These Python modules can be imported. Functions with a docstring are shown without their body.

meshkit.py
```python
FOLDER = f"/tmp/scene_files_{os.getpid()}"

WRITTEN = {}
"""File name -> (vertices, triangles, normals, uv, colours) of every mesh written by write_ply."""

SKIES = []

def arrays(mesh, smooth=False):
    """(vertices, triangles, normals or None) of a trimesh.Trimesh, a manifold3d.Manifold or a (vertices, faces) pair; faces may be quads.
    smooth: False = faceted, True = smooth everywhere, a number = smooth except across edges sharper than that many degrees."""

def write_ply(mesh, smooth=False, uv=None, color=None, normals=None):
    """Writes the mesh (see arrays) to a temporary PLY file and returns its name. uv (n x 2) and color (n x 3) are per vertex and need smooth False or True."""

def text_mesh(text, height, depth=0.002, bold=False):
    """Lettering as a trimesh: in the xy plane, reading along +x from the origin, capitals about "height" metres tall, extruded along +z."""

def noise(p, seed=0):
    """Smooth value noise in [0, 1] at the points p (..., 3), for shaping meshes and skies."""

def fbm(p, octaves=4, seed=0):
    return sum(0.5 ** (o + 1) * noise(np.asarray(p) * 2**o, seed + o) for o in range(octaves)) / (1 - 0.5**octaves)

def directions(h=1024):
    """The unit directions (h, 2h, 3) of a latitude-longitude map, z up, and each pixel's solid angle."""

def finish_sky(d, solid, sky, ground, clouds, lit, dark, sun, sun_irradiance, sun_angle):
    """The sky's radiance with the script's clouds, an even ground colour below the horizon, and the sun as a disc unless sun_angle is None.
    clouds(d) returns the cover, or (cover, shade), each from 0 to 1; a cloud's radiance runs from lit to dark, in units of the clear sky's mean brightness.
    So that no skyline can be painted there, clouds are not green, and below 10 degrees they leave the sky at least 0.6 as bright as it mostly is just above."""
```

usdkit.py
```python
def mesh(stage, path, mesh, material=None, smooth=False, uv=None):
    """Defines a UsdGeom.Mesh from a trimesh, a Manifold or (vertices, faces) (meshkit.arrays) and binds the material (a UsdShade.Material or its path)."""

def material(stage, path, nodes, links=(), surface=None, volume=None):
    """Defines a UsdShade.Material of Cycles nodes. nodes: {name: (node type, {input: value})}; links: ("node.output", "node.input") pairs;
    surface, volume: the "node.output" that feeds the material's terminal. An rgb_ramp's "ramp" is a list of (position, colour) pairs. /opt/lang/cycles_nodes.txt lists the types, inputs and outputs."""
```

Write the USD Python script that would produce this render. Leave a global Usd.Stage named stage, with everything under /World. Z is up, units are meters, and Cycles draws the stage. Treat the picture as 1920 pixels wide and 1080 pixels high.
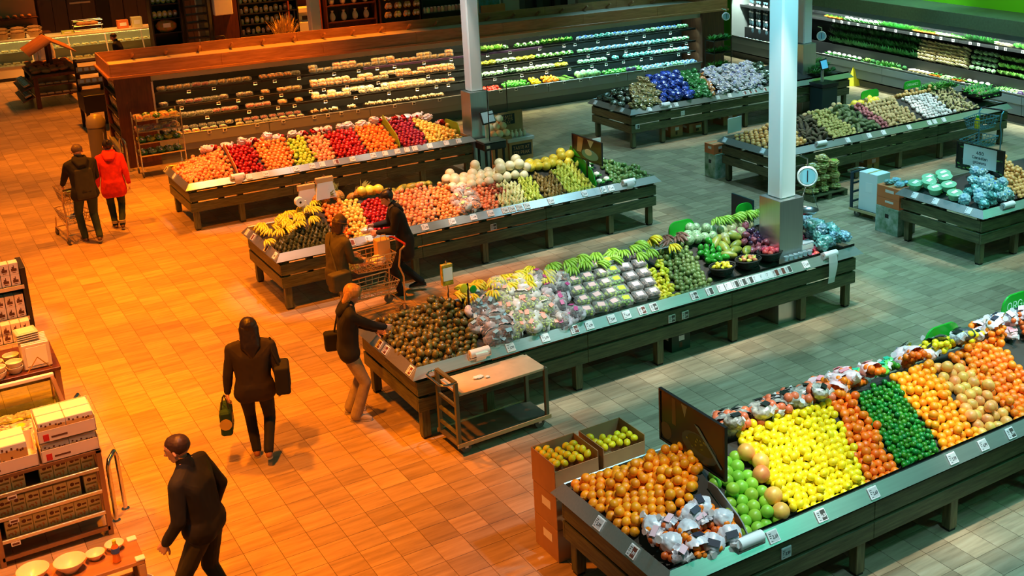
import math, random
import numpy as np, trimesh, manifold3d as m3
from scipy.spatial import ConvexHull, cKDTree
import usdkit, meshkit
from pxr import Usd, UsdGeom, UsdLux, UsdShade, Gf, Sdf, Vt

stage = Usd.Stage.CreateInMemory()
UsdGeom.SetStageUpAxis(stage, UsdGeom.Tokens.z)
UsdGeom.SetStageMetersPerUnit(stage, 1.0)
UsdGeom.Xform.Define(stage, '/World')
rng = np.random.default_rng(7)

# ---------------------------------------------------------------- camera (looking down from a mezzanine, shifted lens)
CAM_R = np.array([[0.84393374, -0.53542363, -0.03312665], [-0.17103419, -0.21002653, -0.96261943], [0.50845172, 0.81805280, -0.26882422]])
CAM_C = np.array([0.0, 0.0, 6.1808])
FPX, PPX, PPY = 2131.573, 1097.404, 335.935
cam = UsdGeom.Camera.Define(stage, '/World/camera')
AP = 36.0
cam.CreateHorizontalApertureAttr(AP); cam.CreateVerticalApertureAttr(AP * 9 / 16)
cam.CreateFocalLengthAttr(FPX / 1920 * AP)
cam.CreateHorizontalApertureOffsetAttr((960 - PPX) / 1920 * AP)
cam.CreateVerticalApertureOffsetAttr((PPY - 540) / 1920 * AP)
cam.CreateClippingRangeAttr(Gf.Vec2f(0.1, 400))
_m = np.eye(4); _m[0, :3] = CAM_R[0]; _m[1, :3] = -CAM_R[1]; _m[2, :3] = -CAM_R[2]; _m[3, :3] = CAM_C
cam.AddTransformOp().Set(Gf.Matrix4d(*_m.ravel().tolist()))
cam.CreateExposureAttr(0.0)

# ---------------------------------------------------------------- light: one even sky of ambient, warm and teal ceiling panels, neutral spots over the tables
dome = UsdLux.DomeLight.Define(stage, '/World/ambient')
dome.CreateIntensityAttr(0.022); dome.CreateColorAttr(Gf.Vec3f(0.45, 1.0, 0.72))
WARM_W, TEAL_W, SPOT_W = 900.0, 330.0, 250.0
WARM, TEAL, WHITE = (1.0, 0.225, 0.0), (0.28, 0.66, 0.84), (1.0, 0.98, 0.88)
def spot(name, p, target, power, col=WHITE, cone=40.0, r=0.12):
    l = UsdLux.SphereLight.Define(stage, '/World/' + name)
    l.CreateRadiusAttr(r); l.CreateIntensityAttr(power); l.CreateColorAttr(Gf.Vec3f(*col)); l.CreateNormalizeAttr(True)
    s = UsdLux.ShapingAPI.Apply(l.GetPrim()); s.CreateShapingConeAngleAttr(cone); s.CreateShapingConeSoftnessAttr(0.5)
    d = np.array(target, float) - np.array(p, float); d /= np.linalg.norm(d)
    zz = -d; xx = np.cross([0, 1, 0.01], zz); xx /= np.linalg.norm(xx); yy = np.cross(zz, xx)
    m = np.eye(4); m[0, :3] = xx; m[1, :3] = yy; m[2, :3] = zz; m[3, :3] = p
    l.AddTransformOp().Set(Gf.Matrix4d(*m.ravel().tolist()))
    return l
# the colour border runs away from the camera's foot; the shop's warm lamps hang left of it, the teal ones right of it
_dir = np.array([math.sin(math.radians(27.5)), math.cos(math.radians(27.5))]); _nrm = np.array([_dir[1], -_dir[0]])
for k, (d, side, pw) in enumerate([(5.5, -3.2, 1.0), (9.5, -3.4, 1.1), (13, -3.6, 1), (16.5, -3.6, 1), (20, -4.0, .9), (24, -4.2, 1), (28, -4.6, .9), (33, -5.2, 1.0), (39, -6, 1.1), (45, -7, 1.2), (11, -7.0, 1.1), (15, -7.6, 1.1), (19, -8.2, 1.1), (24, -9, 1.0), (29, -10, 1.0), (36, -12, 1.1), (43, -14, 1.1)]):
    p = _dir * d + _nrm * side
    spot('warm_downlight_%03d' % k, (p[0], p[1], 7.0), (p[0], p[1], 0), WARM_W * pw, WARM, 36.0, 0.2)
for k, (d, side, pw) in enumerate([(5, 4.5, 1), (9, 3.8, 1), (13, 3.8, 1), (17, 4.0, 1), (21, 4.4, 1), (25, 4.6, 1), (30, 4.8, 1), (10, 8, 1), (15, 8.5, 1), (20, 9, 1), (25, 9.5, 1), (30, 11, 1), (22, 13.5, 1), (27, 15.5, 1)]):
    p = _dir * d + _nrm * side
    spot('teal_downlight_%03d' % k, (p[0], p[1], 7.0), (p[0], p[1], 0), TEAL_W * pw, TEAL, 36.0, 0.2)

# track spots over the tables, aimed down at the produce
for k, (x, y, pw, cone) in enumerate([(5.3, 6.7, 1.0, 17), (6.9, 6.7, 1.1, 17), (8.6, 6.7, 1.1, 17), (10.2, 6.7, 1.0, 17), (5.4, 11.2, .8, 15), (6.8, 11.2, 1.2, 15), (8.2, 11.2, 1.2, 15), (9.5, 11.2, 1.1, 15), (10.8, 11.2, .8, 14),
        (5.2, 16.0, .7, 15), (6.6, 16.0, .8, 15), (8.0, 16.0, 1.0, 15), (9.5, 16.0, 1.1, 15), (10.7, 16.0, .7, 14), (5.3, 20.8, .7, 14), (6.8, 20.8, .8, 14), (8.4, 20.8, .9, 14), (9.6, 20.8, .8, 13), (15.0, 15.9, .8, 15), (17, 15.9, 1.1, 15), (19, 15.9, 1.1, 15), (15, 20.7, .8, 15), (17.2, 20.7, 1.1, 15), (14.6, 11.3, 1, 15)]):
    spot('table_spot_%03d' % k, (x, y - 1.2, 6.6), (x, y, 1.0), SPOT_W * pw, WHITE, cone * 0.86, 0.06)
# accent spots on the columns, the green wall and the near sides of the right hand tables
spot('column_spot_000', (6.9, 9.9, 6.9), (10.0, 11.1, 3.6), 260.0, (.14, .80, 1.0), 15, .08); spot('column_spot_001', (7.6, 19.4, 6.9), (10.2, 20.6, 3.0), 220.0, (.7, .95, 1.0), 14, .08)
for k, (p, q, w) in enumerate([((10.5, 0.5, 7.0), (9.0, 6.1, .6), 110), ((14.0, 3.5, 7.0), (9.5, 10.6, .5), 170), ((18.5, 6.5, 7.0), (16.5, 13.0, .5), 200)]): spot('teal_side_spot_%03d' % k, p, q, w, (.10, .95, .62), 30, .15)
for k, (p, q) in enumerate([((19.5, 16.5, 6.9), (23.4, 17.5, 3.6)), ((20, 21, 6.9), (23.8, 22, 3.2))]): spot('wall_wash_%03d' % k, p, q, 260.0, (.8, 1, .7), 34, .15)
for k, x in enumerate((3.4, 5.6, 7.8)): spot('deli_spot_%03d' % k, (x, 38.8, 6.0), (x, 40.9, .9), 240.0, (1, .5, .12), 24, .1)
for k, (y, t) in enumerate(((10.9, 1.0), (12.6, .8), (13.9, .9), (9.2, .8), (17.0, .9))): spot('gondola_spot_%03d' % k, (1.6, y - 1.4, 6.6), (.65, y, t), 130.0, (.9, .62, .6), 11, .06)
# lamps built into the refrigerated cases, behind the valances
def case_lamp(name, a, b, z, col, power, tilt):
    a, b = np.array(a, float), np.array(b, float); mid = (a + b) / 2; L = np.linalg.norm(b - a); xx = np.append((b - a) / L, 0)
    l = UsdLux.RectLight.Define(stage, '/World/' + name); l.CreateWidthAttr(float(L)); l.CreateHeightAttr(0.06); l.CreateIntensityAttr(power); l.CreateColorAttr(Gf.Vec3f(*col)); l.CreateNormalizeAttr(True)
    n = np.array([-xx[1] * math.sin(tilt), xx[0] * math.sin(tilt), -math.cos(tilt)]); zz = -n; yy = np.cross(zz, xx)
    m = np.eye(4); m[0, :3] = xx; m[1, :3] = yy; m[2, :3] = zz; m[3, :3] = (mid[0], mid[1], z); l.AddTransformOp().Set(Gf.Matrix4d(*m.ravel().tolist()))
_lc = lambda x, y: (4.2 + .99905 * x + .04362 * y, 25.93 - .04362 * x + .99905 * y)
for k, (x0, x1, col, pw) in enumerate([(.9, 4.4, (1, .40, .08), 4), (4.4, 8.2, (1, .58, .20), 9), (8.2, 11.4, (.9, 1, .62), 8.5), (11.4, 15.5, (.4, 1, .92), 8.5)]):
    for j, (y, z, q) in enumerate(((.18, 1.98, .8), (.25, 1.49, 1.0), (.25, 1.14, 1.0), (.25, .85, 1.1))): case_lamp('long_case_lamp_%03d' % (k * 4 + j), _lc(x0, y), _lc(x1, y), z, col, pw * q, .5)
case_lamp('deli_case_lamp', (2.1, 40.75), (8.8, 40.75), 1.2, (1, .5, .12), 16, .2)
_rc = lambda x, y: (22.05 + .0995 * x + .99504 * y, 16.2 + .99504 * x - .0995 * y)
for k, (x0, x1) in enumerate([(-2, 2.4), (2.4, 7.0), (7.0, 12)]): case_lamp('wall_case_lamp_%03d' % k, _rc(x1, .12), _rc(x0, .12), 1.98, (.75, 1, .9), 62, .5)

# ---------------------------------------------------------------- naming and prims
_used = {}
def numbered(parent, name):
    k = parent + '/' + name; n = _used.get(k, 0); _used[k] = n + 1
    return k if n == 0 else '%s_%03d' % (k, n)
def path_of(p): return str(p.GetPath()) if hasattr(p, 'GetPath') else (p or '/World')
def tag(o, label=None, cat=None, group=None, kind=None):
    p = o.GetPrim() if hasattr(o, 'GetPrim') else o
    for k, v in (('label', label), ('category', cat), ('group', group), ('kind', kind)):
        if v: p.SetCustomDataByKey(k, v)
    return p
def place(x, loc=(0, 0, 0), rz=0.0, scale=None, mat3=None):
    xf = UsdGeom.Xformable(x)
    if mat3 is not None:
        m = np.eye(4); m[:3, :3] = np.asarray(mat3).T; m[3, :3] = loc
        xf.AddTransformOp().Set(Gf.Matrix4d(*m.ravel().tolist())); return
    xf.AddTranslateOp().Set(Gf.Vec3d(*map(float, loc)))
    if rz: xf.AddRotateZOp().Set(float(rz))
    if scale is not None: xf.AddScaleOp().Set(Gf.Vec3f(*np.broadcast_to(scale, 3).astype(float).tolist()))
def thing(name, label, cat, loc=(0, 0, 0), rz=0.0, group=None, scale=None, mat3=None):
    x = UsdGeom.Xform.Define(stage, numbered('/World', name)); place(x, loc, rz, scale, mat3)
    return tag(x, label, cat, group)
UsdGeom.Scope.Define(stage, '/World/Looks')
stage.CreateClassPrim('/World/kinds')
def kind_of(name):
    "a class prim that copies refer to; its children are the parts"
    p = numbered('/World/kinds', name)
    return UsdGeom.Xform.Define(stage, p).GetPrim()
COPIES = []
def in_frame(p, pad=70):
    k = CAM_R @ (np.array(p, float) - CAM_C)
    return k[2] > 0.5 and -pad < PPX + FPX * k[0] / k[2] < 1920 + pad and -pad < PPY + FPX * k[1] / k[2] < 1080 + pad
def copy_of(kind, name, label, cat, loc=(0, 0, 0), rz=0.0, group=None, scale=None, mat3=None):
    if not in_frame(loc): return None            # the photo shows nothing of it
    x = thing(name, label, cat, loc, rz, group, scale, mat3); COPIES.append((str(x.GetPath()), str(kind.GetPath()), loc, mat3))
    x.GetReferences().AddInternalReference(kind.GetPath()); x.SetInstanceable(True)
    return x

# ---------------------------------------------------------------- mesh building
def rotm(rx=0, ry=0, rz=0):
    cx, sx, cy, sy, cz, sz = math.cos(rx), math.sin(rx), math.cos(ry), math.sin(ry), math.cos(rz), math.sin(rz)
    return np.array([[cz, -sz, 0], [sz, cz, 0], [0, 0, 1]]) @ np.array([[cy, 0, sy], [0, 1, 0], [-sy, 0, cy]]) @ np.array([[1, 0, 0], [0, cx, -sx], [0, sx, cx]])
def randrot(r=rng):
    q = r.normal(size=4); q /= np.linalg.norm(q); w, x, y, z = q
    return np.array([[1-2*(y*y+z*z), 2*(x*y-z*w), 2*(x*z+y*w)], [2*(x*y+z*w), 1-2*(x*x+z*z), 2*(y*z-x*w)], [2*(x*z-y*w), 2*(y*z+x*w), 1-2*(x*x+y*y)]])
_SG = np.array([[a, b, c] for a in (-1, 1) for b in (-1, 1) for c in (-1, 1)], float)
def _hullfaces(v):
    h = ConvexHull(v); f = h.simplices.copy(); c = v.mean(0)
    n = np.cross(v[f[:, 1]] - v[f[:, 0]], v[f[:, 2]] - v[f[:, 0]])
    flip = ((v[f].mean(1) - c) * n).sum(1) < 0
    f[flip] = f[flip][:, ::-1]
    return f
_BF = _hullfaces(_SG)
def _chv(s, b):
    out = []
    for g in _SG:
        for k in range(3):
            q = g * (np.array(s) / 2 - b); q[k] = g[k] * s[k] / 2; out.append(q)
    return np.array(out)
_CF = _hullfaces(_chv((1, 1.1, 1.2), 0.1))
_ICO = {n: trimesh.creation.icosphere(subdivisions=n) for n in (1, 2, 3)}
class MB:
    def __init__(self): self.v, self.f, self.n = [], [], 0
    def add(self, v, f):
        v = np.asarray(v, float); f = np.asarray(f, int)
        if f.shape[1] == 4: f = np.vstack([f[:, [0, 1, 2]], f[:, [0, 2, 3]]])
        self.v.append(v); self.f.append(f + self.n); self.n += len(v); return self
    def mesh(self, m, R=None, t=(0, 0, 0)):
        v = np.asarray(m.vertices) if hasattr(m, 'vertices') else m[0]; f = m.faces if hasattr(m, 'faces') else m[1]
        if R is not None: v = v @ np.asarray(R).T
        return self.add(v + np.asarray(t), f)
    def box(self, c, s, R=None, b=0.0):
        if b > 0: v, f = _chv(s, min(b, min(s) * 0.45)), _CF
        else: v, f = _SG * (np.array(s) / 2), _BF
        if R is not None: v = v @ np.asarray(R).T
        return self.add(v + np.asarray(c), f)
    def bx(self, x0, x1, y0, y1, z0, z1, b=0.0): return self.box(((x0+x1)/2, (y0+y1)/2, (z0+z1)/2), (abs(x1-x0), abs(y1-y0), abs(z1-z0)), b=b)
    def tube(self, pts, r, n=8, caps=True, closed=False):
        pts = np.asarray(pts, float); k = len(pts); r = np.broadcast_to(r, k).astype(float)
        if closed: T = np.roll(pts, -1, 0) - np.roll(pts, 1, 0)
        else: T = np.gradient(pts, axis=0)
        T /= np.linalg.norm(T, axis=1, keepdims=True) + 1e-12
        up = np.array([0, 0, 1.0]) if abs(T[0, 2]) < 0.9 else np.array([1.0, 0, 0])
        vs = []; u = np.cross(up, T[0]); u /= np.linalg.norm(u)
        a = np.arange(n) * 2 * np.pi / n + np.pi / n
        for i in range(k):
            u = u - T[i] * (u @ T[i]); u /= np.linalg.norm(u) + 1e-12; w = np.cross(T[i], u)
            vs.append(pts[i] + r[i] * (np.cos(a)[:, None] * u + np.sin(a)[:, None] * w))
        v = np.vstack(vs); f = []
        for i in range(k if closed else k - 1):
            i2 = (i + 1) % k
            for j in range(n):
                j2 = (j + 1) % n; f.append((i*n+j, i*n+j2, i2*n+j2, i2*n+j))
        f = np.array(f); f = np.vstack([f[:, [0, 1, 2]], f[:, [0, 2, 3]]])
        if caps and not closed:
            c0 = [(0, j+1, j) for j in range(1, n-1)]; o = (k-1)*n; c1 = [(o, o+j, o+j+1) for j in range(1, n-1)]
            f = np.vstack([f, c0, c1])
        return self.add(v, f)
    def cyl(self, p0, p1, r, r1=None, n=12): return self.tube([p0, p1], [r, r if r1 is None else r1], n)
    def lathe(self, prof, n=16, R=None, t=(0, 0, 0)):
        a = np.arange(n) * 2 * np.pi / n; vs = []
        for r, z in prof: vs.append(np.c_[max(r, 1e-5) * np.cos(a), max(r, 1e-5) * np.sin(a), np.full(n, z)])
        v = np.vstack(vs); f = []
        for i in range(len(prof) - 1):
            for j in range(n):
                j2 = (j+1) % n; f.append((i*n+j, i*n+j2, (i+1)*n+j2, (i+1)*n+j))
        if R is not None: v = v @ np.asarray(R).T
        return self.add(v + np.asarray(t), f)
    def ball(self, c, r, n=2, R=None):
        v = _ICO[n].vertices * np.asarray(r, float)
        if R is not None: v = v @ np.asarray(R).T
        return self.add(v + np.asarray(c), _ICO[n].faces)
    def blob(self, c, r, amp=0.15, freq=2.0, seed=0, n=2, R=None):
        u = np.asarray(_ICO[n].vertices)
        d = 1 + amp * 2 * (meshkit.fbm(u * freq + 17.3 + seed * 7.1, 3, seed) - 0.5)
        v = u * d[:, None] * np.asarray(r, float)
        if R is not None: v = v @ np.asarray(R).T
        return self.add(v + np.asarray(c), _ICO[n].faces)
    def prism(self, poly, h, R=None, t=(0, 0, 0)):
        "convex or simple polygon extruded along its normal (local z)"
        from shapely.geometry import Polygon
        m = trimesh.creation.extrude_polygon(Polygon(poly), h, engine='earcut')
        return self.mesh(m, R, t)
    def quad(self, a, b, c, d): return self.add([a, b, c, d], [(0, 1, 2, 3)])
    def data(self):
        return np.vstack(self.v), np.vstack(self.f)
    def build(self, name, mat, parent=None, smooth=32, kind=None, label=None):
        p = numbered(path_of(parent), name)
        m = usdkit.mesh(stage, p, self.data(), mat, smooth=smooth)
        if kind or label: tag(m, label, None, None, kind)
        return m.GetPrim()
def struct(name, mb, mat, label=None, smooth=False):
    p = mb.build(name, mat, None, smooth); return tag(p, label, None, None, 'structure')

# ---------------------------------------------------------------- materials
def lin(c):
    c = np.asarray(c, float) / 255 if max(c) > 1.0 else np.asarray(c, float)
    return tuple(np.where(c < 0.04045, c / 12.92, ((c + 0.055) / 1.055) ** 2.4))
_mats = {}
def mat(name, col, rough=0.5, metal=0.0, var=0.0, noise=0.0, nscale=8.0, bump=0.0, bscale=60.0, spec=0.5, trans=0.0, stretch=None, sss=0.0, emit=0.0, coat=0.0, ramp=None, col2=None, hue=0.0):
    """principled look; col in sRGB 0-255. var: brightness spread between copies; noise: mottling towards col2; stretch: grain direction scale"""
    if name in _mats: return _mats[name]
    c = lin(col)
    N = {'p': ('principled_bsdf', {'base_color': c, 'roughness': rough, 'metallic': metal, 'specular_ior_level': spec})}
    L = []; src = None
    if trans: N['p'][1]['transmission_weight'] = trans
    if coat: N['p'][1]['coat_weight'] = coat
    if emit: N['p'][1]['emission_strength'] = emit; N['p'][1]['emission_color'] = c
    N['tc'] = ('texture_coordinate', {})
    vec = 'tc.object'
    if stretch is not None:
        N['mp'] = ('mapping', {'scale': stretch}); L.append(('tc.object', 'mp.vector')); vec = 'mp.vector'
    if noise:
        c2 = lin(col2) if col2 is not None else tuple(x * (1 - noise) for x in c)
        N['nz'] = ('noise_texture', {'scale': nscale, 'detail': 4.0, 'roughness': 0.6})
        N['rp'] = ('rgb_ramp', {'ramp': [(0.32, c2), (0.68, c)]})
        L += [(vec, 'nz.vector'), ('nz.fac', 'rp.fac')]; src = 'rp.color'
    if ramp is not None:
        N['oi'] = ('object_info', {}); N['rr'] = ('rgb_ramp', {'ramp': [(t, lin(cc)) for t, cc in ramp]})
        L.append(('oi.random', 'rr.fac'))
        if src:
            N['mx'] = ('mix_color', {'blend_type': 'multiply', 'fac': 1.0}); N['dv'] = ('mix_color', {'blend_type': 'divide', 'fac': 1.0, 'b': c})
            L += [(src, 'dv.a'), ('rr.color', 'mx.a'), ('dv.result', 'mx.b')]; src = 'mx.result'
        else: src = 'rr.color'
    if var or hue:
        N['oj'] = ('object_info', {}); N['mr'] = ('map_range', {'from_min': 0.0, 'from_max': 1.0, 'to_min': 1 - var, 'to_max': 1 + var})
        N['hs'] = ('hsv', {'color': c}); L += [('oj.random', 'mr.value'), ('mr.result', 'hs.value')]
        if hue:
            N['ml'] = ('math', {'math_type': 'multiply', 'value2': 7.31}); N['fr'] = ('math', {'math_type': 'fraction'})
            N['mh'] = ('map_range', {'from_min': 0.0, 'from_max': 1.0, 'to_min': 0.5 - hue, 'to_max': 0.5 + hue})
            L += [('oj.random', 'ml.value1'), ('ml.value', 'fr.value1'), ('fr.value', 'mh.value'), ('mh.result', 'hs.hue')]
        if src: L.append((src, 'hs.color'))
        src = 'hs.color'
    if src: L.append((src, 'p.base_color'))
    if bump:
        N['bn'] = ('noise_texture', {'scale': bscale, 'detail': 3.0}); N['bp'] = ('bump', {'strength': bump, 'distance': 0.01})
        L += [(vec, 'bn.vector'), ('bn.fac', 'bp.height'), ('bp.normal', 'p.normal')]
    _mats[name] = usdkit.material(stage, '/World/Looks/' + name, N, L, surface='p.BSDF')
    return _mats[name]
def film(name, col=(255, 255, 255), clear=0.62, rough=0.12):
    "thin clear plastic: mostly see-through, with gloss"
    if name in _mats: return _mats[name]
    N = {'t': ('transparent_bsdf', {'color': lin(col)}), 'p': ('principled_bsdf', {'base_color': lin(col), 'roughness': rough, 'specular_ior_level': 0.9}),
         'lw': ('layer_weight', {'blend': 0.35}), 'mr': ('map_range', {'from_min': 0.0, 'from_max': 1.0, 'to_min': 1 - clear, 'to_max': 1 - clear + 0.3}), 'm': ('mix_closure', {})}
    _mats[name] = usdkit.material(stage, '/World/Looks/' + name, N, [('lw.facing', 'mr.value'), ('mr.result', 'm.fac'), ('t.BSDF', 'm.closure1'), ('p.BSDF', 'm.closure2')], surface='m.closure')
    return _mats[name]
def glass(name, col=(235, 245, 240), k=0.10):
    if name in _mats: return _mats[name]
    N = {'t': ('transparent_bsdf', {'color': lin(col)}), 'g': ('glossy_bsdf', {'roughness': 0.03}), 'fr': ('fresnel', {'IOR': 1.45}), 'm': ('mix_closure', {})}
    _mats[name] = usdkit.material(stage, '/World/Looks/' + name, N, [('fr.fac', 'm.fac'), ('t.BSDF', 'm.closure1'), ('g.BSDF', 'm.closure2')], surface='m.closure')
    return _mats[name]
# ================================================================ THE SETTING
TS, TX0, TY0 = 0.305, 3.34833, 10.06892            # floor tiles: side and grid origin
def floor_mat():
    N = {'g': ('geometry', {}), 'sub': ('vector_math', {'math_type': 'subtract', 'vector2': (TX0, TY0, 0)}), 'sc': ('vector_math', {'math_type': 'scale', 'scale': 1 / TS}),
         'fl': ('vector_math', {'math_type': 'floor'}), 'wn': ('white_noise_texture', {'dimensions': '2D'}),
         'mp': ('mapping', {'scale': (1.6, 16.0, 1.0)}), 'add': ('vector_math', {'math_type': 'add'}), 'sc2': ('vector_math', {'math_type': 'scale', 'scale': 9.0}),
         'nz': ('noise_texture', {'scale': 1.0, 'detail': 4.0, 'roughness': 0.6}),
         'rp': ('rgb_ramp', {'ramp': [(0.25, lin((142, 122, 94))), (0.5, lin((173, 149, 116))), (0.78, lin((190, 168, 136)))]}),
         'mr': ('map_range', {'to_min': 0.78, 'to_max': 1.12}), 'hs': ('hsv', {}), 'p': ('principled_bsdf', {'roughness': 0.42, 'specular_ior_level': 0.35}),
         'mz': ('math', {'math_type': 'multiply_add', 'value2': 0.18, 'value3': 0.34})}
    L = [('g.position', 'sub.vector1'), ('sub.vector', 'sc.vector1'), ('sc.vector', 'fl.vector1'), ('fl.vector', 'wn.vector'), ('wn.color', 'sc2.vector1'), ('g.position', 'mp.vector'), ('mp.vector', 'add.vector1'),
         ('sc2.vector', 'add.vector2'), ('add.vector', 'nz.vector'), ('nz.fac', 'rp.fac'), ('wn.value', 'mr.value'), ('rp.color', 'hs.color'), ('mr.result', 'hs.value'), ('hs.color', 'p.base_color'),
         ('nz.fac', 'mz.value1'), ('mz.value', 'p.roughness')]
    return usdkit.material(stage, '/World/Looks/floor_tile', N, L, surface='p.BSDF')
M_TILE = floor_mat()
M_GROUT = mat('grout', (96, 78, 56), 0.9)
M_WOOD = mat('stained_wood', (100, 102, 64), 0.5, noise=0.45, nscale=3.0, stretch=(1.2, 14, 14), col2=(58, 62, 36), bump=0.15, bscale=20)
M_WOOD_Y = mat('stained_wood_end', (100, 102, 64), 0.5, noise=0.45, nscale=3.0, stretch=(14, 1.2, 14), col2=(58, 62, 36), bump=0.15, bscale=20)
M_WOOD_Z = mat('stained_wood_leg', (104, 106, 68), 0.5, noise=0.4, nscale=3.0, stretch=(14, 14, 1.2), col2=(62, 66, 40))
M_STEEL = mat('brushed_steel', (205, 205, 200), 0.34, 0.85, noise=0.10, nscale=2.0, stretch=(1, 30, 30))
M_STEELZ = mat('brushed_steel_post', (200, 202, 198), 0.3, 0.9, noise=0.08, nscale=2.0, stretch=(20, 20, 1))
M_GREYCASE = mat('grey_case_panel', (140, 142, 138), 0.45)
M_DARKGREY = mat('dark_grey_plinth', (84, 86, 84), 0.5)
M_BLACK = mat('black_plastic', (22, 22, 22), 0.45)
M_WHITE = mat('white_paint', (232, 232, 228), 0.5)
M_WHITEPL = mat('white_plastic', (236, 236, 234), 0.35)
M_CHROME = mat('chrome', (210, 210, 208), 0.18, 1.0)
M_GREEN = mat('green_sign', (24, 165, 40), 0.35)
M_CARD = mat('cardboard', (186, 138, 88), 0.8, noise=0.12, nscale=6)
M_RUBBER = mat('grey_rubber', (96, 90, 80), 0.7)

def visible(x, y, z=0, pad=60):
    k = CAM_R @ (np.array([x, y, z]) - CAM_C)
    if k[2] < 0.5: return False
    u, v = PPX + FPX * k[0] / k[2], PPY + FPX * k[1] / k[2]
    return -pad < u < 1920 + pad and -pad < v < 1080 + pad
def project(x, y, z=0):
    k = CAM_R @ (np.array([x, y, z], float) - CAM_C); return PPX + FPX * k[0] / k[2], PPY + FPX * k[1] / k[2], k[2]
def at(u, v, z=0.0):
    d = CAM_R.T @ np.array([(u - PPX) / FPX, (v - PPY) / FPX, 1.0]); return CAM_C + d * ((z - CAM_C[2]) / d[2])

floor = UsdGeom.Xform.Define(stage, '/World/floor'); tag(floor, 'pale tan square floor tiles with thin dark grout joints', None, None, 'structure')
MB().bx(-8, 40, 2, 60, -0.2, -0.003).build('grout_bed', M_GROUT, '/World/floor', False)
tiles = []
for i in range(-30, 110):
    for j in range(-18, 140):
        x, y = TX0 + (i + 0.5) * TS, TY0 + (j + 0.5) * TS
        if visible(x, y): tiles.append((math.hypot(x, y), x, y))
tiles.sort()
h = TS / 2 - 0.0022
def tile_verts(x, y, dz=0.0):
    b = 0.0015
    return np.array([[x-h, y-h, -0.02], [x+h, y-h, -0.02], [x+h, y+h, -0.02], [x-h, y+h, -0.02], [x-h, y-h, dz-b], [x+h, y-h, dz-b], [x+h, y+h, dz-b], [x-h, y+h, dz-b],
                     [x-h+b, y-h+b, dz], [x+h-b, y-h+b, dz], [x+h-b, y+h-b, dz], [x-h+b, y+h-b, dz]])
_TF = [(8, 9, 10, 11)] + [(4+k, 4+(k+1) % 4, 8+(k+1) % 4, 8+k) for k in range(4)] + [(k, (k+1) % 4, 4+(k+1) % 4, 4+k) for k in range(4)]
for _, x, y in tiles[:300]:
    MB().add(tile_verts(x, y), _TF).build('tile', M_TILE, '/World/floor', False)
rest = MB()
for _, x, y in tiles[300:]: rest.add(tile_verts(x, y), _TF)
rest.build('more_tiles', M_TILE, '/World/floor', False, kind='stuff')

# ---------------------------------------------------------------- columns
def column(name, x0, x1, y0, y1, z_base, label, base_grow=0.10, top=7.2, zb0=0.0):
    c = thing(name, label, 'column'); b = 0.02
    MB().bx(x0, x1, y0, y1, z_base, top, b=0.025).build('shaft', M_WHITE, c, False)
    if base_grow:
        g = base_grow
        MB().bx(x0-g, x1+g, y0-g, y1+g, zb0, z_base + 0.002, b=0.006).build('steel_cladding', M_STEELZ, c, False)
    return c
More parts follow.
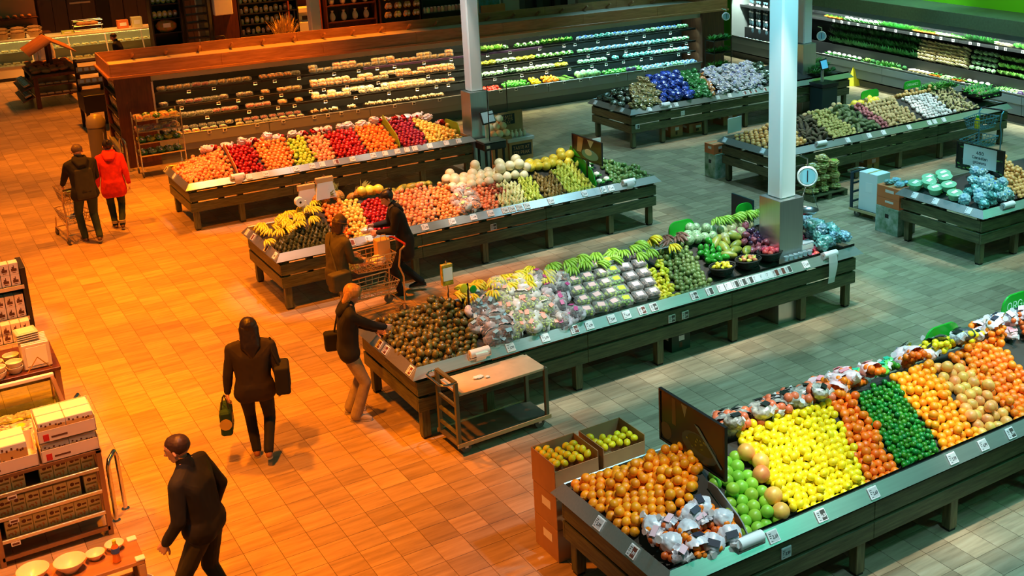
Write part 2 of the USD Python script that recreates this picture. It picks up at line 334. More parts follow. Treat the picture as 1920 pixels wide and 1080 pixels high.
# ================================================================ PRODUCE TABLES
ZS, SW, SH, TW = 0.795, 0.09, 0.105, 1.757       # sill outer edge height, sill width and rise, table depth
TABLES = {}
def strip(a0, a1, b1, b0, t=0.012):
    "thin sloped plate between an outer edge a0-a1 and an inner edge b0-b1"
    a0, a1, b0, b1 = map(np.array, (a0, a1, b0, b1)); n = np.cross(a1 - a0, b0 - a0); n = n / np.linalg.norm(n) * t
    if n[2] < 0: n = -n
    v = [a0, a1, b1, b0, a0 - n, a1 - n, b1 - n, b0 - n]
    return v, [(0, 1, 2, 3), (7, 6, 5, 4), (0, 4, 5, 1), (1, 5, 6, 2), (2, 6, 7, 3), (3, 7, 4, 0)]
def deck_h(L, s, t, ridge=0.93, top=1.26, zin=0.87, eslope=0.42, ends=(True, True)):
    s, t = np.asarray(s, float), np.asarray(t, float)
    k = (top - zin) / (ridge - SW)
    z = np.minimum(zin + (t - SW) * k, zin + (TW - SW - t) * (top - zin) / (TW - SW - ridge))
    if ends[0]: z = np.minimum(z, zin + 0.02 + (s - SW) * eslope)
    if ends[1]: z = np.minimum(z, zin + 0.02 + (L - SW - s) * eslope)
    return z
def table(key, x0, x1, yn, label, ends=(True, True), top=1.26, eslope=0.42, right_open=False):
    yf = yn + TW; L = x1 - x0
    t = thing('produce_table', label, 'table'); TABLES[key] = dict(x0=x0, x1=x1, yn=yn, L=L, ends=ends, top=top, eslope=eslope, prim=t)
    # steel sill, four mitred plates; the long sides in lengths of about 2.3 m
    z0, z1 = ZS, ZS + SH; nseg = max(1, round(L / 2.27))
    for k in range(nseg):
        a, b = x0 + L * k / nseg, x0 + L * (k + 1) / nseg; g = 0.0015
        ia, ib = (a + SW if k == 0 else a), (b - SW if k == nseg - 1 and not right_open else b)
        MB().add(*strip((a+g, yn, z0), (b-g, yn, z0), (ib-g, yn+SW, z1), (ia+g, yn+SW, z1))).build('sill_plate', M_STEEL, t, False)
        MB().add(*strip((b-g, yf, z0), (a+g, yf, z0), (ia+g, yf-SW, z1), (ib-g, yf-SW, z1))).build('sill_plate', M_STEEL, t, False)
    MB().add(*strip((x0, yf, z0), (x0, yn, z0), (x0+SW, yn+SW, z1), (x0+SW, yf-SW, z1))).build('end_sill_plate', M_STEEL, t, False)
    if not right_open: MB().add(*strip((x1, yn, z0), (x1, yf, z0), (x1-SW, yf-SW, z1), (x1-SW, yn+SW, z1))).build('end_sill_plate', M_STEEL, t, False)
    # planks: top rail under the sill, two boards per side, cut at the modules
    i = 0.07; th = 0.035
    for (za, zb) in ((0.555, 0.725), (0.36, 0.525)):
        for k in range(nseg):
            a, b = x0 + i + (L - 2*i) * k / nseg, x0 + i + (L - 2*i) * (k + 1) / nseg
            for y in (yn + i, yf - i - th):
                MB().bx(a + 0.002, b - 0.002, y, y + th, za, zb, b=0.004).build('side_board', M_WOOD, t, False)
        for x in (x0 + i, x1 - i - th):
            MB().bx(x, x + th, yn + i + th + 0.003, yf - i - th - 0.003, za, zb, b=0.004).build('end_board', M_WOOD_Y, t, False)
    # posts and legs
    xs = [x0 + 0.17]; xs += [x for x in np.arange(x0 + 0.98, x1 - 0.45, 1.21)]; xs += [x1 - 0.17]
    for x in xs:
        for y in (yn + 0.165, yf - 0.165):
            MB().bx(x - 0.05, x + 0.05, y - 0.05, y + 0.05, 0.025, 0.77, b=0.005).build('leg', M_WOOD_Z, t, False)
            MB().bx(x - 0.04, x + 0.04, y - 0.04, y + 0.04, 0.0, 0.03).build('foot', M_BLACK, t, False)
    MB().bx(x0 + i, x1 - i, yn + 0.13, yn + 0.17, 0.735, 0.775).build('top_rail', M_WOOD, t, False)
    MB().bx(x0 + i, x1 - i, yf - 0.17, yf - 0.13, 0.735, 0.775).build('top_rail', M_WOOD, t, False)
    # deck: sloped bed under the produce
    S = np.linspace(SW + 0.004, L - SW - 0.004 if not right_open else L, max(8, int(L / 0.22))); T = np.array([SW + 0.004, 0.2, 0.4, 0.6, 0.8, 0.93, 1.05, 1.25, 1.45, TW - SW - 0.004])
    ss, tt = np.meshgrid(S, T, indexing='ij'); zz = deck_h(L, ss, tt, top=top, eslope=eslope, ends=ends) - 0.055
    v = np.c_[(x0 + ss).ravel(), (yn + tt).ravel(), zz.ravel()]; n = len(T); f = []
    for p in range(len(S) - 1):
        for q in range(n - 1): f.append((p*n+q, (p+1)*n+q, (p+1)*n+q+1, p*n+q+1))
    MB().add(v, f).build('display_bed', M_BED, t, False)
    # low clear plastic fence on the inner edge
    zl = ZS + SH
    m = MB().bx(x0 + SW, x1 - SW, yn + SW, yn + SW + 0.004, zl - 0.01, zl + 0.035)
    m.build('clear_fence', glass('clear_fence'), t, False)
    return t
M_BED = mat('display_bed', (52, 48, 40), 0.8)
table('T4', 4.397, 11.20, 6.09, 'long plank produce table with steel sill heaped with citrus, nearest to the viewer')
table('T3', 4.335, 11.154, 10.669, 'long plank produce table of grapes and mangoes, pierced by the large column')
table('T2', 4.335, 11.146, 15.425, 'long plank produce table of melons, pears and avocados behind the two shoppers with a cart')
table('T1', 4.225, 10.00, 20.215, 'long plank produce table heaped with apples, nearest the long refrigerated case', right_open=False)
table('T7', 13.652, 20.40, 10.662, 'plank produce table of bagged broccoli cut off by the right picture edge')
table('T5', 13.692, 20.361, 15.322, 'plank produce table heaped with potatoes and garlic')
table('T6', 13.731, 20.496, 20.135, 'plank produce table of bagged greens and carrots nearest the far corner')
column('structural_column', 9.86, 10.14, 10.95, 11.23, 1.75, 'large white column with steel clad foot rising through the grape table', base_grow=0.07)
column('structural_column', 10.08, 10.36, 20.49, 20.77, 1.75, 'white column with steel clad foot at the end of the apple table', base_grow=0.07)
column('structural_column', 10.10, 10.38, 30.0, 30.28, 0.0, 'white column standing behind the long refrigerated case', base_grow=0)
column('structural_column', 19.23, 19.51, 20.6, 20.88, 1.7, 'white column with steel foot half hidden behind the largest column', base_grow=0.07)
# ================================================================ PRODUCE: kinds
def kind1(name, part, mb, m, smooth=60):
    k = kind_of(name); mb.build(part, m, k, smooth); return k
def sphere_fruit(r, squash=1.0, dim=0.0, n=2, nip=0.0):
    v = np.array(_ICO[n].vertices); z = v[:, 2].copy(); rad = np.hypot(v[:, 0], v[:, 1])
    v[:, 2] *= squash
    if dim: v[:, 2] -= np.sign(z) * dim * np.exp(-(rad / 0.28) ** 2) * np.where(z > 0, 1.0, 0.6)
    if nip: v[:, 2] += np.sign(z) * nip * np.exp(-(rad / 0.3) ** 2) * np.where(z > 0, 1.0, 0.55)
    return MB().add(v * r, _ICO[n].faces)
def pear_fruit(r, n=14):
    p = [(0, -1.0), (.45, -.95), (.82, -.68), (1.0, -.25), (.95, .2), (.7, .62), (.48, .95), (.4, 1.25), (.25, 1.42), (0, 1.46)]
    m = MB().lathe([(a * r, b * r) for a, b in p], n); m.cyl((0, 0, 1.4 * r), (0.1 * r, 0, 1.75 * r), 0.07 * r, n=5); return m
def mango_fruit(r, l, w, seed=0):
    v = np.array(_ICO[2].vertices); v = v * [l, w, r * 0.92]; v[:, 1] += 0.25 * r * (v[:, 0] / l) ** 2
    return MB().add(v, _ICO[2].faces)
def potato(r, l, seed, amp=.16): return MB().blob((0, 0, 0), (l, r, r * .9), amp, 1.6, seed, 2)
def banana(m, a0, length=0.19, r=0.017, bend=1.25, n=7, lift=0.0, off=(0, 0, 0)):
    t = np.linspace(0, 1, 8); R = length / bend; th = t * bend
    x = R * np.sin(th); z = -R * (1 - np.cos(th)) * 0.9 + lift * t
    ca, sa = math.cos(a0), math.sin(a0)
    P = np.c_[x * ca, x * sa, z] + np.array(off)
    rr = r * np.array([.35, .55, .9, 1, 1, .95, .75, .25])
    return m.tube(P, rr, n)
M = {}
def fm(key, col, **k): M[key] = mat(key, col, **{**dict(rough=0.38, var=0.12), **k}); return M[key]
fm('orange_peel', (255, 158, 20), hue=0.008, bump=0.12, bscale=900); fm('orange_peel_deep', (250, 128, 22), hue=0.01, bump=0.12, bscale=900)
fm('grapefruit_peel', (248, 190, 84), hue=0.02, noise=.3, nscale=12, col2=(240, 150, 80)); fm('lemon_peel', (250, 226, 30), hue=0.008, bump=0.1, bscale=900)
fm('lime_peel', (36, 140, 26), hue=0.03, var=.3, noise=.3, nscale=30, col2=(24, 105, 20)); fm('pomelo_peel', (150, 205, 60), hue=0.02)
fm('mango_skin', (110, 92, 40), hue=.02, noise=.6, nscale=22, col2=(80, 84, 36), var=.22, rough=.3, spec=.6); fm('yellow_mango_skin', (205, 200, 50), hue=.03)
fm('avocado_skin', (60, 66, 34), var=.2, bump=.2, bscale=200); fm('lime_avocado_skin', (92, 122, 62), var=.18, hue=.02)
fm('guava_skin', (112, 132, 72), var=.18, hue=.015); fm('melon_rind', (246, 232, 190), hue=.01); fm('yellow_melon_rind', (250, 220, 70)); fm('cantaloupe_rind', (214, 200, 150), noise=.25, nscale=60, col2=(150, 165, 110))
fm('watermelon_rind', (70, 120, 70), noise=.6, nscale=10, stretch=(1, 8, 8), col2=(190, 215, 170)); fm('papaya_skin', (175, 165, 60), noise=.4, nscale=10, col2=(95, 125, 50))
A_ = dict(noise=.5, nscale=18, spec=.6, rough=.3)
fm('red_apple_skin', (190, 24, 20), **A_, col2=(150, 12, 14)); fm('gala_apple_skin', (225, 96, 50), **A_, col2=(240, 190, 96)); fm('green_apple_skin', (196, 214, 56), rough=.3, hue=.015)
fm('yellow_apple_skin', (238, 212, 84), rough=.3, noise=.4, nscale=16, col2=(236, 160, 70)); fm('orange_apple_skin', (236, 150, 44), **A_, col2=(222, 96, 40)); fm('plum_apple_skin', (165, 32, 52), **A_, col2=(120, 22, 50))
fm('pink_apple_skin', (232, 112, 84), **A_, col2=(244, 196, 120)); fm('pear_skin', (206, 208, 84), hue=.01); fm('pale_pear_skin', (232, 226, 160), hue=.01); fm('brown_pear_skin', (160, 126, 62), noise=.3, nscale=30)
fm('red_pear_skin', (150, 66, 42)); fm('peach_skin', (238, 176, 120), noise=.5, nscale=14, col2=(220, 90, 60))
fm('potato_skin', (206, 176, 120), noise=.25, nscale=40, rough=.7); fm('russet_skin', (146, 122, 78), noise=.3, nscale=40, rough=.75); fm('dark_root_skin', (98, 84, 58), noise=.35, nscale=40, rough=.8); fm('green_squash_skin', (96, 112, 66), noise=.4, nscale=30, rough=.6)
fm('red_potato_skin', (190, 110, 110), noise=.3, nscale=40, rough=.65); fm('garlic_skin', (240, 232, 226), noise=.15, nscale=40, rough=.6); fm('ginger_skin', (206, 184, 130), noise=.3, nscale=30, rough=.7); fm('onion_skin', (226, 178, 104), noise=.3, nscale=20, rough=.35)
fm('yellow_potato_skin', (182, 172, 98), noise=.25, nscale=40, rough=.7)
fm('banana_skin', (236, 206, 40), noise=.25, nscale=14, col2=(190, 196, 50)); fm('green_banana_skin', (150, 196, 66), noise=.2, nscale=14); fm('dark_plantain_skin', (70, 48, 44), noise=.5, nscale=20, col2=(150, 110, 90))
fm('pomegranate_skin', (226, 80, 84), hue=.02); fm('dragonfruit_skin', (176, 90, 96), noise=.5, nscale=20, col2=(110, 60, 80)); fm('eggplant_skin', (62, 40, 66), rough=.2); fm('tomato_skin', (220, 40, 26), rough=.2); fm('pepper_green', (60, 150, 40), rough=.2); fm('pepper_yellow', (240, 200, 30), rough=.2); fm('pepper_orange', (245, 140, 30), rough=.2)
fm('leaf_green', (66, 150, 50), rough=.5, hue=.02, var=.3); fm('leaf_dark', (34, 92, 34), rough=.5, hue=.02, var=.3); fm('leaf_pale', (150, 200, 96), rough=.5, hue=.02, var=.2); fm('leaf_purple', (110, 50, 90), rough=.5, var=.3)
K = {}
K['orange'] = kind1('orange', 'peel', sphere_fruit(.043, .96, .05, 3), M['orange_peel']); K['deep_orange'] = kind1('deep_orange', 'peel', sphere_fruit(.041, .96, .05, 3), M['orange_peel_deep'])
K['grapefruit'] = kind1('grapefruit', 'peel', sphere_fruit(.058, .93, .05, 3), M['grapefruit_peel']); K['large_grapefruit'] = kind1('large_grapefruit', 'peel', sphere_fruit(.075, 1.08, .04, 3), M['grapefruit_peel'])
K['lemon'] = kind1('lemon', 'peel', sphere_fruit(.033, 1.18, 0, 3, .17), M['lemon_peel']); K['lime'] = kind1('lime', 'peel', sphere_fruit(.0265, 1.08, 0, 2, .08), M['lime_peel']); K['pomelo'] = kind1('green_pomelo', 'peel', sphere_fruit(.056, 1.02, .06, 3), M['pomelo_peel'])
K['mango'] = kind1('dark_mango', 'skin', mango_fruit(.036, .049, .038), M['mango_skin']); K['yellow_mango'] = kind1('yellow_mango', 'skin', mango_fruit(.028, .043, .03), M['yellow_mango_skin'])
K['avocado'] = kind1('avocado', 'skin', pear_fruit(.034), M['avocado_skin']); K['green_avocado'] = kind1('green_avocado', 'skin', mango_fruit(.037, .052, .04), M['lime_avocado_skin']); K['guava'] = kind1('green_guava', 'skin', sphere_fruit(.034, 1.12, .03), M['guava_skin'])
K['melon'] = kind1('honeydew_melon', 'rind', sphere_fruit(.083, 1.04, .02, 3), M['melon_rind']); K['yellow_melon'] = kind1('yellow_melon', 'rind', sphere_fruit(.075, 1.12, .02, 3), M['yellow_melon_rind']); K['cantaloupe'] = kind1('cantaloupe', 'rind', sphere_fruit(.075, .98, .03, 3), M['cantaloupe_rind'])
K['watermelon'] = kind1('small_watermelon', 'rind', sphere_fruit(.07, 1.0, .02, 3), M['watermelon_rind']); K['papaya'] = kind1('papaya', 'skin', mango_fruit(.06, .12, .062), M['papaya_skin'])
for nm in ('red', 'gala', 'green', 'yellow', 'orange', 'plum', 'pink'): K[nm + '_apple'] = kind1(nm + '_apple', 'skin', sphere_fruit(.0365, .9, .16, 2), M[nm + '_apple_skin'])
for nm in ('pear', 'pale_pear', 'brown_pear', 'red_pear'): K[nm] = kind1(nm, 'skin', pear_fruit(.034), M[nm + '_skin'])
K['peach'] = kind1('peach', 'skin', sphere_fruit(.036, .95, .08), M['peach_skin'])
K['potato'] = kind1('tan_potato', 'skin', potato(.036, .048, 1), M['potato_skin']); K['russet'] = kind1('russet_potato', 'skin', potato(.038, .066, 2), M['russet_skin']); K['dark_root'] = kind1('dark_yam', 'skin', potato(.034, .075, 3, .22), M['dark_root_skin'])
K['squash'] = kind1('green_squash', 'skin', potato(.04, .075, 4, .12), M['green_squash_skin']); K['red_potato'] = kind1('red_potato', 'skin', potato(.032, .042, 5), M['red_potato_skin']); K['yellow_potato'] = kind1('yellow_potato', 'skin', potato(.033, .042, 6), M['yellow_potato_skin'])
K['garlic'] = kind1('garlic_bulb', 'skin', sphere_fruit(.032, .85, 0, 2, .35), M['garlic_skin']); K['ginger'] = kind1('ginger_root', 'skin', MB().blob((0, 0, 0), (.05, .022, .02), .2, 2, 1, 1).blob((.03, .02, 0), (.026, .018, .016), .2, 2, 2, 1).blob((-.02, -.025, .005), (.022, .02, .016), .2, 2, 3, 1), M['ginger_skin']); K['onion'] = kind1('yellow_onion', 'skin', sphere_fruit(.04, .9, 0, 2, .22), M['onion_skin'])
K['pomegranate'] = kind1('pomegranate', 'skin', sphere_fruit(.048, .95, 0, 2, .12), M['pomegranate_skin']); K['dragonfruit'] = kind1('dragon_fruit', 'skin', MB().blob((0, 0, 0), (.06, .045, .045), .35, 4.5, 7, 2), M['dragonfruit_skin']); K['tomato'] = kind1('tomato', 'skin', sphere_fruit(.036, .88, .08), M['tomato_skin'])
K['green_mango'] = kind1('green_mango', 'skin', mango_fruit(.042, .062, .046), mat('green_mango_skin', (46, 140, 40), .3, var=.2)); K['purple_fruit'] = kind1('purple_fruit', 'skin', sphere_fruit(.036, .95, .06), M['eggplant_skin']); K['horned_melon'] = kind1('yellow_horned_melon', 'rind', MB().blob((0, 0, 0), (.05, .038, .038), .3, 6, 3, 2), mat('horned_rind', (220, 200, 40), .45))
def bunch_kind(name, m, nb, part='banana', L=.19, r=.0165, bend=1.2):
    k = kind_of(name)
    for i in range(nb):
        a = (i - (nb - 1) / 2) * 0.23
        banana(MB(), a, L, r, bend + .08 * (i % 2), off=(0, 0.006 * (i - nb / 2), .012 * (i % 2)), lift=.02 * (i % 2)).build(part, m, k, 60)
    MB().ball((-.004, 0, 0), (.02, .024, .014), 1).build('crown', mat('banana_crown', (120, 120, 50), .6), k)
    return k
K['bananas'] = bunch_kind('banana_bunch', M['banana_skin'], 6); K['green_bananas'] = bunch_kind('green_banana_bunch', M['green_banana_skin'], 6); K['plantains'] = bunch_kind('dark_plantain_bunch', M['dark_plantain_skin'], 4, 'plantain', .24, .021, .8)

# ================================================================ PRODUCE: heaping
_cnt = {}
def deck(key, s, t):
    T = TABLES[key]; return deck_h(T['L'], s, t, top=T['top'], eslope=T['eslope'], ends=T['ends'])
PLACED = {}
def heap(key, kind, name, cat, label, group, region, r, fill=1.0, extra=0.12, bump=0.0, rise=0.0, flat=False, maxn=300, wob=0.25, seed=None, sc=.08, pt=None, shrink=1.0, size=1.0):
    """lays copies over part of a table's sloped bed. region: (s0,s1,t0,t1) or four (s,t) corners; r: half size"""
    rg = np.random.default_rng(seed if seed is not None else abs(hash_(name + key + str(region))) % 99991)
    T = TABLES[key]
    if len(region) == 4 and np.ndim(region[0]) == 0: s0, s1, t0, t1 = region; poly = np.array([(s0, t0), (s1, t0), (s1, t1), (s0, t1)], float)
    else: poly = np.array(region, float)
    d = 2 * r * 0.96 * shrink; k = 0.92          # spacing; the slope shortens t
    a, b = poly.min(0), poly.max(0); pts = []
    for j, t in enumerate(np.arange(a[1] + r, b[1], d * k * 0.87)):
        for s in np.arange(a[0] + r + (j % 2) * d / 2, b[0], d):
            p = np.array([s, t]) + rg.normal(0, r * 0.24, 2)
            if inside(p, poly) and rg.random() < fill: pts.append(p)
    P = [[p[0], p[1], float(deck(key, p[0], p[1])) + rise + r * (wob * rg.uniform(-1, 1)) - 0.25 * r] for p in pts]
    base = list(P)
    for q in rg.permutation(len(base))[:int(extra * len(base))]:
        p = base[q]; P.append([p[0] + d * .5, p[1] + d * .29, p[2] + r * 1.25])
    P = np.array(P).reshape(-1, 3)
    if bump: P[:, 2] += bump * np.clip(meshkit.noise(np.c_[P[:, :2] * 3, np.zeros(len(P))], 3), 0, 1)
    if len(P) == 0: return
    for _ in range(6):                               # push neighbours apart
        tr = cKDTree(P); pr = tr.query_pairs(d * 0.98, output_type='ndarray')
        if len(pr) == 0: break
        v = P[pr[:, 0]] - P[pr[:, 1]]; L = np.linalg.norm(v, axis=1, keepdims=True) + 1e-9; mv = v / L * (d * 0.98 - L) * 0.5 * np.array([.8, .8, 1.0])
        np.add.at(P, pr[:, 0], mv); np.add.at(P, pr[:, 1], -mv)
    lo, hi = SW + .4 * r, T['L'] - SW - .4 * r
    P[:, 0] = np.clip(P[:, 0], lo, hi); P[:, 1] = np.maximum(P[:, 1], SW + .55 * r)
    order = np.argsort(P[:, 1])[:maxn]
    kinds = kind if isinstance(kind, list) else [kind]
    for q in order:
        R = randrot(rg) if not flat else rotm(rg.normal(0, .25), rg.normal(0, .25), rg.uniform(0, 6.28))
        if flat == 'face': R = rotm(-0.42 + rg.normal(0, .12), rg.normal(0, .1), rg.normal(0, .35))
        copy_of(kinds[int(rg.integers(len(kinds)))], name, label, cat, (T['x0'] + P[q, 0], T['yn'] + P[q, 1], P[q, 2]), group=group, mat3=R * (size * (1 + rg.uniform(-sc, sc))))
    _cnt[name] = _cnt.get(name, 0) + len(order)
def hash_(s):
    h = 2166136261
    for c in s.encode(): h = ((h ^ c) * 16777619) & 0xFFFFFFFF
    return h
def inside(p, poly):
    x, y = p; n = len(poly); c = False
    for i in range(n):
        (x1, y1), (x2, y2) = poly[i], poly[i - 1]
        if (y1 > y) != (y2 > y) and x < (x2 - x1) * (y - y1) / (y2 - y1 + 1e-12) + x1: c = not c
    return c
# ---- citrus table
heap('T4', K['orange'], 'orange', 'orange', 'bright orange in the heap at the left corner of the nearest citrus table', 'oranges in the left corner heap', [(.1, .62), (.66, .56), (.88, .72), (1.1, .95), (1.2, 1.4), (.1, 1.64)], .043, extra=.2)
heap('T4', K['pomelo'], 'green_pomelo', 'pomelo', 'round green pomelo between the netted oranges and the lemons', 'green pomelos on the citrus table', [(.86, .1), (1.28, .1), (1.34, .82), (1.0, .82), (.92, .5)], .056, extra=.1)
heap('T4', K['lemon'], 'lemon', 'lemon', 'yellow lemon in the big heap on the nearest citrus table', 'lemons on the citrus table', [(1.42, .1), (2.22, .1), (2.6, .98), (1.5, .98), (1.38, .6)], .0365, extra=.14, size=1.06)
heap('T4', K['deep_orange'], 'deep_orange', 'orange', 'deep orange in the slanting band between lemons and limes', 'deep oranges between lemons and limes', [(2.24, .1), (2.66, .1), (2.84, .98), (2.6, .98)], .041, extra=.18)
heap('T4', K['lime'], 'lime', 'lime', 'small green lime in the band between two heaps of oranges', 'limes on the citrus table', [(2.68, .1), (3.2, .1), (3.38, .9), (2.86, .92)], .0275, extra=.15)
heap('T4', K['orange'], 'orange', 'orange', 'orange in the heap right of the limes, toward the right picture edge', 'oranges right of the limes', [(3.22, .1), (3.72, .1), (3.95, 1.0), (3.42, .98)], .043, extra=.12)
heap('T4', K['grapefruit'], 'grapefruit', 'grapefruit', 'pale orange grapefruit at the right of the nearest citrus table', 'grapefruits on the citrus table', [(3.74, .1), (4.2, .1), (4.25, .95), (3.97, .95)], .058, extra=.1)
heap('T4', K['deep_orange'], 'deep_orange', 'orange', 'small deep orange in the rightmost heap of the nearest citrus table', 'deep oranges at the right picture edge', [(4.22, .1), (4.9, .1), (4.9, .98), (4.26, .98)], .041, extra=.1)
# ---- grape and mango table
heap('T3', K['mango'], 'dark_mango', 'mango', 'dark green and brown mango in the heap by the blond shopper', 'dark mangoes on the grape table', [(.1, .1), (.92, .1), (1.0, .8), (.8, 1.2), (.1, 1.55)], .043, extra=.2)
heap('T3', K['yellow_mango'], 'yellow_mango', 'mango', 'small yellow green mango beside the grape boxes', 'small yellow mangoes', [(3.4, .1), (3.72, .1), (3.86, .72), (3.55, .72)], .033, extra=.1, fill=.8)
heap('T3', K['guava'], 'green_guava', 'guava', 'dull green round fruit in the heap between yellow mangoes and the baskets', 'green guavas on the grape table', [(3.74, .1), (4.2, .1), (4.36, .8), (3.9, .85)], .036, extra=.18)
# ---- melon, pear and avocado table
heap('T2', K['avocado'], 'avocado', 'avocado', 'dark avocado in the trays at the left end of the melon table', 'avocados on the melon table', (.12, .98, .1, .55), .038, extra=.1, flat=True)
heap('T2', K['orange_apple'], 'orange_apple', 'apple', 'orange red apple heaped beside the avocados', 'orange red apples on the melon table', [(1.0, .1), (1.2, .1), (1.35, .9), (1.0, .9)], .037)
heap('T2', K['yellow_apple'], 'yellow_apple', 'apple', 'yellow apple in the band left of the bright red apples', 'yellow apples on the melon table', [(1.22, .1), (1.5, .1), (1.62, .9), (1.36, .9)], .037)
heap('T2', K['red_apple'], 'red_apple', 'apple', 'shiny red apple heaped in front of the shopper in black', 'red apples on the melon table', [(1.52, .1), (2.0, .1), (2.1, .85), (1.64, .85)], .037)
heap('T2', K['pink_apple'], 'pink_apple', 'apple', 'pinkish yellow apple heaped right of the shopper in black', 'pink apples on the melon table', [(2.02, .1), (2.62, .1), (2.8, .9), (2.14, .9)], .040, extra=.12, size=1.06)
heap('T2', K['gala_apple'], 'gala_apple', 'apple', 'orange red streaked apple beside the bagged apples', 'streaked apples on the melon table', [(2.64, .1), (3.0, .1), (3.15, .85), (2.82, .9)], .037, extra=.12)
heap('T2', K['peach'], 'peach', 'peach', 'pale peach in the band right of the bagged apples', 'peaches on the melon table', [(3.4, .1), (3.7, .1), (3.8, .66), (3.45, .66)], .037)
heap('T2', K['pale_pear'], 'pale_pear', 'pear', 'pale cream pear in the heap under the white melons', 'pale pears on the melon table', [(3.72, .1), (4.2, .1), (4.3, .62), (3.82, .62)], .036, flat=True)
heap('T2', K['pear'], 'pear', 'pear', 'yellow green pear left of the brown pears', 'yellow green pears left of the brown pears', [(4.22, .1), (4.5, .1), (4.62, .66), (4.32, .66)], .036, flat=True)
heap('T2', K['brown_pear'], 'brown_pear', 'pear', 'brown pear in the band between yellow green pears', 'brown pears on the melon table', [(4.52, .1), (4.95, .1), (5.0, .62), (4.64, .66)], .036, flat=True)
heap('T2', K['pear'], 'pear', 'pear', 'yellow green pear in the heap beside the green divider', 'yellow green pears beside the green divider', [(4.97, .1), (5.52, .1), (5.5, .85), (5.02, .72)], .036, flat=True)
heap('T2', K['green_avocado'], 'green_avocado', 'avocado', 'smooth green avocado at the right end of the melon table', 'green avocados at the table end', [(5.9, .1), (6.66, .1), (6.66, .8), (6.0, .75)], .04)
heap('T2', K['melon'], 'honeydew_melon', 'melon', 'large cream honeydew melon along the ridge of the melon table', 'honeydew melons on the ridge', (3.1, 4.55, .64, 1.15), .083, extra=.3, rise=.04)
heap('T2', K['yellow_melon'], 'yellow_melon', 'melon', 'round yellow melon at the right end of the melon ridge', 'yellow melons on the ridge', (4.6, 5.45, .76, 1.15), .075, extra=.2, rise=.04)
# ---- apple table
for kk, nm, lab, reg in (('gala_apple', 'gala_apple', 'orange red streaked apple at the left end of the far apple table', [(.1, .1), (.95, .1), (.95, .95), (.5, 1.3), (.1, 1.5)]),
        ('orange_apple', 'orange_apple', 'orange apple left of the green apples on the far apple table', [(1.5, .1), (2.05, .1), (2.15, .95), (1.5, .95)]), ('red_apple', 'red_apple', 'dark red apple beside the wooden divider of the far apple table', [(1.0, .1), (1.48, .1), (1.48, .95), (1.0, .95)]),
        ('green_apple', 'green_apple', 'bright green apple in the narrow band on the far apple table', [(2.07, .1), (2.45, .1), (2.5, .9), (2.17, .9)]), ('pink_apple', 'pink_apple', 'pinkish apple right of the green apples on the far apple table', [(2.47, .1), (2.85, .1), (2.9, .9), (2.52, .9)]),
        ('red_apple', 'red_apple', 'red apple in the middle heap of the far apple table', [(2.87, .1), (3.5, .1), (3.5, .9), (2.92, .9)]), ('orange_apple', 'orange_apple', 'yellow orange apple left of the green divider on the far apple table', [(3.52, .1), (4.15, .1), (4.1, .9), (3.52, .9)]),
        ('plum_apple', 'plum_apple', 'plum red apple right of the green divider on the far apple table', [(4.22, .1), (4.75, .1), (4.75, .9), (4.22, .9)]), ('yellow_apple', 'yellow_apple', 'pale yellow apple at the column end of the far apple table', [(4.77, .1), (5.5, .1), (5.5, .9), (4.77, .9)])):
    heap('T1', K[kk], nm, 'apple', lab, lab.replace(' apple ', ' apples ', 1), reg, .0445, extra=.07, size=1.18)
# ---- potato table
for kk, nm, cat, lab, reg, r in (('onion', 'yellow_onion', 'onion', 'yellow onion at the left end of the potato table', [(.1, .1), (.9, .1), (.95, .9), (.5, 1.2), (.1, 1.5)], .043), ('dark_root', 'dark_yam', 'yam', 'dark brown yam right of the large column on the potato table', [(.95, .1), (1.55, .1), (1.6, .9), (1.0, .9)], .05),
        ('yellow_potato', 'yellow_potato', 'potato', 'small yellow potato heaped on the potato table', [(1.57, .1), (2.3, .1), (2.1, .95), (1.62, .95)], .036), ('squash', 'green_squash', 'squash', 'long green squash in the middle of the potato table', [(2.32, .1), (2.9, .1), (2.75, 1.0), (2.12, 1.0)], .052),
        ('red_potato', 'red_potato', 'potato', 'reddish potato in the narrow band on the potato table', [(2.92, .1), (3.15, .1), (3.05, .95), (2.8, .95)], .036), ('potato', 'tan_potato', 'potato', 'tan potato heaped left of the garlic', [(3.17, .1), (4.0, .1), (4.0, 1.0), (3.07, 1.0)], .042),
        ('garlic', 'garlic_bulb', 'garlic', 'white garlic bulb in the pale heap on the potato table', [(4.15, .1), (5.0, .1), (5.0, .9), (4.2, .9)], .036), ('ginger', 'ginger_root', 'ginger', 'knobby tan ginger root right of the garlic', [(5.02, .1), (5.75, .1), (5.75, .95), (5.02, .95)], .044)):
    heap('T5', K[kk], nm, cat, lab, lab + ' heap', reg, r * 1.26, extra=.05, size=1.2)
# ================================================================ REFRIGERATED CASES (built in a local frame: x along, y into the case)
M_SHELF = mat('dark_shelf', (24, 23, 22), 0.5)
M_CASEBACK = mat('case_back', (12, 12, 12), 0.6)
M_FASCIA = mat('wood_fascia', (190, 132, 84), 0.45, noise=0.35, nscale=2.0, stretch=(1.0, 9, 9), col2=(150, 98, 58))
M_FASCIA_D = mat('green_grey_fascia', (70, 96, 72), 0.5, noise=0.3, nscale=2.0, stretch=(9, 1.0, 9))
M_VALANCE = mat('pale_valance', (172, 176, 166), 0.5)
M_DARKWOOD = mat('dark_wood_panel', (96, 50, 30), 0.45, noise=0.4, nscale=2.5, stretch=(9, 9, 1.0), col2=(66, 32, 20))
M_TRAYDARK = mat('dark_tray', (40, 32, 28), 0.4)
M_PURPLE = mat('purple_shelf_edge', (120, 84, 140), 0.4)
M_CLEAR = film('clear_clamshell', clear=0.9, rough=.08)
M_LABELW = mat('white_label', (240, 238, 232), 0.6)
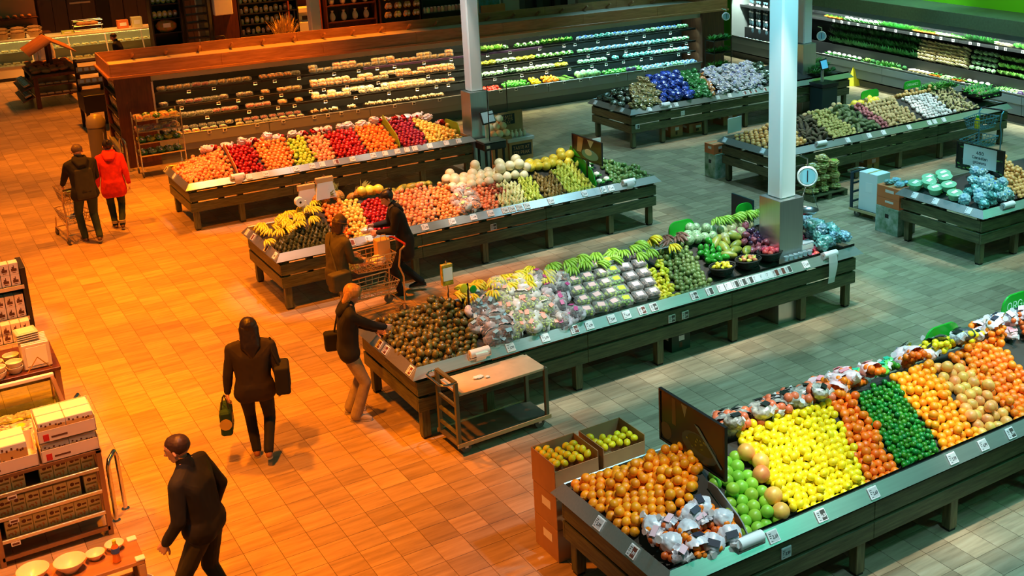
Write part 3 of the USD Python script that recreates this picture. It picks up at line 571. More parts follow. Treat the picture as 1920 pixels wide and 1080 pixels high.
def rz_of(deg): return rotm(0, 0, math.radians(deg))
class Frame:
    def __init__(s, ox, oy, deg): s.o = np.array([ox, oy]); s.deg = deg; a = math.radians(deg); s.dx = np.array([math.cos(a), math.sin(a)]); s.dy = np.array([-s.dx[1], s.dx[0]])
    def w(s, x, y, z=0): p = s.o + s.dx * x + s.dy * y; return (p[0], p[1], z)
    def R(s): return rz_of(s.deg)
LC = Frame(4.2, 25.93, -2.5)
LCL, LCD = 16.35, 2.05
case = thing('refrigerated_case', 'very long double sided refrigerated case with a wooden box header', 'display case', LC.w(0, 0), LC.deg)
def cb(name, m, *b, bev=0.0, smooth=False, parent=None):
    mb = MB()
    for q in b: mb.bx(*q, b=bev)
    return mb.build(name, m, parent or case, smooth)
cb('plinth', M_DARKGREY, (0.08, LCL - .08, 0.10, LCD - .10, 0, 0.22))
cb('bumper', M_GREYCASE, (0.0, LCL, 0.06, LCD - .06, 0.22, 0.38), bev=.01)
for k in range(6):
    a, b = 0.8 + k * 14.7 / 6, 0.8 + (k + 1) * 14.7 / 6
    cb('front_panel', M_GREYCASE, (a + .004, b - .004, 0.0, 0.05, 0.38, 0.60), bev=.008)
    cb('well', M_SHELF, (a, b, 0.05, 0.98, 0.40, 0.56))
    cb('back_panel', M_CASEBACK, (a, b, 0.96, 1.02, 0.40, 2.0))
    for j, z in enumerate((0.93, 1.22, 1.57)):
        col = M_PURPLE if (j == 2 and k in (2, 3)) else M_SHELF
        cb('shelf', M_SHELF, (a + .003, b - .003, 0.27, 0.96, z - .045, z - .02))
        cb('shelf_edge', col, (a + .003, b - .003, 0.245, 0.268, z - .06, z - .005), bev=.004)
cb('lip_rail', M_STEEL, (0.8, 15.55, -0.008, 0.03, 0.60, 0.625), bev=.004)
cb('end_panel', M_DARKWOOD, (0.04, 0.80, 0.0, 0.06, 0.0, 2.02), bev=.006); cb('end_panel', M_DARKWOOD, (15.55, LCL - .04, 0.0, 0.06, 0.0, 2.02), bev=.006)
cb('end_wall', M_DARKWOOD, (0.32, 0.78, 0.06, LCD - .06, 0.0, 2.02)); cb('end_wall', M_DARKWOOD, (15.57, 15.7, 0.06, LCD - .06, 0.0, 2.02))
cb('corner_post', M_DARKWOOD, (0.04, 0.14, LCD - .22, LCD - .06, 0, 2.02)); cb('rear_panel', M_GREYCASE, (0.8, 15.55, LCD - .12, LCD - .06, 0.38, 1.9))
cb('valance', M_VALANCE, (0.8, 15.55, 0.10, 0.13, 1.86, 2.04)); cb('end_trim', M_STEEL, (0.79, 0.83, -.005, 0.02, 0.6, 1.86))
# wooden box header, open on top, planks of about 2.3 m, with cross cleats
nP = 7
for k in range(nP):
    a, b = k * LCL / nP, (k + 1) * LCL / nP
    cb('fascia_board', M_FASCIA, (a + .002, b - .002, -0.06, -0.03, 2.02, 2.33), bev=.004)
    cb('rear_fascia_board', M_FASCIA, (a + .002, b - .002, LCD + .03, LCD + .06, 2.02, 2.33), bev=.004)
cb('fascia_end', M_FASCIA, (-.03, 0.0, -0.06, LCD + .06, 2.02, 2.33), bev=.004); cb('fascia_end', M_FASCIA, (LCL, LCL + .03, -0.06, LCD + .06, 2.02, 2.33), bev=.004)
cb('lower_moulding', M_FASCIA, (-.06, LCL + .06, -0.085, -0.06, 2.0, 2.06), bev=.006); cb('end_moulding', M_FASCIA, (-.085, -.03, -0.085, LCD + .085, 2.0, 2.06), bev=.006)
cb('header_floor', mat('header_top', (196, 186, 168), .6), (0.0, LCL, -0.03, LCD + .03, 2.04, 2.10))
cb('light_rail', M_WHITE, (0.1, LCL - .1, 0.10, 0.22, 2.10, 2.26), bev=.01)
for k in range(21):
    x = 0.75 + k * 0.76
    MB().box((x, LCD - .10, 2.20), (0.05, 0.26, 0.05), rotm(-.5, 0, 0)).build('cleat', M_FASCIA, case, False)
# ---- packs
def clam_kind(name, col, w=.17, d=.13, h=.08, lab=None, nb=9, rb=.028, mat_=None):
    k = kind_of(name); rg = np.random.default_rng(hash_(name) % 9999)
    m = MB()
    for q in range(nb): m.ball((rg.uniform(-w/2+rb, w/2-rb), rg.uniform(-d/2+rb, d/2-rb), rg.uniform(rb, h-rb*.8)), rb, 1)
    m.build('contents', mat_ or mat(name + '_food', col, .5, noise=.4, nscale=25, var=.15), k, True)
    MB().box((0, 0, h/2), (w, d, h), b=.02).build('clear_box', M_CLEAR, k, False)
    if lab is not None: MB().box((0, 0, h + .001), (w*.5, d*.45, .002)).build('label', mat('lab_%d_%d_%d' % lab, lab, .6), k, False)
    return k
def tray_kind(name, col, w=.2, d=.3, h=.09, n=16, rb=.03):
    k = kind_of(name); rg = np.random.default_rng(hash_(name) % 9999)
    m = MB().bx(-w/2, w/2, -d/2, d/2, 0, .01)
    for a in (-1, 1): m.bx(a*w/2-.004, a*w/2+.004, -d/2, d/2, 0, h).bx(-w/2, w/2, a*d/2-.004, a*d/2+.004, 0, h)
    m.build('tray', M_TRAYDARK, k, False)
    m = MB()
    for q in range(n): m.ball((rg.uniform(-w/2+rb, w/2-rb), rg.uniform(-d/2+rb, d/2-rb), h + rg.uniform(-.02, .025)), rb, 1)
    m.build('contents', mat(name + '_food', col, .5, noise=.3, nscale=25), k, True); return k
def bag_kind(name, col, w=.16, d=.11, h=.1, lab=(240, 240, 240), seed=1, m=None, glossy=.2, col2=None):
    k = kind_of(name)
    MB().blob((0, 0, h*.5), (w/2, d/2, h/2), .5, 3.2, seed, 3).build('bag', m or mat(name + '_film', col, glossy, noise=.5, nscale=16, col2=col2 or tuple(int(c*.55) for c in col), spec=.8), k, 50)
    if lab is not None: MB().blob((0, -.01, h*.62), (w*.3, d*.36, h*.42), .2, 2, seed + 3, 1).build('label', mat('lab_%d_%d_%d' % lab, lab, .5), k, 50)
    return k
def leaf_mb(n, L, wd, spread, rg, z0=0.0, up=.6):
    m = MB()
    for i in range(n):
        a = rg.uniform(0, 6.28); e = rg.uniform(up - .4, up + .4); l = L * rg.uniform(.6, 1.1); w = wd * rg.uniform(.7, 1.2)
        d = np.array([math.cos(a)*math.cos(e), math.sin(a)*math.cos(e), math.sin(e)]); s = np.cross(d, [0, 0, 1]); s /= np.linalg.norm(s) + 1e-9; n_ = np.cross(s, d)
        o = np.array([rg.normal(0, spread), rg.normal(0, spread), z0])
        v = [o, o + d*l*.5 - s*w*.5 + n_*w*.12, o + d*l, o + d*l*.5 + s*w*.5 + n_*w*.12, o + d*l*.5 - n_*w*.06]
        m.add(v, [(0, 1, 4), (1, 2, 4), (2, 3, 4), (3, 0, 4)])
    return m
def leafy_kind(name, m, n=46, L=.14, wd=.06, spread=.03, up=.6, core=None):
    k = kind_of(name); rg = np.random.default_rng(hash_(name) % 9999)
    leaf_mb(n, L, wd, spread, rg, .02, up).build('leaves', m, k, False)
    if core: MB().blob((0, 0, .06), (.06, .06, .05), .2, 5, 2, 2).build('head', core, k, 40)
    return k
def hand_kind(name, part, m, n, r, L, spread=.03, seed=1, top=None):
    k = kind_of(name); rg = np.random.default_rng(seed); mb = MB()
    for i in range(n):
        x, z = rg.uniform(-spread, spread), r + rg.uniform(0, spread); a = rg.normal(0, .07)
        mb.tube([(x, -L/2, z), (x + a*.3*L, 0, z + .004), (x + a*L, L/2, z)], [r*.35, r*.9, r], 6)
    mb.build(part, m, k, 50)
    if top is not None: leaf_mb(16, .12, .05, .03, rg, .03, .5).mesh_shift = None; leaf_mb(18, .13, .05, .03, rg, .03, .3).build('leaves', top, k, False)
    return k
CK = {}
for nm, col, lab in (('orange_fruit_box', (240, 150, 40), (250, 240, 220)), ('golden_salad_box', (222, 170, 70), None), ('red_berry_box', (170, 40, 40), None), ('pale_salad_box', (236, 214, 160), (250, 250, 250)), ('dark_green_box', (70, 80, 40), None), ('melon_cube_box', (244, 180, 100), (230, 60, 50)), ('brown_nut_box', (120, 70, 40), (250, 240, 200))): CK[nm] = clam_kind(nm, col, lab=lab)
for nm, col in (('mushroom_tray', (226, 206, 170)), ('brown_mushroom_tray', (170, 130, 90)), ('orange_tomato_tray', (230, 130, 50))): CK[nm] = tray_kind(nm, col)
for nm, col, lab in (('green_salad_bag', (80, 150, 60), (235, 240, 235)), ('pale_green_bag', (170, 210, 150), (240, 240, 240)), ('white_bag', (228, 236, 236), (40, 90, 190)), ('blue_white_bag', (210, 225, 240), (50, 80, 180)), ('teal_bag', (120, 190, 180), (240, 250, 250)), ('dark_leaf_bag', (40, 80, 46), (230, 235, 230)), ('yellow_bag', (220, 210, 40), (90, 140, 40))): CK[nm] = bag_kind(nm, col, lab=lab, seed=hash_(nm) % 50)
CK['green_lettuce'] = leafy_kind('green_lettuce', M['leaf_green'], 60, .12, .08, .02, .7, M['leaf_pale']); CK['dark_greens'] = leafy_kind('dark_leaf_bunch', M['leaf_dark'], 70, .2, .05, .04, .5); CK['herbs'] = leafy_kind('herb_bunch', M['leaf_green'], 80, .2, .035, .045, .4)
CK['pale_lettuce'] = leafy_kind('pale_lettuce', M['leaf_pale'], 56, .12, .08, .02, .7, M['leaf_pale']); CK['cauliflower'] = leafy_kind('cauliflower', M['leaf_green'], 26, .12, .07, .03, .2, mat('cauliflower_head', (240, 236, 214), .7)); CK['broccoli'] = leafy_kind('broccoli', M['leaf_dark'], 10, .08, .04, .03, .2, mat('broccoli_head', (50, 110, 50), .8))
CK['cabbage'] = kind1('green_cabbage', 'head', MB().blob((0, 0, .085), (.095, .09, .085), .12, 3, 4, 2), mat('cabbage_leaf', (160, 205, 120), .45, noise=.4, nscale=12, stretch=(1, 1, .3))); CK['purple_cabbage'] = kind1('purple_cabbage', 'head', MB().blob((0, 0, .08), (.08, .08, .08), .1, 3, 5, 2), mat('purple_cabbage_leaf', (70, 40, 84), .4))
CK['carrots'] = hand_kind('carrot_bundle', 'carrots', mat('carrot_root', (238, 130, 40), .5), 12, .014, .24, .04, 3, M['leaf_green']); CK['celery'] = hand_kind('celery_bunch', 'stalks', mat('celery_stalk', (170, 215, 130), .4), 9, .014, .3, .035, 4, M['leaf_green']); CK['roots'] = hand_kind('pale_root_bundle', 'roots', mat('parsnip_root', (226, 206, 160), .6), 9, .02, .22, .04, 5); CK['leeks'] = hand_kind('leek_bundle', 'stalks', mat('leek_stalk', (214, 226, 170), .4), 8, .018, .36, .04, 6, M['leaf_green'])
CK['asparagus'] = hand_kind('asparagus_bundle', 'stalks', mat('asparagus_stalk', (90, 140, 60), .5), 16, .008, .24, .03, 7)
CK['pepper_y'] = kind1('yellow_pepper', 'skin', MB().blob((0, 0, .045), (.042, .04, .048), .22, 2.2, 3, 2), M['pepper_yellow']); CK['pepper_o'] = kind1('orange_pepper', 'skin', MB().blob((0, 0, .045), (.042, .04, .048), .22, 2.2, 5, 2), M['pepper_orange']); CK['pepper_g'] = kind1('green_pepper', 'skin', MB().blob((0, 0, .045), (.042, .04, .048), .22, 2.2, 7, 2), M['pepper_green'])
CK['tomatoes'] = kind1('tomato', 'skin', sphere_fruit(.042, .88, .08), M['tomato_skin'])
NICE = {'orange_fruit_box': 'clear box of orange fruit', 'golden_salad_box': 'clear box of golden salad', 'red_berry_box': 'clear box of dark red berries', 'pale_salad_box': 'clear box of pale salad', 'dark_green_box': 'clear box of dark greens', 'melon_cube_box': 'clear box of melon cubes', 'brown_nut_box': 'clear box of brown nuts', 'mushroom_tray': 'dark tray of pale mushrooms', 'brown_mushroom_tray': 'dark tray of brown mushrooms', 'orange_tomato_tray': 'dark tray of small orange tomatoes',
 'green_salad_bag': 'green salad bag', 'pale_green_bag': 'pale green vegetable bag', 'white_bag': 'white vegetable bag with blue label', 'blue_white_bag': 'blue and white bag', 'teal_bag': 'teal bag', 'dark_leaf_bag': 'dark green leaf bag', 'yellow_bag': 'yellow bag', 'green_lettuce': 'green lettuce head', 'dark_greens': 'bunch of dark leafy greens', 'herbs': 'bunch of green herbs', 'pale_lettuce': 'pale lettuce head', 'cauliflower': 'white cauliflower', 'broccoli': 'green broccoli', 'cabbage': 'pale green cabbage', 'purple_cabbage': 'purple cabbage', 'carrots': 'bundle of orange carrots', 'celery': 'celery bunch', 'roots': 'bundle of pale roots', 'leeks': 'bundle of leeks', 'asparagus': 'bundle of asparagus', 'pepper_y': 'yellow pepper', 'pepper_o': 'orange pepper', 'pepper_g': 'dark green pepper', 'tomatoes': 'red tomato'}
CAT = lambda k: 'box' if k.endswith('box') else 'tray' if k.endswith('tray') else 'bag' if k.endswith('bag') else 'pepper' if k.startswith('pepper') else k.rstrip('s').replace('_', ' ').split()[-1]
def stock(fr, kinds, x0, x1, y, z, dx, where, rows=1, dy=.2, dz=0, pile=1, tilt=0.0, sc=1.0, fill=.95, seed=0, jz=.0, name=None):
    "stands copies along a shelf of the frame fr"
    rg = np.random.default_rng(seed + int(x0 * 100) + int(z * 1000))
    kd = kinds; run = None; left = 0
    for r in range(rows):
        x = x0 + dx/2
        while x < x1 - dx*.3:
            if left <= 0: run = kd[int(rg.integers(len(kd)))]; left = int(rg.integers(2, 5))
            left -= 1
            for p in range(pile):
                if rg.random() > fill - p * .35: continue
                lab = NICE[run] + ' ' + where
                copy_of(CK[run], str(CK[run].GetName()), lab, CAT(run), fr.w(x + rg.normal(0, .006), y + r * dy, z + r * dz + p * .085 + rg.uniform(0, jz)), group=lab, mat3=fr.R() @ rotm(tilt, 0, rg.normal(0, .12)) * (sc * rg.uniform(.94, 1.06)))
            x += dx
S3, S2, S1, S0 = .93, 1.22, 1.57, .565
warm = ['orange_fruit_box', 'golden_salad_box', 'dark_green_box', 'brown_nut_box', 'red_berry_box']; gold = ['golden_salad_box', 'pale_salad_box', 'melon_cube_box', 'orange_fruit_box']
green = ['green_salad_bag', 'pale_green_bag', 'dark_leaf_bag', 'yellow_bag']; cool = ['white_bag', 'blue_white_bag', 'teal_bag', 'pale_green_bag']
dsc = [('top', S1), ('second', S2), ('third', S3)]
for i, (nm, z) in enumerate(dsc):
    stock(LC, warm, .95, 4.3, .36, z, .19, 'on the dim left %s shelf of the long case' % nm, seed=i, fill=.86, sc=1.15)
    stock(LC, gold, 4.4, 8.1, .36, z, .195, 'on the golden middle %s shelf of the long case' % nm, seed=10 + i, pile=2, sc=1.12)
    stock(LC, green if i else ['green_lettuce', 'pale_lettuce', 'green_salad_bag'], 8.7, 11.6, .36, z, .19, 'on the %s shelf right of the column' % nm, seed=20 + i, sc=1.3)
    stock(LC, cool, 11.7, 15.4, .36, z, .18, 'on the right end %s shelf of the long case' % nm, seed=30 + i, sc=1.25)
stock(LC, warm, .95, 4.2, .22, S0, .2, 'in the bottom bin at the left of the long case', rows=2, dy=.22, dz=.05, seed=41)
stock(LC, ['mushroom_tray', 'brown_mushroom_tray', 'mushroom_tray', 'orange_tomato_tray'], 4.3, 7.9, .24, S0, .23, 'in the bottom bin of the long case left of the column', seed=42)
LCF = lambda ks, a, b, dxx, rows, w, **k: stock(LC, ks, a, b, .14, S0, dxx, w, rows=rows, dy=dxx * .8, dz=.02, **k)
LCF(['tomatoes'], 8.6, 9.35, .088, 4, 'in the bottom bin just right of the column', pile=1, jz=.05)
LCF(['pepper_g'], 9.4, 10.15, .09, 4, 'in the bottom bin beside the red tomatoes', jz=.05)
LCF(['pepper_y'], 10.2, 10.5, .09, 4, 'in the bottom bin beside the orange ones', jz=.05)
LCF(['pepper_o'], 10.55, 11.0, .09, 4, 'in the bottom bin beside the green beans', jz=.05)
LCF(['asparagus'], 11.05, 11.5, .1, 3, 'in the bottom bin of the long case', jz=.05)
LCF(['cabbage'], 11.55, 12.3, .18, 2, 'in the bottom bin of the long case', jz=.03)
LCF(['purple_cabbage', 'cauliflower', 'green_lettuce'], 12.4, 13.6, .17, 2, 'in the bottom bin at the right of the long case', seed=3)
LCF(cool, 13.6, 15.45, .17, 2, 'in the bottom bin at the right end of the long case', seed=4)
# golden packs on the left end of the case
ek = kind_of('golden_pack'); MB().box((0, 0, .13), (.03, .19, .26), b=.012).build('pack', mat('golden_pack_film', (240, 176, 70), .35, noise=.4, nscale=9, col2=(190, 110, 40), var=.15), ek, False); MB().box((-.016, 0, .15), (.003, .12, .1)).build('label', mat('lab_250_225_160', (250, 225, 160), .5), ek, False)
for j, z in enumerate((.25, .70, 1.14, 1.58)):
    cb('end_shelf', M_SHELF, (.05, .30, .2, 1.8, z - .03, z)); cb('end_rail', M_BLACK, (.03, .05, .2, 1.8, z, z + .03))
    for i in range(7):
        copy_of(ek, 'golden_pack', 'upright golden pack on the end shelves of the long case', 'pack', LC.w(.15, .34 + i * .22, z), group='golden packs on the end shelves', mat3=LC.R() @ rotm(0, -.12, 0))
# ================================================================ right hand wall case
RC = Frame(22.05, 16.2, 84.29)            # x runs away from the viewer, y out into the shop is negative
RC.dy = -RC.dy                            # y now points into the case (towards +x)
RR = np.c_[np.append(RC.dx, 0), np.append(RC.dy, 0), [0, 0, 1]]
case = UsdGeom.Xform.Define(stage, numbered('/World', 'wall_case')); place(case, (22.05, 16.2, 0), mat3=RR); tag(case, 'refrigerated produce case running along the right hand wall', 'display case'); case = case.GetPrim()
R0, R1 = -2.2, 12.1
def cbr(name, m, *b, bev=0.0):
    mb = MB()
    for q in b: mb.bx(*q, b=bev)
    v, f = mb.data(); return MB().add(v, f[:, ::-1]).build(name, m, case, False)
cbr('plinth', M_DARKGREY, (R0, R1, .05, .3, 0, .16))
for k in range(6):
    a, b = R0 + k * (R1 - R0) / 6, R0 + (k + 1) * (R1 - R0) / 6
    cbr('front_panel', mat('blue_grey_case', (120, 140, 146), .4), (a + .004, b - .004, 0, .05, .2, .66), bev=.01); cbr('front_band', mat('blue_grey_band', (150, 170, 176), .4), (a + .004, b - .004, -.02, .0, .46, .64), bev=.008)
    cbr('well', M_SHELF, (a, b, .05, .95, .5, .55)); cbr('back_panel', M_CASEBACK, (a, b, .98, 1.03, .5, 2.0))
    cbr('step', M_SHELF, (a, b, .50, .53, .5, .9)); cbr('upper_shelf', M_SHELF, (a + .003, b - .003, .33, .97, 1.58, 1.61)); cbr('shelf_edge', M_SHELF, (a + .003, b - .003, .31, .33, 1.57, 1.64))
    cbr('header_board', M_FASCIA_D, (a + .002, b - .002, -.04, .0, 2.02, 2.36), bev=.004); cbr('valance', mat('teal_grey_valance', (120, 150, 160), .5), (a, b, .05, .08, 1.88, 2.04))
cbr('lip_rail', M_STEEL, (R0, R1, -.02, .02, .66, .69)); cbr('top', M_FASCIA_D, (R0, R1, .0, 1.1, 2.32, 2.36)); cbr('end_panel', M_GREYCASE, (R1, R1 + .06, 0, 1.1, 0, 2.3))
gw = MB().bx(22.05, 22.1, 0, 1, 0, 1)
wall = UsdGeom.Xform.Define(stage, '/World/wall_right'); tag(wall, 'bright green painted wall above the right hand case', None, None, 'structure')
wv, wf = MB().bx(R0 - 6, R1 + 3, 1.1, 1.25, 0, 7.5).data()
MB().add(wv @ RR.T + np.array([22.05, 16.2, 0]), wf[:, ::-1]).build('painted_wall', mat('green_wall_paint', (90, 200, 20), .55), '/World/wall_right', False)
class RF:
    def w(s, x, y, z=0): p = RC.o + RC.dx * x + RC.dy * y; return (p[0], p[1], z)
    def R(s): return rz_of(84.29 - 180) @ np.diag([1, 1, 1])
RFr = RF()
whr = 'on the upper shelf of the right wall case'
for kk, a, b, d in ((['roots', 'carrots'], 7.2, 8.0, .2), (['leeks', 'cauliflower'], 5.6, 7.2, .2), (['herbs', 'green_lettuce'], 4.3, 5.6, .22), (['carrots'], 3.55, 4.3, .11), (['celery', 'leeks'], 2.6, 3.55, .17), (['herbs', 'dark_greens'], 1.6, 2.6, .22), (['roots'], 1.1, 1.6, .16), (['cauliflower', 'pale_lettuce', 'green_lettuce'], -1.5, 1.1, .21)):
    stock(RFr, kk, a, b, .52, 1.62, d, whr, rows=1, tilt=-.3, seed=int(a * 10), sc=1.15)
wh2 = 'on the stepped wall of the right wall case'
def wall_stack(kk, a, b, d, z0, z1, dz, sc=1.0, seed=0, y=.56):
    rg = np.random.default_rng(seed)
    for z in np.arange(z0, z1, dz):
        for x in np.arange(a, b, d):
            lab = NICE[kk] + ' ' + wh2
            copy_of(CK[kk], str(CK[kk].GetName()), lab, CAT(kk), RFr.w(x + d/2, y + (z - z0) * .18 + rg.uniform(-.02, .02), z), group=lab, mat3=RFr.R() @ rotm(-.5, 0, rg.normal(0, .25)) * sc)
wall_stack('dark_greens', 4.2, 7.7, .24, .92, 1.45, .19, 1.1, 1); wall_stack('roots', 2.5, 3.5, .13, .92, 1.42, .085, .95, 2); wall_stack('roots', 3.6, 4.15, .13, .92, 1.42, .085, .95, 12)
wall_stack('green_salad_bag' if False else 'pale_green_bag', 1.55, 2.4, .17, .92, 1.4, .13, 1, 3); wall_stack('pale_lettuce', .7, 1.5, .2, .92, 1.35, .17, 1, 4); wall_stack('cauliflower', .15, .6, .2, .92, 1.3, .2, .9, 5); wall_stack('dark_greens', -.5, .1, .22, .92, 1.35, .2, 1, 6); wall_stack('white_bag', -1.3, -.55, .16, .92, 1.3, .14, 1, 7)
wh3 = 'in the bottom bin of the right wall case'
for kk, a, b, d in ((['dark_greens', 'cauliflower'], 6.2, 7.7, .22), (['herbs', 'broccoli', 'pale_lettuce'], 4.4, 6.2, .21), (['roots'], 3.5, 4.4, .16), (['leeks', 'carrots'], 2.4, 3.5, .16), (['cauliflower', 'pale_lettuce'], 1.5, 2.4, .2), (['leeks', 'celery', 'white_bag'], .5, 1.5, .16), (['purple_cabbage', 'cabbage', 'cauliflower'], -.3, .5, .2), (['blue_white_bag', 'cabbage', 'roots'], -1.7, -.3, .19)):
    stock(RFr, kk, a, b, .16, .56, d, wh3, rows=2, dy=.2, dz=.05, tilt=-.12, seed=int(a * 10) + 5)
# hanging packets at the far end of the wall case
pk = kind_of('hanging_packet'); MB().blob((0, 0, -.08), (.06, .02, .085), .15, 2, 3, 2).build('packet', mat('teal_packet_film', (110, 150, 160), .3, noise=.5, nscale=20, col2=(40, 60, 70)), pk, 50); MB().box((0, -.012, .02), (.1, .02, .05)).build('header_card', M_LABELW, pk, False)
for j in range(5):
    for i in range(16):
        copy_of(pk, 'hanging_packet', 'small teal packet hanging on pegs at the far end of the wall case', 'packet', RFr.w(9.0 + i * .19, .5 + .05 * (i % 2), 1.86 - j * .235), group='hanging packets at the far end of the wall case', mat3=RFr.R())
stock(RFr, cool, 8.8, 12.0, .16, .56, .2, 'in the bottom bin at the far end of the wall case', seed=77)
# ================================================================ BAGS, BUNCHES, BOXES AND SIGNS ON THE TABLES
def spot_on(key, s, t, dz=0.0):
    T = TABLES[key]; return (T['x0'] + s, T['yn'] + t, float(deck(key, s, t)) + dz)
def net_bag(name, fruit_mat, wrap, rb=.034, n=7, w=.2, d=.15, lab=None, seed=1, cover=.5, wrap2=None):
    "a sack of round fruit half covered by a printed plastic wrapper"
    k = kind_of(name); rg = np.random.default_rng(seed); m = MB()
    for q in range(n):
        m.ball(((q % 3 - 1) * rb * 1.75 + rg.normal(0, .004), (q // 3 - (n - 1) // 6) * rb * 1.7 + rg.normal(0, .004), rb + (.035 if q >= n - 2 else 0)), rb, 2)
    m.build('fruit', fruit_mat, k, True)
    v = np.array(_ICO[3].vertices); sel = v[:, 0] * .9 + .25 * v[:, 2] > 1 - 2 * cover
    dsp = 1 + .3 * (meshkit.fbm(v * 3.2 + seed * 5, 3, seed) - .5)
    V = v * dsp[:, None] * [w * .56, d * .58, .075] + [0.0, 0, .042]; f = np.asarray(_ICO[3].faces); f = f[sel[f].all(1)]
    wm = mat('wrap_%d_%d_%d' % wrap, wrap, .3, noise=.5, nscale=18, col2=wrap2 or tuple(int(c * .8) for c in wrap), spec=.7)
    usdkit.mesh(stage, numbered(path_of(k), 'wrapper'), (V, f), wm, smooth=40)
    if lab is not None:
        MB().box((w * .3, 0, .112), (w * .26, d * .6, .004), rotm(0, .35, .1)).build('label', mat('lab_%d_%d_%d' % lab, lab, .5), k, False)
    # tied-off corner of film
    m = MB().tube([(w * .5, 0, .04), (w * .6, .01, .06), (w * .68, .03, .075)], [.035, .016, .03], 7); m.build('gathered_end', M_FILMW, k, 40)
    return k
M_FILMW = film('thin_white_film', (245, 245, 245), .35, .2)
def grape_bag(name, col, wrap, lab=None, seed=1, dark=None):
    k = kind_of(name); rg = np.random.default_rng(seed); m = MB()
    for q in range(46):
        u = rg.normal(size=3); u /= np.linalg.norm(u); m.ball(u * [.085, .07, .045] * rg.uniform(.75, 1) + [0, 0, .05], .0135, 1)
    m.build('grapes', mat(name + '_grape', col, .25, var=.2, spec=.7), k, True)
    MB().blob((0, 0, .055), (.105, .09, .062), .3, 2.6, seed, 2).build('bag_film', film('grape_film', clear=.9, rough=.1), k, 40)
    v = np.array(_ICO[2].vertices); sel = v[:, 1] > .35
    V = v * (1 + .3 * (meshkit.fbm(v * 3 + seed, 3, seed) - .5))[:, None] * [.1, .1, .07] + [0, .01, .06]; f = np.asarray(_ICO[2].faces); f = f[sel[f].all(1)]
    usdkit.mesh(stage, numbered(path_of(k), 'wrapper'), (V, f), mat('gwrap_%d_%d_%d' % wrap, wrap, .3, noise=.5, nscale=14, col2=tuple(int(c * .75) for c in wrap), spec=.8), smooth=40)
    if lab is not None: MB().box((.02, -.03, .117), (.07, .045, .004), rotm(.2, .1, .3)).build('label', mat('lab_%d_%d_%d' % lab, lab, .5), k, False)
    return k
def rough(key, kinds, name, cat, label, group, region, d, lay=1, size=1.0, rise=.0, tilt=-.35, jitter=.15, rot=None, maxn=400, follow=True):
    "bags laid in loose overlapping rows that follow the slope"
    rg = np.random.default_rng(hash_(name + str(region)) % 99991); T = TABLES[key]
    poly = np.array([(region[0], region[2]), (region[1], region[2]), (region[1], region[3]), (region[0], region[3])]) if np.ndim(region[0]) == 0 else np.array(region, float)
    a, b = poly.min(0), poly.max(0); kinds = kinds if isinstance(kinds, list) else [kinds]; n = 0
    for L in range(lay):
        for j, t in enumerate(np.arange(a[1] + d * .45, b[1], d * .78)):
            for s in np.arange(a[0] + d * .5 + (j % 2) * d * .4 + L * d * .3, b[0], d):
                p = np.array([s, t]) + rg.normal(0, d * jitter, 2)
                if not inside(p, poly) or n >= maxn: continue
                p[0] = np.clip(p[0], SW + .06, T['L'] - SW - .06); p[1] = np.clip(p[1], SW + .07, TW - SW - .07)
                sl = tilt if t < .95 else -tilt
                z = float(deck(key, p[0], p[1])) - .035 + L * .07 + rise + rg.uniform(0, .02)
                yaw = rg.uniform(0, 6.28) if rot is None else rot + rg.normal(0, .3)
                R = (rotm(-sl, 0, 0) if follow else np.eye(3)) @ rotm(rg.normal(0, .15), rg.normal(0, .15), yaw)
                copy_of(kinds[int(rg.integers(len(kinds)))], name, label, cat, (T['x0'] + p[0], T['yn'] + p[1], z), group=group, mat3=R * (size * rg.uniform(.92, 1.08))); n += 1
# ---- citrus table
NB = [net_bag('netted_mandarins', M['orange_peel_deep'], (238, 232, 232), .030, 9, .2, .16, (40, 44, 60), 3, .55, (200, 200, 215)), net_bag('netted_mandarins', mat('dark_mandarin', (214, 96, 34), .4, var=.1), (240, 226, 230), .03, 9, .2, .16, (230, 190, 200), 8, .45, (60, 60, 70)), net_bag('netted_mandarins', M['orange_peel_deep'], (232, 232, 236), .032, 8, .2, .16, None, 12, .6, (190, 196, 206))]
rough('T4', NB, 'bag_of_mandarins', 'bag', 'white wrapped net bag of mandarins at the front corner of the citrus table', 'bags of mandarins at the front corner', [(.12, .1), (.82, .1), (.86, .55), (.6, .56), (.12, .6)], .17, size=1.05)
BK = [net_bag('black_white_bag', mat('pink_grapefruit', (226, 116, 76), .4, var=.15), (226, 222, 206), .042, 6, .22, .17, (24, 34, 34), 21, .6, (40, 50, 44)), net_bag('black_white_bag', mat('pink_grapefruit', (226, 116, 76), .4), (200, 200, 190), .04, 6, .22, .17, (20, 40, 36), 24, .7, (24, 30, 30))]
rough('T4', BK, 'bag_of_grapefruit', 'bag', 'black and white bag of grapefruit behind the lemons', 'bags of grapefruit behind the lemons', (1.3, 2.55, .92, 1.4), .19, rise=.05, lay=2)
PK = [net_bag('pink_wrapped_bag', M['orange_peel_deep'], (244, 196, 196), .036, 8, .24, .17, None, 31, .55, (250, 232, 230)), net_bag('pink_wrapped_bag', M['orange_peel_deep'], (248, 226, 224), .036, 8, .24, .17, (236, 150, 160), 35, .6, (244, 180, 186))]
rough('T4', PK, 'pink_wrapped_bag', 'bag', 'pink and white wrapped bag of oranges behind the deep oranges', 'pink wrapped bags behind the deep oranges', (2.6, 3.25, .9, 1.4), .2, rise=.06, lay=2)
LK = [net_bag('lime_bag', M['lime_peel'], (120, 210, 60), .028, 9, .2, .15, (40, 180, 140), 41, .4, (60, 190, 130))]
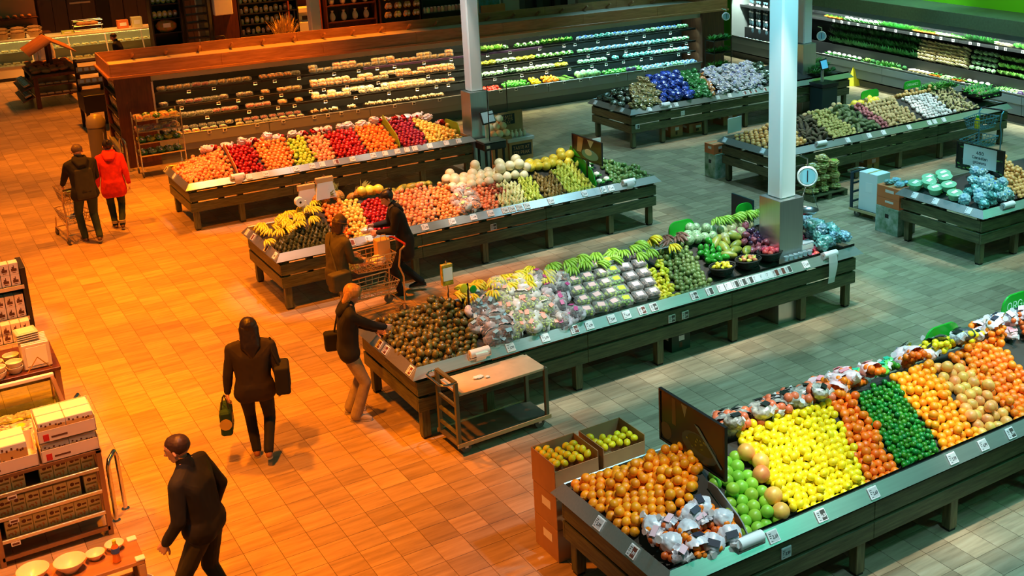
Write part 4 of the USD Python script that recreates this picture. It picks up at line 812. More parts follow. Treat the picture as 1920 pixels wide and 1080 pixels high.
rough('T4', LK, 'lime_bag', 'bag', 'green mesh bag of limes behind the loose limes', 'bags of limes behind the loose limes', (3.28, 3.72, .94, 1.35), .19, rise=.08)
rough('T4', PK, 'white_pink_bag', 'bag', 'pale pink bag of citrus between the lime bags and the lemon bags', 'pale pink bags beside the lemon bags', (3.72, 4.05, 1.0, 1.4), .2, rise=.06, lay=2)
YK = [net_bag('lemon_bag', M['lemon_peel'], (34, 40, 40), .033, 9, .22, .17, (20, 26, 26), 51, .32, (220, 226, 220)), net_bag('lemon_bag', M['lemon_peel'], (30, 34, 36), .033, 9, .22, .17, None, 55, .4, (90, 100, 96))]
rough('T4', YK, 'lemon_bag', 'bag', 'yellow bag of lemons with a black printed band', 'bags of lemons with black bands', (4.05, 4.75, .96, 1.4), .2, rise=.08, lay=2)
rough('T4', PK + NB, 'assorted_citrus_bag', 'bag', 'wrapped citrus bag at the right picture edge by the green sign', 'citrus bags at the right picture edge', (4.8, 5.6, .85, 1.4), .21, rise=.08, lay=2)
for s, t in ((1.38, .72), (1.44, .6), (1.36, .5), (1.32, .3), (1.28, .16)):
    copy_of(K['large_grapefruit'], 'large_grapefruit', 'big yellow orange pomelo at the border of the green pomelos and lemons', 'pomelo', spot_on('T4', s, t, .05), group='big pomelos beside the lemons', mat3=randrot(rng))
# cartons behind the left end
def carton(name, label, x, y, z, w, d, h, rz=0, m=None, open_top=False, cat='box', lab=None, mark=True, col=None):
    c = thing(name, label, cat, (x, y, z), rz); m = m or M_CARD; t = .008
    if open_top:
        MB().bx(-w/2, w/2, -d/2, d/2, 0, t).build('bottom', m, c, False)
        for a in (-1, 1):
            MB().bx(a*w/2 - t/2, a*w/2 + t/2, -d/2, d/2, 0, h).build('side', m, c, False); MB().bx(-w/2, w/2, a*d/2 - t/2, a*d/2 + t/2, 0, h * (.8 if a < 0 else 1)).build('side', m, c, False)
    else:
        MB().bx(-w/2, w/2, -d/2, d/2, 0, h, b=.004).build('body', m, c, False)
        MB().bx(-w/2 - .001, w/2 + .001, -.025, .025, h - .0005, h + .001).build('tape', mat('packing_tape', (200, 170, 120), .3), c, False)
        for a in (-1, 1): MB().bx(a * w/2 - .001, a * w/2 + .002, -.04, .04, h * .6, h * .75).build('hand_hole', M_BLACK, c, False)
    if mark:
        MB().bx(-w * .12, w * .18, -d/2 - .002, -d/2, h * .5, h * .75).build('label', M_LABELW, c, False); MB().bx(-w * .1, w * .06, -d/2 - .002, -d/2, h * .16, h * .42).build('printed_mark', mat('dark_print', (90, 56, 30), .6), c, False)
        MB().bx(-w/2 - .002, -w/2, -d*.25, d*.12, h * .5, h * .75).build('label', M_LABELW, c, False)
    return c
for i in range(3): carton('cardboard_carton', 'brown cardboard carton, %s of the stack behind the left end of the citrus table' % ('bottom', 'middle', 'open top')[i], 4.72, 8.12, .0 + .335 * i, .46, .42, .33, open_top=i == 2)
for i in range(3): carton('cardboard_carton', 'brown carton, %s of the second stack behind the citrus table' % ('bottom', 'middle', 'open top')[i], 5.24, 8.12, .335 * i, .46, .42, .33, open_top=i == 2)
g = np.random.default_rng(4)
for cx, n in ((4.72, 22), (5.24, 16)):
    for i in range(n):
        copy_of(K['lemon'], 'boxed_lemon', 'yellow lemon in an open carton behind the citrus table', 'lemon', (cx - .17 + (i % 5) * .083, 7.98 + (i // 5) * .082, .93 + g.uniform(0, .04)), group='lemons in the open cartons', mat3=randrot(g))
# ---- bunches, bags and trays on the grape table
g = np.random.default_rng(5)
def banana_row(key, s0, s1, ts, n, mix, lab, grp, rise=.10, nm='banana_bunch'):
    for i in range(n):
        s = s0 + (s1 - s0) * (i + .5) / n + g.normal(0, .03); t = ts[i % len(ts)] + g.normal(0, .02)
        copy_of(K[mix[min(len(mix) - 1, int(i / n * len(mix)))]], nm, lab, 'bananas', spot_on(key, s, t, rise + .03 * g.random()), group=grp, mat3=rotm(0, g.uniform(-.15, .15), -1.57 + g.normal(0, .5)) @ rotm(0, -.25, 0))
banana_row('T3', .95, 2.3, (.86, 1.02, .95, .76), 22, ['bananas'], 'yellow banana bunch along the ridge behind the grapes', 'yellow banana bunches on the ridge')
banana_row('T3', 2.3, 3.45, (.9, 1.02, .8), 16, ['green_bananas'], 'green banana bunch along the ridge behind the grape boxes', 'green banana bunches on the ridge', nm='green_banana_bunch')
banana_row('T3', 3.45, 4.0, (.75, .9, 1.0), 7, ['green_bananas', 'bananas'], 'greenish plantain bunch left of the dark plantains', 'greenish plantains', nm='greenish_plantain_bunch')
banana_row('T3', 4.0, 4.4, (.86, .98), 4, ['plantains'], 'dark brown plantain bunch on the ridge', 'dark plantain bunches', nm='dark_plantain_bunch')
banana_row('T3', 5.0, 5.9, (.95, 1.1, 1.02, 1.18), 15, ['green_bananas'], 'small green banana bunch on the ridge left of the large column', 'green bananas left of the column', rise=.16, nm='small_green_bunch')
GB = {n: grape_bag(n, c, w, l, sd) for n, c, w, l, sd in (('red_grape_bag', (86, 44, 40), (226, 226, 236), (150, 200, 220), 2), ('green_grape_bag', (170, 190, 70), (240, 226, 222), None, 3), ('green_grape_bag', (186, 204, 84), (246, 236, 230), (244, 160, 140), 5), ('black_grape_bag', (46, 40, 46), (232, 220, 230), (190, 70, 130), 7), ('brown_grape_bag', (150, 110, 70), (238, 226, 220), None, 9))}
GB2 = grape_bag('green_grape_bag', (176, 196, 76), (240, 226, 222), None, 13)
rough('T3', GB['red_grape_bag'], 'red_grape_bag', 'bag', 'clear bag of dark red grapes with blue print, right of the mangoes', 'bags of dark red grapes', [(.96, .1), (1.3, .1), (1.42, .85), (1.04, .85)], .16, lay=2)
rough('T3', [GB['green_grape_bag'], GB2], 'green_grape_bag', 'bag', 'clear bag of pale green grapes in the middle of the grape table', 'bags of pale green grapes', [(1.3, .1), (1.9, .1), (2.0, .95), (1.42, .95)], .17, lay=2)
rough('T3', [GB['black_grape_bag'], GB['brown_grape_bag']], 'black_grape_bag', 'bag', 'bag of black and amber grapes with a magenta label', 'bags of black and amber grapes', [(1.9, .1), (2.25, .1), (2.4, .95), (2.02, .95)], .17, lay=2)
CB = {n: clam_kind(n, c, .19, .15, .09, lab=l, nb=22, rb=.02) for n, c, l in (('green_grape_box', (176, 196, 70), (246, 196, 190)), ('lime_label_box', (120, 180, 50), (190, 240, 40)), ('purple_label_box', (120, 90, 70), (240, 200, 200)))}
def boxes(key, kd, nm, lab, grp, s0, s1, t0, t1, ds, dt, zz=.02, lay=1):
    for j, t in enumerate(np.arange(t0, t1, dt)):
        for s in np.arange(s0 + .04 * j, s1 + .04 * j, ds):
            copy_of(kd, nm, lab, 'box', spot_on(key, s + g.normal(0, .008), t, zz), group=grp, mat3=rotm(.42, 0, 0) @ rotm(0, 0, g.normal(0, .08)))
boxes('T3', CB['green_grape_box'], 'green_grape_box', 'clear box of green grapes with a pink label', 'boxes of green grapes with pink labels', 2.36, 2.9, .2, .95, .2, .155)
boxes('T3', CB['lime_label_box'], 'lime_label_box', 'clear box of green grapes with a lime coloured label', 'boxes of green grapes with lime labels', 2.93, 3.1, .2, .95, .2, .155)
boxes('T3', CB['purple_label_box'], 'purple_label_box', 'clear box of dark fruit with a pale pink label', 'boxes of dark fruit beside the yellow mangoes', 3.14, 3.36, .2, .95, .2, .155)
def basket(name, label, s, t, fruits, n, rx=.19, ry=.14):
    p = spot_on('T3', s, t, -.01); b = thing(name, label, 'basket', p); m = MB()
    a = np.linspace(0, 2 * np.pi, 25)[:-1]
    for q in range(6):
        f = .72 + .28 * q / 5; m.tube(np.c_[rx * f * np.cos(a), ry * f * np.sin(a), np.full(24, .012 + .018 * q)], .011, 5, closed=True)
    m.build('woven_side', mat('dark_wicker', (40, 36, 30), .6), b, 40); MB().lathe([(0.0, 0.0), (.13, 0.0), (.13, .01), (0, .01)], 20).build('bottom', M_TRAYDARK, b, False)
    for i in range(n):
        an = i * 2.4; rr = math.sqrt((i + .5) / n) * .8; kk, nm, lb, ct = fruits[i % len(fruits)]
        copy_of(kk, nm, lb, ct, (p[0] + rx * .85 * rr * math.cos(an), p[1] + ry * .85 * rr * math.sin(an), p[2] + .085 + .05 * (1 - rr)), group=lb + 's', mat3=randrot(g) * .85)
basket('oval_basket', 'dark oval wicker basket of mixed yellow fruit', 4.52, .27, [(K['horned_melon'], 'yellow_horned_melon', 'yellow horned melon in the left wicker basket', 'melon'), (K['yellow_mango'], 'basket_mango', 'small mango in the left wicker basket', 'mango')], 11)
basket('oval_basket', 'dark oval wicker basket of pale peaches', 4.96, .27, [(K['peach'], 'basket_peach', 'pale peach in the middle wicker basket', 'peach'), (K['pear'], 'basket_pear', 'small pear in the middle wicker basket', 'pear')], 12)
basket('oval_basket', 'dark oval wicker basket of pink pomegranates beside the column', 5.36, .3, [(K['pomegranate'], 'basket_pomegranate', 'pink pomegranate in the right wicker basket', 'pomegranate')], 9)
heap('T3', K['green_mango'], 'green_mango', 'mango', 'glossy green mango behind the left wicker basket', 'glossy green mangoes', (4.4, 4.75, .42, .72), .05, rise=.02)
heap('T3', K['watermelon'], 'small_watermelon', 'melon', 'small striped green melon on the ridge of the grape table', 'small striped melons', (4.35, 4.9, .78, 1.1), .07, rise=.05, extra=.3)
heap('T3', K['papaya'], 'papaya', 'papaya', 'long green and yellow papaya behind the baskets', 'papayas on the grape table', (4.75, 5.15, .45, .78), .075, rise=.03, flat=True)
heap('T3', K['cantaloupe'], 'cantaloupe', 'melon', 'netted tan cantaloupe below the green bananas', 'cantaloupes on the grape table', (4.9, 5.5, .72, .98), .075, rise=.03)
heap('T3', K['dragonfruit'], 'dragon_fruit', 'dragon fruit', 'dark pink dragon fruit left of the large column', 'dragon fruits', (5.15, 5.45, .42, .9), .05, rise=.03, extra=.3)
heap('T3', K['purple_fruit'], 'purple_fruit', 'fruit', 'dark purple round fruit against the large column', 'dark purple fruits', (5.2, 5.5, .5, .75), .04, rise=.07)
heap('T3', K['pomegranate'], 'pomegranate', 'pomegranate', 'red pomegranate right of the large column', 'pomegranates right of the column', (5.95, 6.15, .12, .7), .05, rise=.01)
PB = [bag_kind('blue_plum_bag', (70, 110, 140), .19, .15, .15, (200, 225, 235), 61, film('teal_bag_film', (190, 230, 240), .45, .08)), bag_kind('blue_plum_bag', (70, 110, 140), .19, .15, .15, None, 64, mat('dark_plum_bag', (44, 70, 84), .15, noise=.6, nscale=22, col2=(160, 200, 214), spec=.9))]
rough('T3', PB, 'blue_plum_bag', 'bag', 'clear bag of dark plums at the right end of the grape table', 'bags of dark plums', (6.12, 6.66, .12, 1.2), .17, lay=2, rise=.04)
# ---- melon table
banana_row('T2', .14, .95, (.62, 1.2, .9, .75, 1.35, 1.05), 24, ['bananas'], 'yellow banana bunch at the left end of the melon table', 'banana bunches on the melon table', rise=.05)
pk_ = kind_of('pineapple'); m = MB()
_v = np.array(_ICO[3].vertices); MB().add(_v * [.065, .065, .095] * (1 + .05 * np.cos(8 * np.arctan2(_v[:, 1], _v[:, 0]) + 14 * _v[:, 2]))[:, None] + [0, 0, .09], _ICO[3].faces).build('body', mat('pineapple_skin', (206, 150, 50), .6, noise=.6, nscale=60, col2=(130, 84, 30)), pk_, 30)
leaf_mb(34, .17, .03, .012, np.random.default_rng(3), .17, 1.1).build('crown', mat('pineapple_leaf', (150, 160, 90), .5), pk_, False)
for i, (s, t, a) in enumerate(((1.05, .98, .9), (1.2, 1.06, -.7), (1.32, .95, 1.2), (1.45, 1.08, .5), (1.62, .98, -1.1), (1.1, 1.16, .3), (1.55, 1.15, 1.0), (.98, 1.06, .6))):
    copy_of(pk_, 'pineapple', 'ripe pineapple with spiky crown on the ridge of the melon table', 'pineapple', spot_on('T2', s, t, .03), group='pineapples on the ridge', mat3=rotm(.4 * a, .9 * a, i))
for s, t in ((1.72, .95), (1.86, .98), (1.8, 1.1), (1.95, 1.08), (1.98, .9)): copy_of(K['yellow_melon'], 'canary_melon', 'bright yellow melon behind the shiny red apples', 'melon', spot_on('T2', s, t, .09), group='yellow melons behind the red apples', mat3=randrot(g))
heap('T2', K['papaya'], 'papaya', 'papaya', 'green and yellow papaya on the ridge behind the pink apples', 'papayas on the melon table', (2.15, 2.95, .92, 1.15), .085, rise=.05, flat=True)
AB = [grape_bag('bagged_apples', (226, 150, 70), (240, 232, 226), None, 71), grape_bag('bagged_apples', (210, 120, 70), (236, 240, 226), (170, 220, 140), 74)]
rough('T2', AB, 'bagged_apples', 'bag', 'clear bag of small apples between loose apples and peaches', 'bags of small apples', [(2.98, .1), (3.4, .1), (3.45, .64), (3.12, .64)], .17, lay=2)
heap('T2', K['red_pear'], 'red_pear', 'pear', 'dark red pear under the honeydew melons', 'dark red pears', (3.72, 3.98, .4, .66), .036, rise=.02)
for s, t in ((5.62, .75), (5.75, .9), (5.66, .55), (5.78, .65), (5.7, .35), (5.8, .2), (5.64, .18)): copy_of(CK['cauliflower'], 'white_cauliflower', 'white cauliflower beside the green divider of the melon table', 'cauliflower', spot_on('T2', s, t, 0), group='cauliflowers beside the green divider', mat3=np.eye(3) * .9)
# ---- apple table: bags and divider boards
WB = [bag_kind('white_apple_bag', (244, 226, 218), .22, .16, .14, None, 81, film('pale_bag_film', (250, 240, 236), .3, .12), None), net_bag('white_apple_bag', M['red_apple_skin'], (246, 230, 224), .034, 8, .22, .16, None, 84, .6)]
rough('T1', WB, 'white_apple_bag', 'bag', 'white plastic bag of apples along the ridge of the far apple table', 'white bags on the apple ridge', (.5, 5.5, .94, 1.3), .24, rise=.05)
# ---- potato table ridge and ends
heap('T5', K['yellow_melon'], 'yellow_turnip', 'turnip', 'large yellow turnip along the ridge of the potato table', 'large yellow turnips', (2.9, 3.75, .92, 1.2), .07, rise=.02)
heap('T5', K['potato'], 'baking_potato', 'potato', 'big tan potato along the ridge of the potato table', 'big ridge potatoes', (1.6, 2.9, .98, 1.2), .055, rise=.02, size=1.4)
heap('T5', K['onion'], 'ridge_onion', 'onion', 'yellow onion along the ridge near the green signs', 'ridge onions', (4.1, 5.2, .9, 1.15), .048, rise=.02, size=1.1)
c = thing('radish_crate', 'dark crate of bunched radishes at the right end of the potato table', 'crate', spot_on('T5', 6.2, .5, .0)); MB().bx(-.32, .32, -.3, .3, 0, .02).bx(-.32, .32, -.3, -.285, 0, .1).bx(-.32, .32, .285, .3, 0, .1).bx(-.32, -.305, -.3, .3, 0, .1).bx(.305, .32, -.3, .3, 0, .1).build('crate', M_BLACK, c, False)
rk = kind_of('radish_bunch'); m = MB()
for i in range(7): m.ball((g.uniform(-.03, .03), -.06 + g.uniform(-.02, .02), .03 + g.uniform(0, .03)), .02, 1)
m.build('roots', mat('radish_root', (190, 70, 120), .35), rk, True); leaf_mb(20, .16, .05, .02, np.random.default_rng(8), .03, .35).build('leaves', M['leaf_green'], rk, False)
for i in range(18): copy_of(rk, 'radish_bunch', 'bunch of pink radishes in the dark crate', 'radishes', tuple(np.array(spot_on('T5', 6.2, .5, .05)) + [-.25 + (i % 6) * .1, -.2 + (i // 6) * .2, .02 * (i // 6)]), group='radish bunches in the crate', mat3=rotm(-.3, 0, 3.14 + g.normal(0, .2)))
for i in range(9): copy_of(CK['herbs'], 'leaf_bunch', 'leafy green bunch behind the garlic on the potato table', 'greens', spot_on('T5', 5.2 + (i % 5) * .17, 1.0 + .15 * (i // 5), .02), group='leafy bunches on the potato table', mat3=rotm(0, 0, g.uniform(0, 6)))
# ---- bagged greens table
BG = {'tan': [bag_kind('tan_paper_bag', (190, 170, 110), .24, .17, .12, (50, 60, 44), 91), bag_kind('tan_paper_bag', (176, 156, 100), .24, .17, .12, (60, 70, 50), 92)], 'dk': [bag_kind('grey_green_bag', (96, 120, 96), .2, .15, .1, (220, 230, 226), 93)], 'blue': [bag_kind('blue_bag', (50, 80, 190), .2, .15, .11, (220, 226, 240), 94), bag_kind('blue_bag', (90, 90, 110), .2, .15, .11, (60, 100, 220), 95)], 'green': [bag_kind('leafy_bag', (60, 150, 70), .2, .15, .12, (190, 230, 190), 96)], 'white': [bag_kind('white_salad_bag', (226, 226, 232), .2, .16, .1, (150, 150, 190), 97), bag_kind('white_salad_bag', (236, 232, 232), .2, .16, .1, (60, 70, 110), 98)], 'or': [bag_kind('carrot_bag', (226, 150, 80), .2, .14, .1, (240, 236, 230), 99)]}
rough('T6', BG['dk'], 'grey_green_bag', 'bag', 'grey green bag at the left end of the bagged greens table', 'grey green bags', (.1, .75, .5, 1.5), .19)
rough('T6', BG['tan'], 'tan_paper_bag', 'bag', 'tan paper bag with a dark window on the bagged greens table', 'tan paper bags', [(.1, .1), (.9, .1), (1.2, .95), (.7, .95)], .21, lay=2)
rough('T6', BG['blue'], 'blue_bag', 'bag', 'blue and grey bag right of the tan paper bags', 'blue and grey bags', [(.95, .1), (1.85, .1), (2.0, 1.1), (1.2, 1.1)], .19, lay=2, rise=.03)
rough('T6', BG['green'], 'leafy_bag', 'bag', 'bright green leafy bag between blue and white bags', 'green leafy bags', [(1.87, .1), (2.35, .1), (2.5, 1.0), (2.02, 1.0)], .19, lay=2)
rough('T6', BG['or'], 'carrot_bag', 'bag', 'orange bag between the green and the white bags', 'orange bags', [(2.36, .1), (2.55, .1), (2.8, 1.0), (2.52, 1.0)], .18)
rough('T6', BG['white'], 'white_salad_bag', 'bag', 'white plastic bag in the pale heap left of the largest column', 'white bags in the pale heap', [(2.57, .1), (4.0, .1), (4.2, 1.1), (2.82, 1.1)], .19, lay=2)
rough('T6', BG['dk'], 'dark_end_bag', 'bag', 'dark bag beside the white bags near the largest column', 'dark bags near the column', (4.1, 4.6, .1, 1.1), .19)
for i in range(16): copy_of(CK['broccoli' if i % 2 else 'herbs'], 'loose_greens', 'loose green bunch at the right end of the bagged greens table', 'greens', spot_on('T6', 5.7 + (i % 4) * .2, .25 + (i // 4) * .22, .02), group='loose greens at the table end', mat3=rotm(0, 0, g.uniform(0, 6)))
# ---- broccoli table
TB_ = [bag_kind('bagged_broccoli', (80, 170, 170), .21, .19, .17, (60, 150, 220), 101, film('aqua_film', (200, 240, 240), .55, .08)), bag_kind('bagged_broccoli', (50, 130, 120), .2, .18, .16, (150, 210, 240), 104, mat('aqua_bag', (96, 176, 170), .15, noise=.6, nscale=16, col2=(34, 84, 80), spec=.9)), bag_kind('bagged_broccoli', (50, 130, 120), .2, .18, .16, (40, 130, 210), 107, mat('dark_aqua_bag', (60, 120, 110), .15, noise=.6, nscale=20, col2=(190, 226, 226), spec=.9))]
rough('T7', TB_, 'bagged_broccoli', 'bag', 'teal plastic bag of broccoli with a blue label at the right edge', 'bags of broccoli', [(.1, .1), (.92, .1), (.92, .95), (.5, .8), (.1, .5)], .19, rise=.0, size=.9)
rough('T7', TB_, 'front_bagged_broccoli', 'bag', 'teal bag of broccoli lying on top near the front corner', 'upper bags of broccoli', [(.3, .1), (.92, .1), (.92, .4), (.4, .4)], .2, rise=.08, size=.85)
lk = kind_of('lettuce_tub'); MB().lathe([(0, 0), (.09, 0), (.115, .1), (.12, .105), (.11, .11), (0, .115)], 20).build('tub', film('green_tub', (150, 220, 180), .45, .1), lk, 40); leaf_mb(40, .1, .06, .03, np.random.default_rng(6), .02, .5).build('leaves', M['leaf_pale'], lk, False); MB().box((0, 0, .117), (.11, .06, .003)).build('label', M_LABELW, lk, False)
for s, t in ((.2, .72), (.34, .95), (.2, 1.1), (.48, 1.15), (.3, 1.32), (.6, 1.3), (.18, 1.5), (.75, 1.42), (.45, 1.45)): copy_of(lk, 'lettuce_tub', 'round clear tub of lettuce at the left of the broccoli table', 'tub', spot_on('T7', s, t, -.01), group='tubs of lettuce', mat3=rotm(.15, -.2, g.uniform(-.3, .3)))
heap('T7', K['onion'], 'tan_onion', 'onion', 'tan onion at the right picture edge behind the broccoli', 'tan onions at the right edge', (1.02, 1.7, .1, 1.0), .043, extra=.2)
for s, t in ((1.3, 1.05), (1.45, 1.1), (1.6, 1.05), (1.4, 1.22), (1.7, 1.15)): copy_of(K['purple_fruit'], 'eggplant', 'dark purple eggplant behind the tan onions', 'eggplant', spot_on('T7', s, t, .05), group='eggplants behind the onions', mat3=np.diag([1.8, 1.1, 1.1]))
for s, t in ((1.2, 1.3), (1.4, 1.35), (1.6, 1.3)): copy_of(CK['leeks'], 'leek_bundle', 'pale leek bundle at the right picture edge', 'leeks', spot_on('T7', s, t, .06), group='leeks at the right edge', mat3=rotm(0, 0, 1.3 + g.normal(0, .2)))
print('objects so far', sum(v for k, v in _used.items() if k.count('/') == 2))
# ================================================================ BACK OF THE SHOP: bread stands, deli counter, rear shelving
M_DKCAB = mat('dark_cabinet', (84, 66, 52), .5, noise=.2, nscale=2, stretch=(6, 6, 1)); M_CREAM = mat('cream_panel', (214, 196, 160), .5); M_BREAD = mat('bread_crust', (196, 130, 64), .7, noise=.35, nscale=20, var=.2); M_TAN = mat('tan_paper', (206, 164, 104), .7)
wall = UsdGeom.Xform.Define(stage, '/World/wall_back'); tag(wall, 'brown rear wall behind the deli counter', None, None, 'structure')
MB().bx(-10, 24, 45, 45.2, 0, 7.5).build('painted_wall', mat('rear_wall_paint', (140, 110, 80), .7), '/World/wall_back', False)
for i in range(9):
    x = 5.1 + i * .95; c = thing('tall_cabinet', 'tall dark wall cabinet behind the deli, number %s from the left' % ('one', 'two', 'three', 'four', 'five', 'six', 'seven', 'eight', 'nine')[i], 'cabinet', (x, 44.3, 0))
    MB().bx(.005, .945, .04, .6, 0, 3.4).build('body', M_DKCAB, c, False); MB().bx(.02, .47, 0, .04, .1, 3.3, b=.006).build('door', M_DKCAB if i != 2 else M_BLACK, c, False); MB().bx(.48, .93, 0, .04, .1, 3.3, b=.006).build('door', M_DKCAB, c, False)
    if i in (1, 5): MB().bx(.1, .8, -.02, 0, 1.9, 1.96).build('handle_rail', M_STEEL, c, False)
c = thing('bread_wall_shelf', 'tall bread shelf against the lighter wall at the upper left', 'shelf', (2.3, 43.6, 0)); MB().bx(0, 2.7, .5, .55, 0, 3.2).build('back', mat('orange_board', (216, 160, 96), .6), c, False)
for z in (.9, 1.25, 1.6): MB().bx(0, 2.7, 0, .5, z, z + .03).build('shelf', M_DARKWOOD, c, False)
bl = kind_of('bread_loaf'); MB().blob((0, 0, .05), (.15, .07, .06), .15, 2, 3, 2).build('loaf', M_BREAD, bl, True)
g = np.random.default_rng(11)
for z in (.93, 1.28, 1.63):
    for i in range(11): copy_of(bl, 'wall_loaf', 'bread loaf on the tall shelf at the upper left', 'bread', (2.45 + i * .23, 43.85, z), group='loaves on the tall bread shelf', mat3=rotm(0, 0, 1.57 + g.normal(0, .2)))
# deli counter
DX0, DX1, DY = 2.0, 8.9, 40.4
c = thing('deli_counter', 'long glass fronted deli counter in front of the dark cabinets', 'counter')
MB().bx(DX0, DX1, DY, DY + 1.1, 0, .1).build('plinth', M_BLACK, c, False); 
for i in range(6): MB().bx(DX0 + i * 1.15 + .004, DX0 + (i + 1) * 1.15 - .004, DY, DY + .03, .1, .42, b=.005).build('base_panel', M_CREAM, c, False)
MB().bx(DX0, DX1, DY + .03, DY + 1.1, .1, .45).build('body', M_CREAM, c, False); MB().bx(DX0, DX1, DY - .02, DY + .06, .42, .47).build('bumper', M_STEEL, c, False)
for i in range(6): MB().add(*strip((DX0 + i*1.15 + .01, DY + .03, .47), (DX0 + (i+1)*1.15 - .01, DY + .03, .47), (DX0 + (i+1)*1.15 - .01, DY + .35, 1.22), (DX0 + i*1.15 + .01, DY + .35, 1.22), .008)).build('front_glass', glass('counter_glass'), c, False)
for i in range(7): MB().add(*strip((DX0 + i*1.15 - .02, DY + .02, .46), (DX0 + i*1.15 + .02, DY + .02, .46), (DX0 + i*1.15 + .02, DY + .34, 1.22), (DX0 + i*1.15 - .02, DY + .34, 1.22), .02)).build('post', M_STEEL, c, False)
MB().bx(DX0, DX1, DY + .30, DY + 1.1, 1.22, 1.27, b=.01).build('top', M_CREAM, c, False); MB().bx(DX0, DX1, DY + 1.05, DY + 1.1, .45, 1.22).build('rear_panel', M_STEEL, c, False); MB().bx(DX0, DX1, DY + .45, DY + 1.0, .82, .84).build('shelf', M_STEEL, c, False)
dk_ = [clam_kind('deli_dish', (226, 190, 90), .22, .2, .08), clam_kind('deli_dish', (240, 226, 180), .22, .2, .08), clam_kind('deli_dish', (190, 70, 40), .22, .2, .08), clam_kind('deli_dish', (110, 140, 60), .22, .2, .08)]
for z in (.46, .85):
    for i in range(25): copy_of(dk_[int(g.integers(4))], 'deli_dish', 'dish of food inside the glass deli counter', 'dish', (DX0 + .2 + i * .27, DY + (.5 if z > .6 else .35), z), group='dishes in the deli counter')
for i, (x, w, h, col, lab) in enumerate(((7.25, .35, .28, (226, 120, 60), 'orange box standing on the deli counter top'), (7.7, .34, .34, (230, 220, 160), 'pale printed box standing on the deli counter top'), (4.4, .3, .12, (236, 226, 200), 'white card on the deli counter top'), (5.5, .36, .1, (190, 200, 90), 'low green box on the deli counter top'))):
    b = thing('counter_box', lab, 'box', (x, DY + .6, 1.27)); MB().bx(-w/2, w/2, -.12, .12, 0, h, b=.006).build('body', mat('cbox%d' % i, col, .6), b, False); MB().bx(-w*.3, w*.3, -.123, -.12, h*.3, h*.7).build('label', M_LABELW, b, False)
c = thing('wire_display_stand', 'low three tier wire stand on the deli counter', 'rack', (6.15, DY + .6, 1.27))
for z in (.05, .22, .38):
    MB().tube([(-.45, -.2, z), (.45, -.2, z), (.45, .2, z), (-.45, .2, z)], .012, 5, closed=True).build('tier', M_CHROME, c, False)
for x in (-.44, .44): MB().cyl((x, 0, 0), (x, 0, .42), .012, n=6).build('post', M_CHROME, c, False)
for i in range(3): copy_of(bl, 'counter_loaf', 'loaf in the wire stand on the deli counter', 'bread', (5.95 + .2 * i, DY + .6, 1.5), group='loaves in the wire stand')
bk = kind_of('bread_basket'); MB().lathe([(.0, 0), (.2, 0), (.26, .18), (.24, .18), (.19, .02), (0, .02)], 18).build('basket', M_TAN, bk, 40)
for i in range(5): MB().blob((.1 * math.cos(i * 1.3), .1 * math.sin(i * 1.3), .2), (.12, .06, .06), .1, 2, i, 1).build('loaf', M_BREAD, bk, True)
for i in range(5): copy_of(bk, 'bread_basket', 'round bread basket on the counter at the far left', 'basket', (2.5 + .5 * i, DY + .62, 1.27), group='bread baskets on the counter')
for i in range(4): copy_of(bk, 'bread_basket', 'bread basket in the second row at the far left', 'basket', (3.1 + .5 * i, DY + 1.4, 1.3), group='second row of bread baskets')
c = thing('basket_table', 'low table carrying bread baskets behind the counter', 'table', (2.9, DY + 1.2, 0)); MB().bx(0, 2.2, 0, .6, 1.25, 1.3).build('top', M_DARKWOOD, c, False)
for x in (.05, 2.1): MB().bx(x, x + .05, .1, .15, 0, 1.25).build('leg', M_DARKWOOD, c, False)
# bread island with a sloping canopy
c = thing('bread_island', 'square bread stand with a pitched wooden canopy near the deli', 'stand', (4.2, 35.7, 0))
for x in (-.55, .55):
    for y in (-.95, .95): MB().bx(x - .06, x + .06, y - .06, y + .06, 0, .95, b=.006).build('leg', M_DARKWOOD, c, False)
for z in (.34, .62): MB().bx(-.6, .6, -1.0, 1.0, z, z + .03).build('shelf', M_DARKWOOD, c, False)
MB().bx(-.64, .64, -1.05, 1.05, .88, .96, b=.01).build('top_frame', M_DARKWOOD, c, False)
for y in (-.35, .35): MB().bx(-.04, .04, y - .04, y + .04, .96, 1.75).build('canopy_post', M_DARKWOOD, c, False)
for s in (-1, 1): MB().add(*strip((0, -.95, 1.85), (0, .95, 1.85), (s * .62, .95, 1.5), (s * .62, -.95, 1.5), .03)).build('canopy_panel', mat('canopy_wood', (196, 130, 70), .5, noise=.25, nscale=3), c, False)
for s, z in ((-1, .3), (-1, .6)): MB().add(*strip((-.62, -.95, z + .06), (-.62, .95, z + .06), (-.95, .95, z - .06), (-.95, -.95, z - .06), .03)).build('side_tray', M_DARKWOOD, c, False)
for j in range(9):
    for i in range(5): copy_of(bl, 'island_loaf', 'loaf heaped on the bread stand under the canopy', 'bread', (3.72 + .24 * i, 34.85 + .22 * j, .97 + g.uniform(0, .05)), group='loaves on the bread stand', mat3=rotm(0, 0, g.uniform(0, 3)))
fp = kind_of('flat_pack'); MB().bx(-.09, .09, -.07, .07, 0, .05, b=.01).build('pack', mat('flat_pack_card', (206, 170, 120), .5, var=.25), fp, False); MB().bx(-.05, .05, -.04, .04, .05, .052).build('label', M_LABELW, fp, False)
for z, dx in ((.36, -.78), (.66, -.78)):
    for j in range(8): copy_of(fp, 'flat_pack', 'small flat pack on the sloping side tray of the bread stand', 'pack', (4.2 + dx, 34.85 + .22 * j, z - .33 * 0 + .0 + (0.0)), group='packs on the bread stand trays', mat3=rotm(0, -.35, 0))
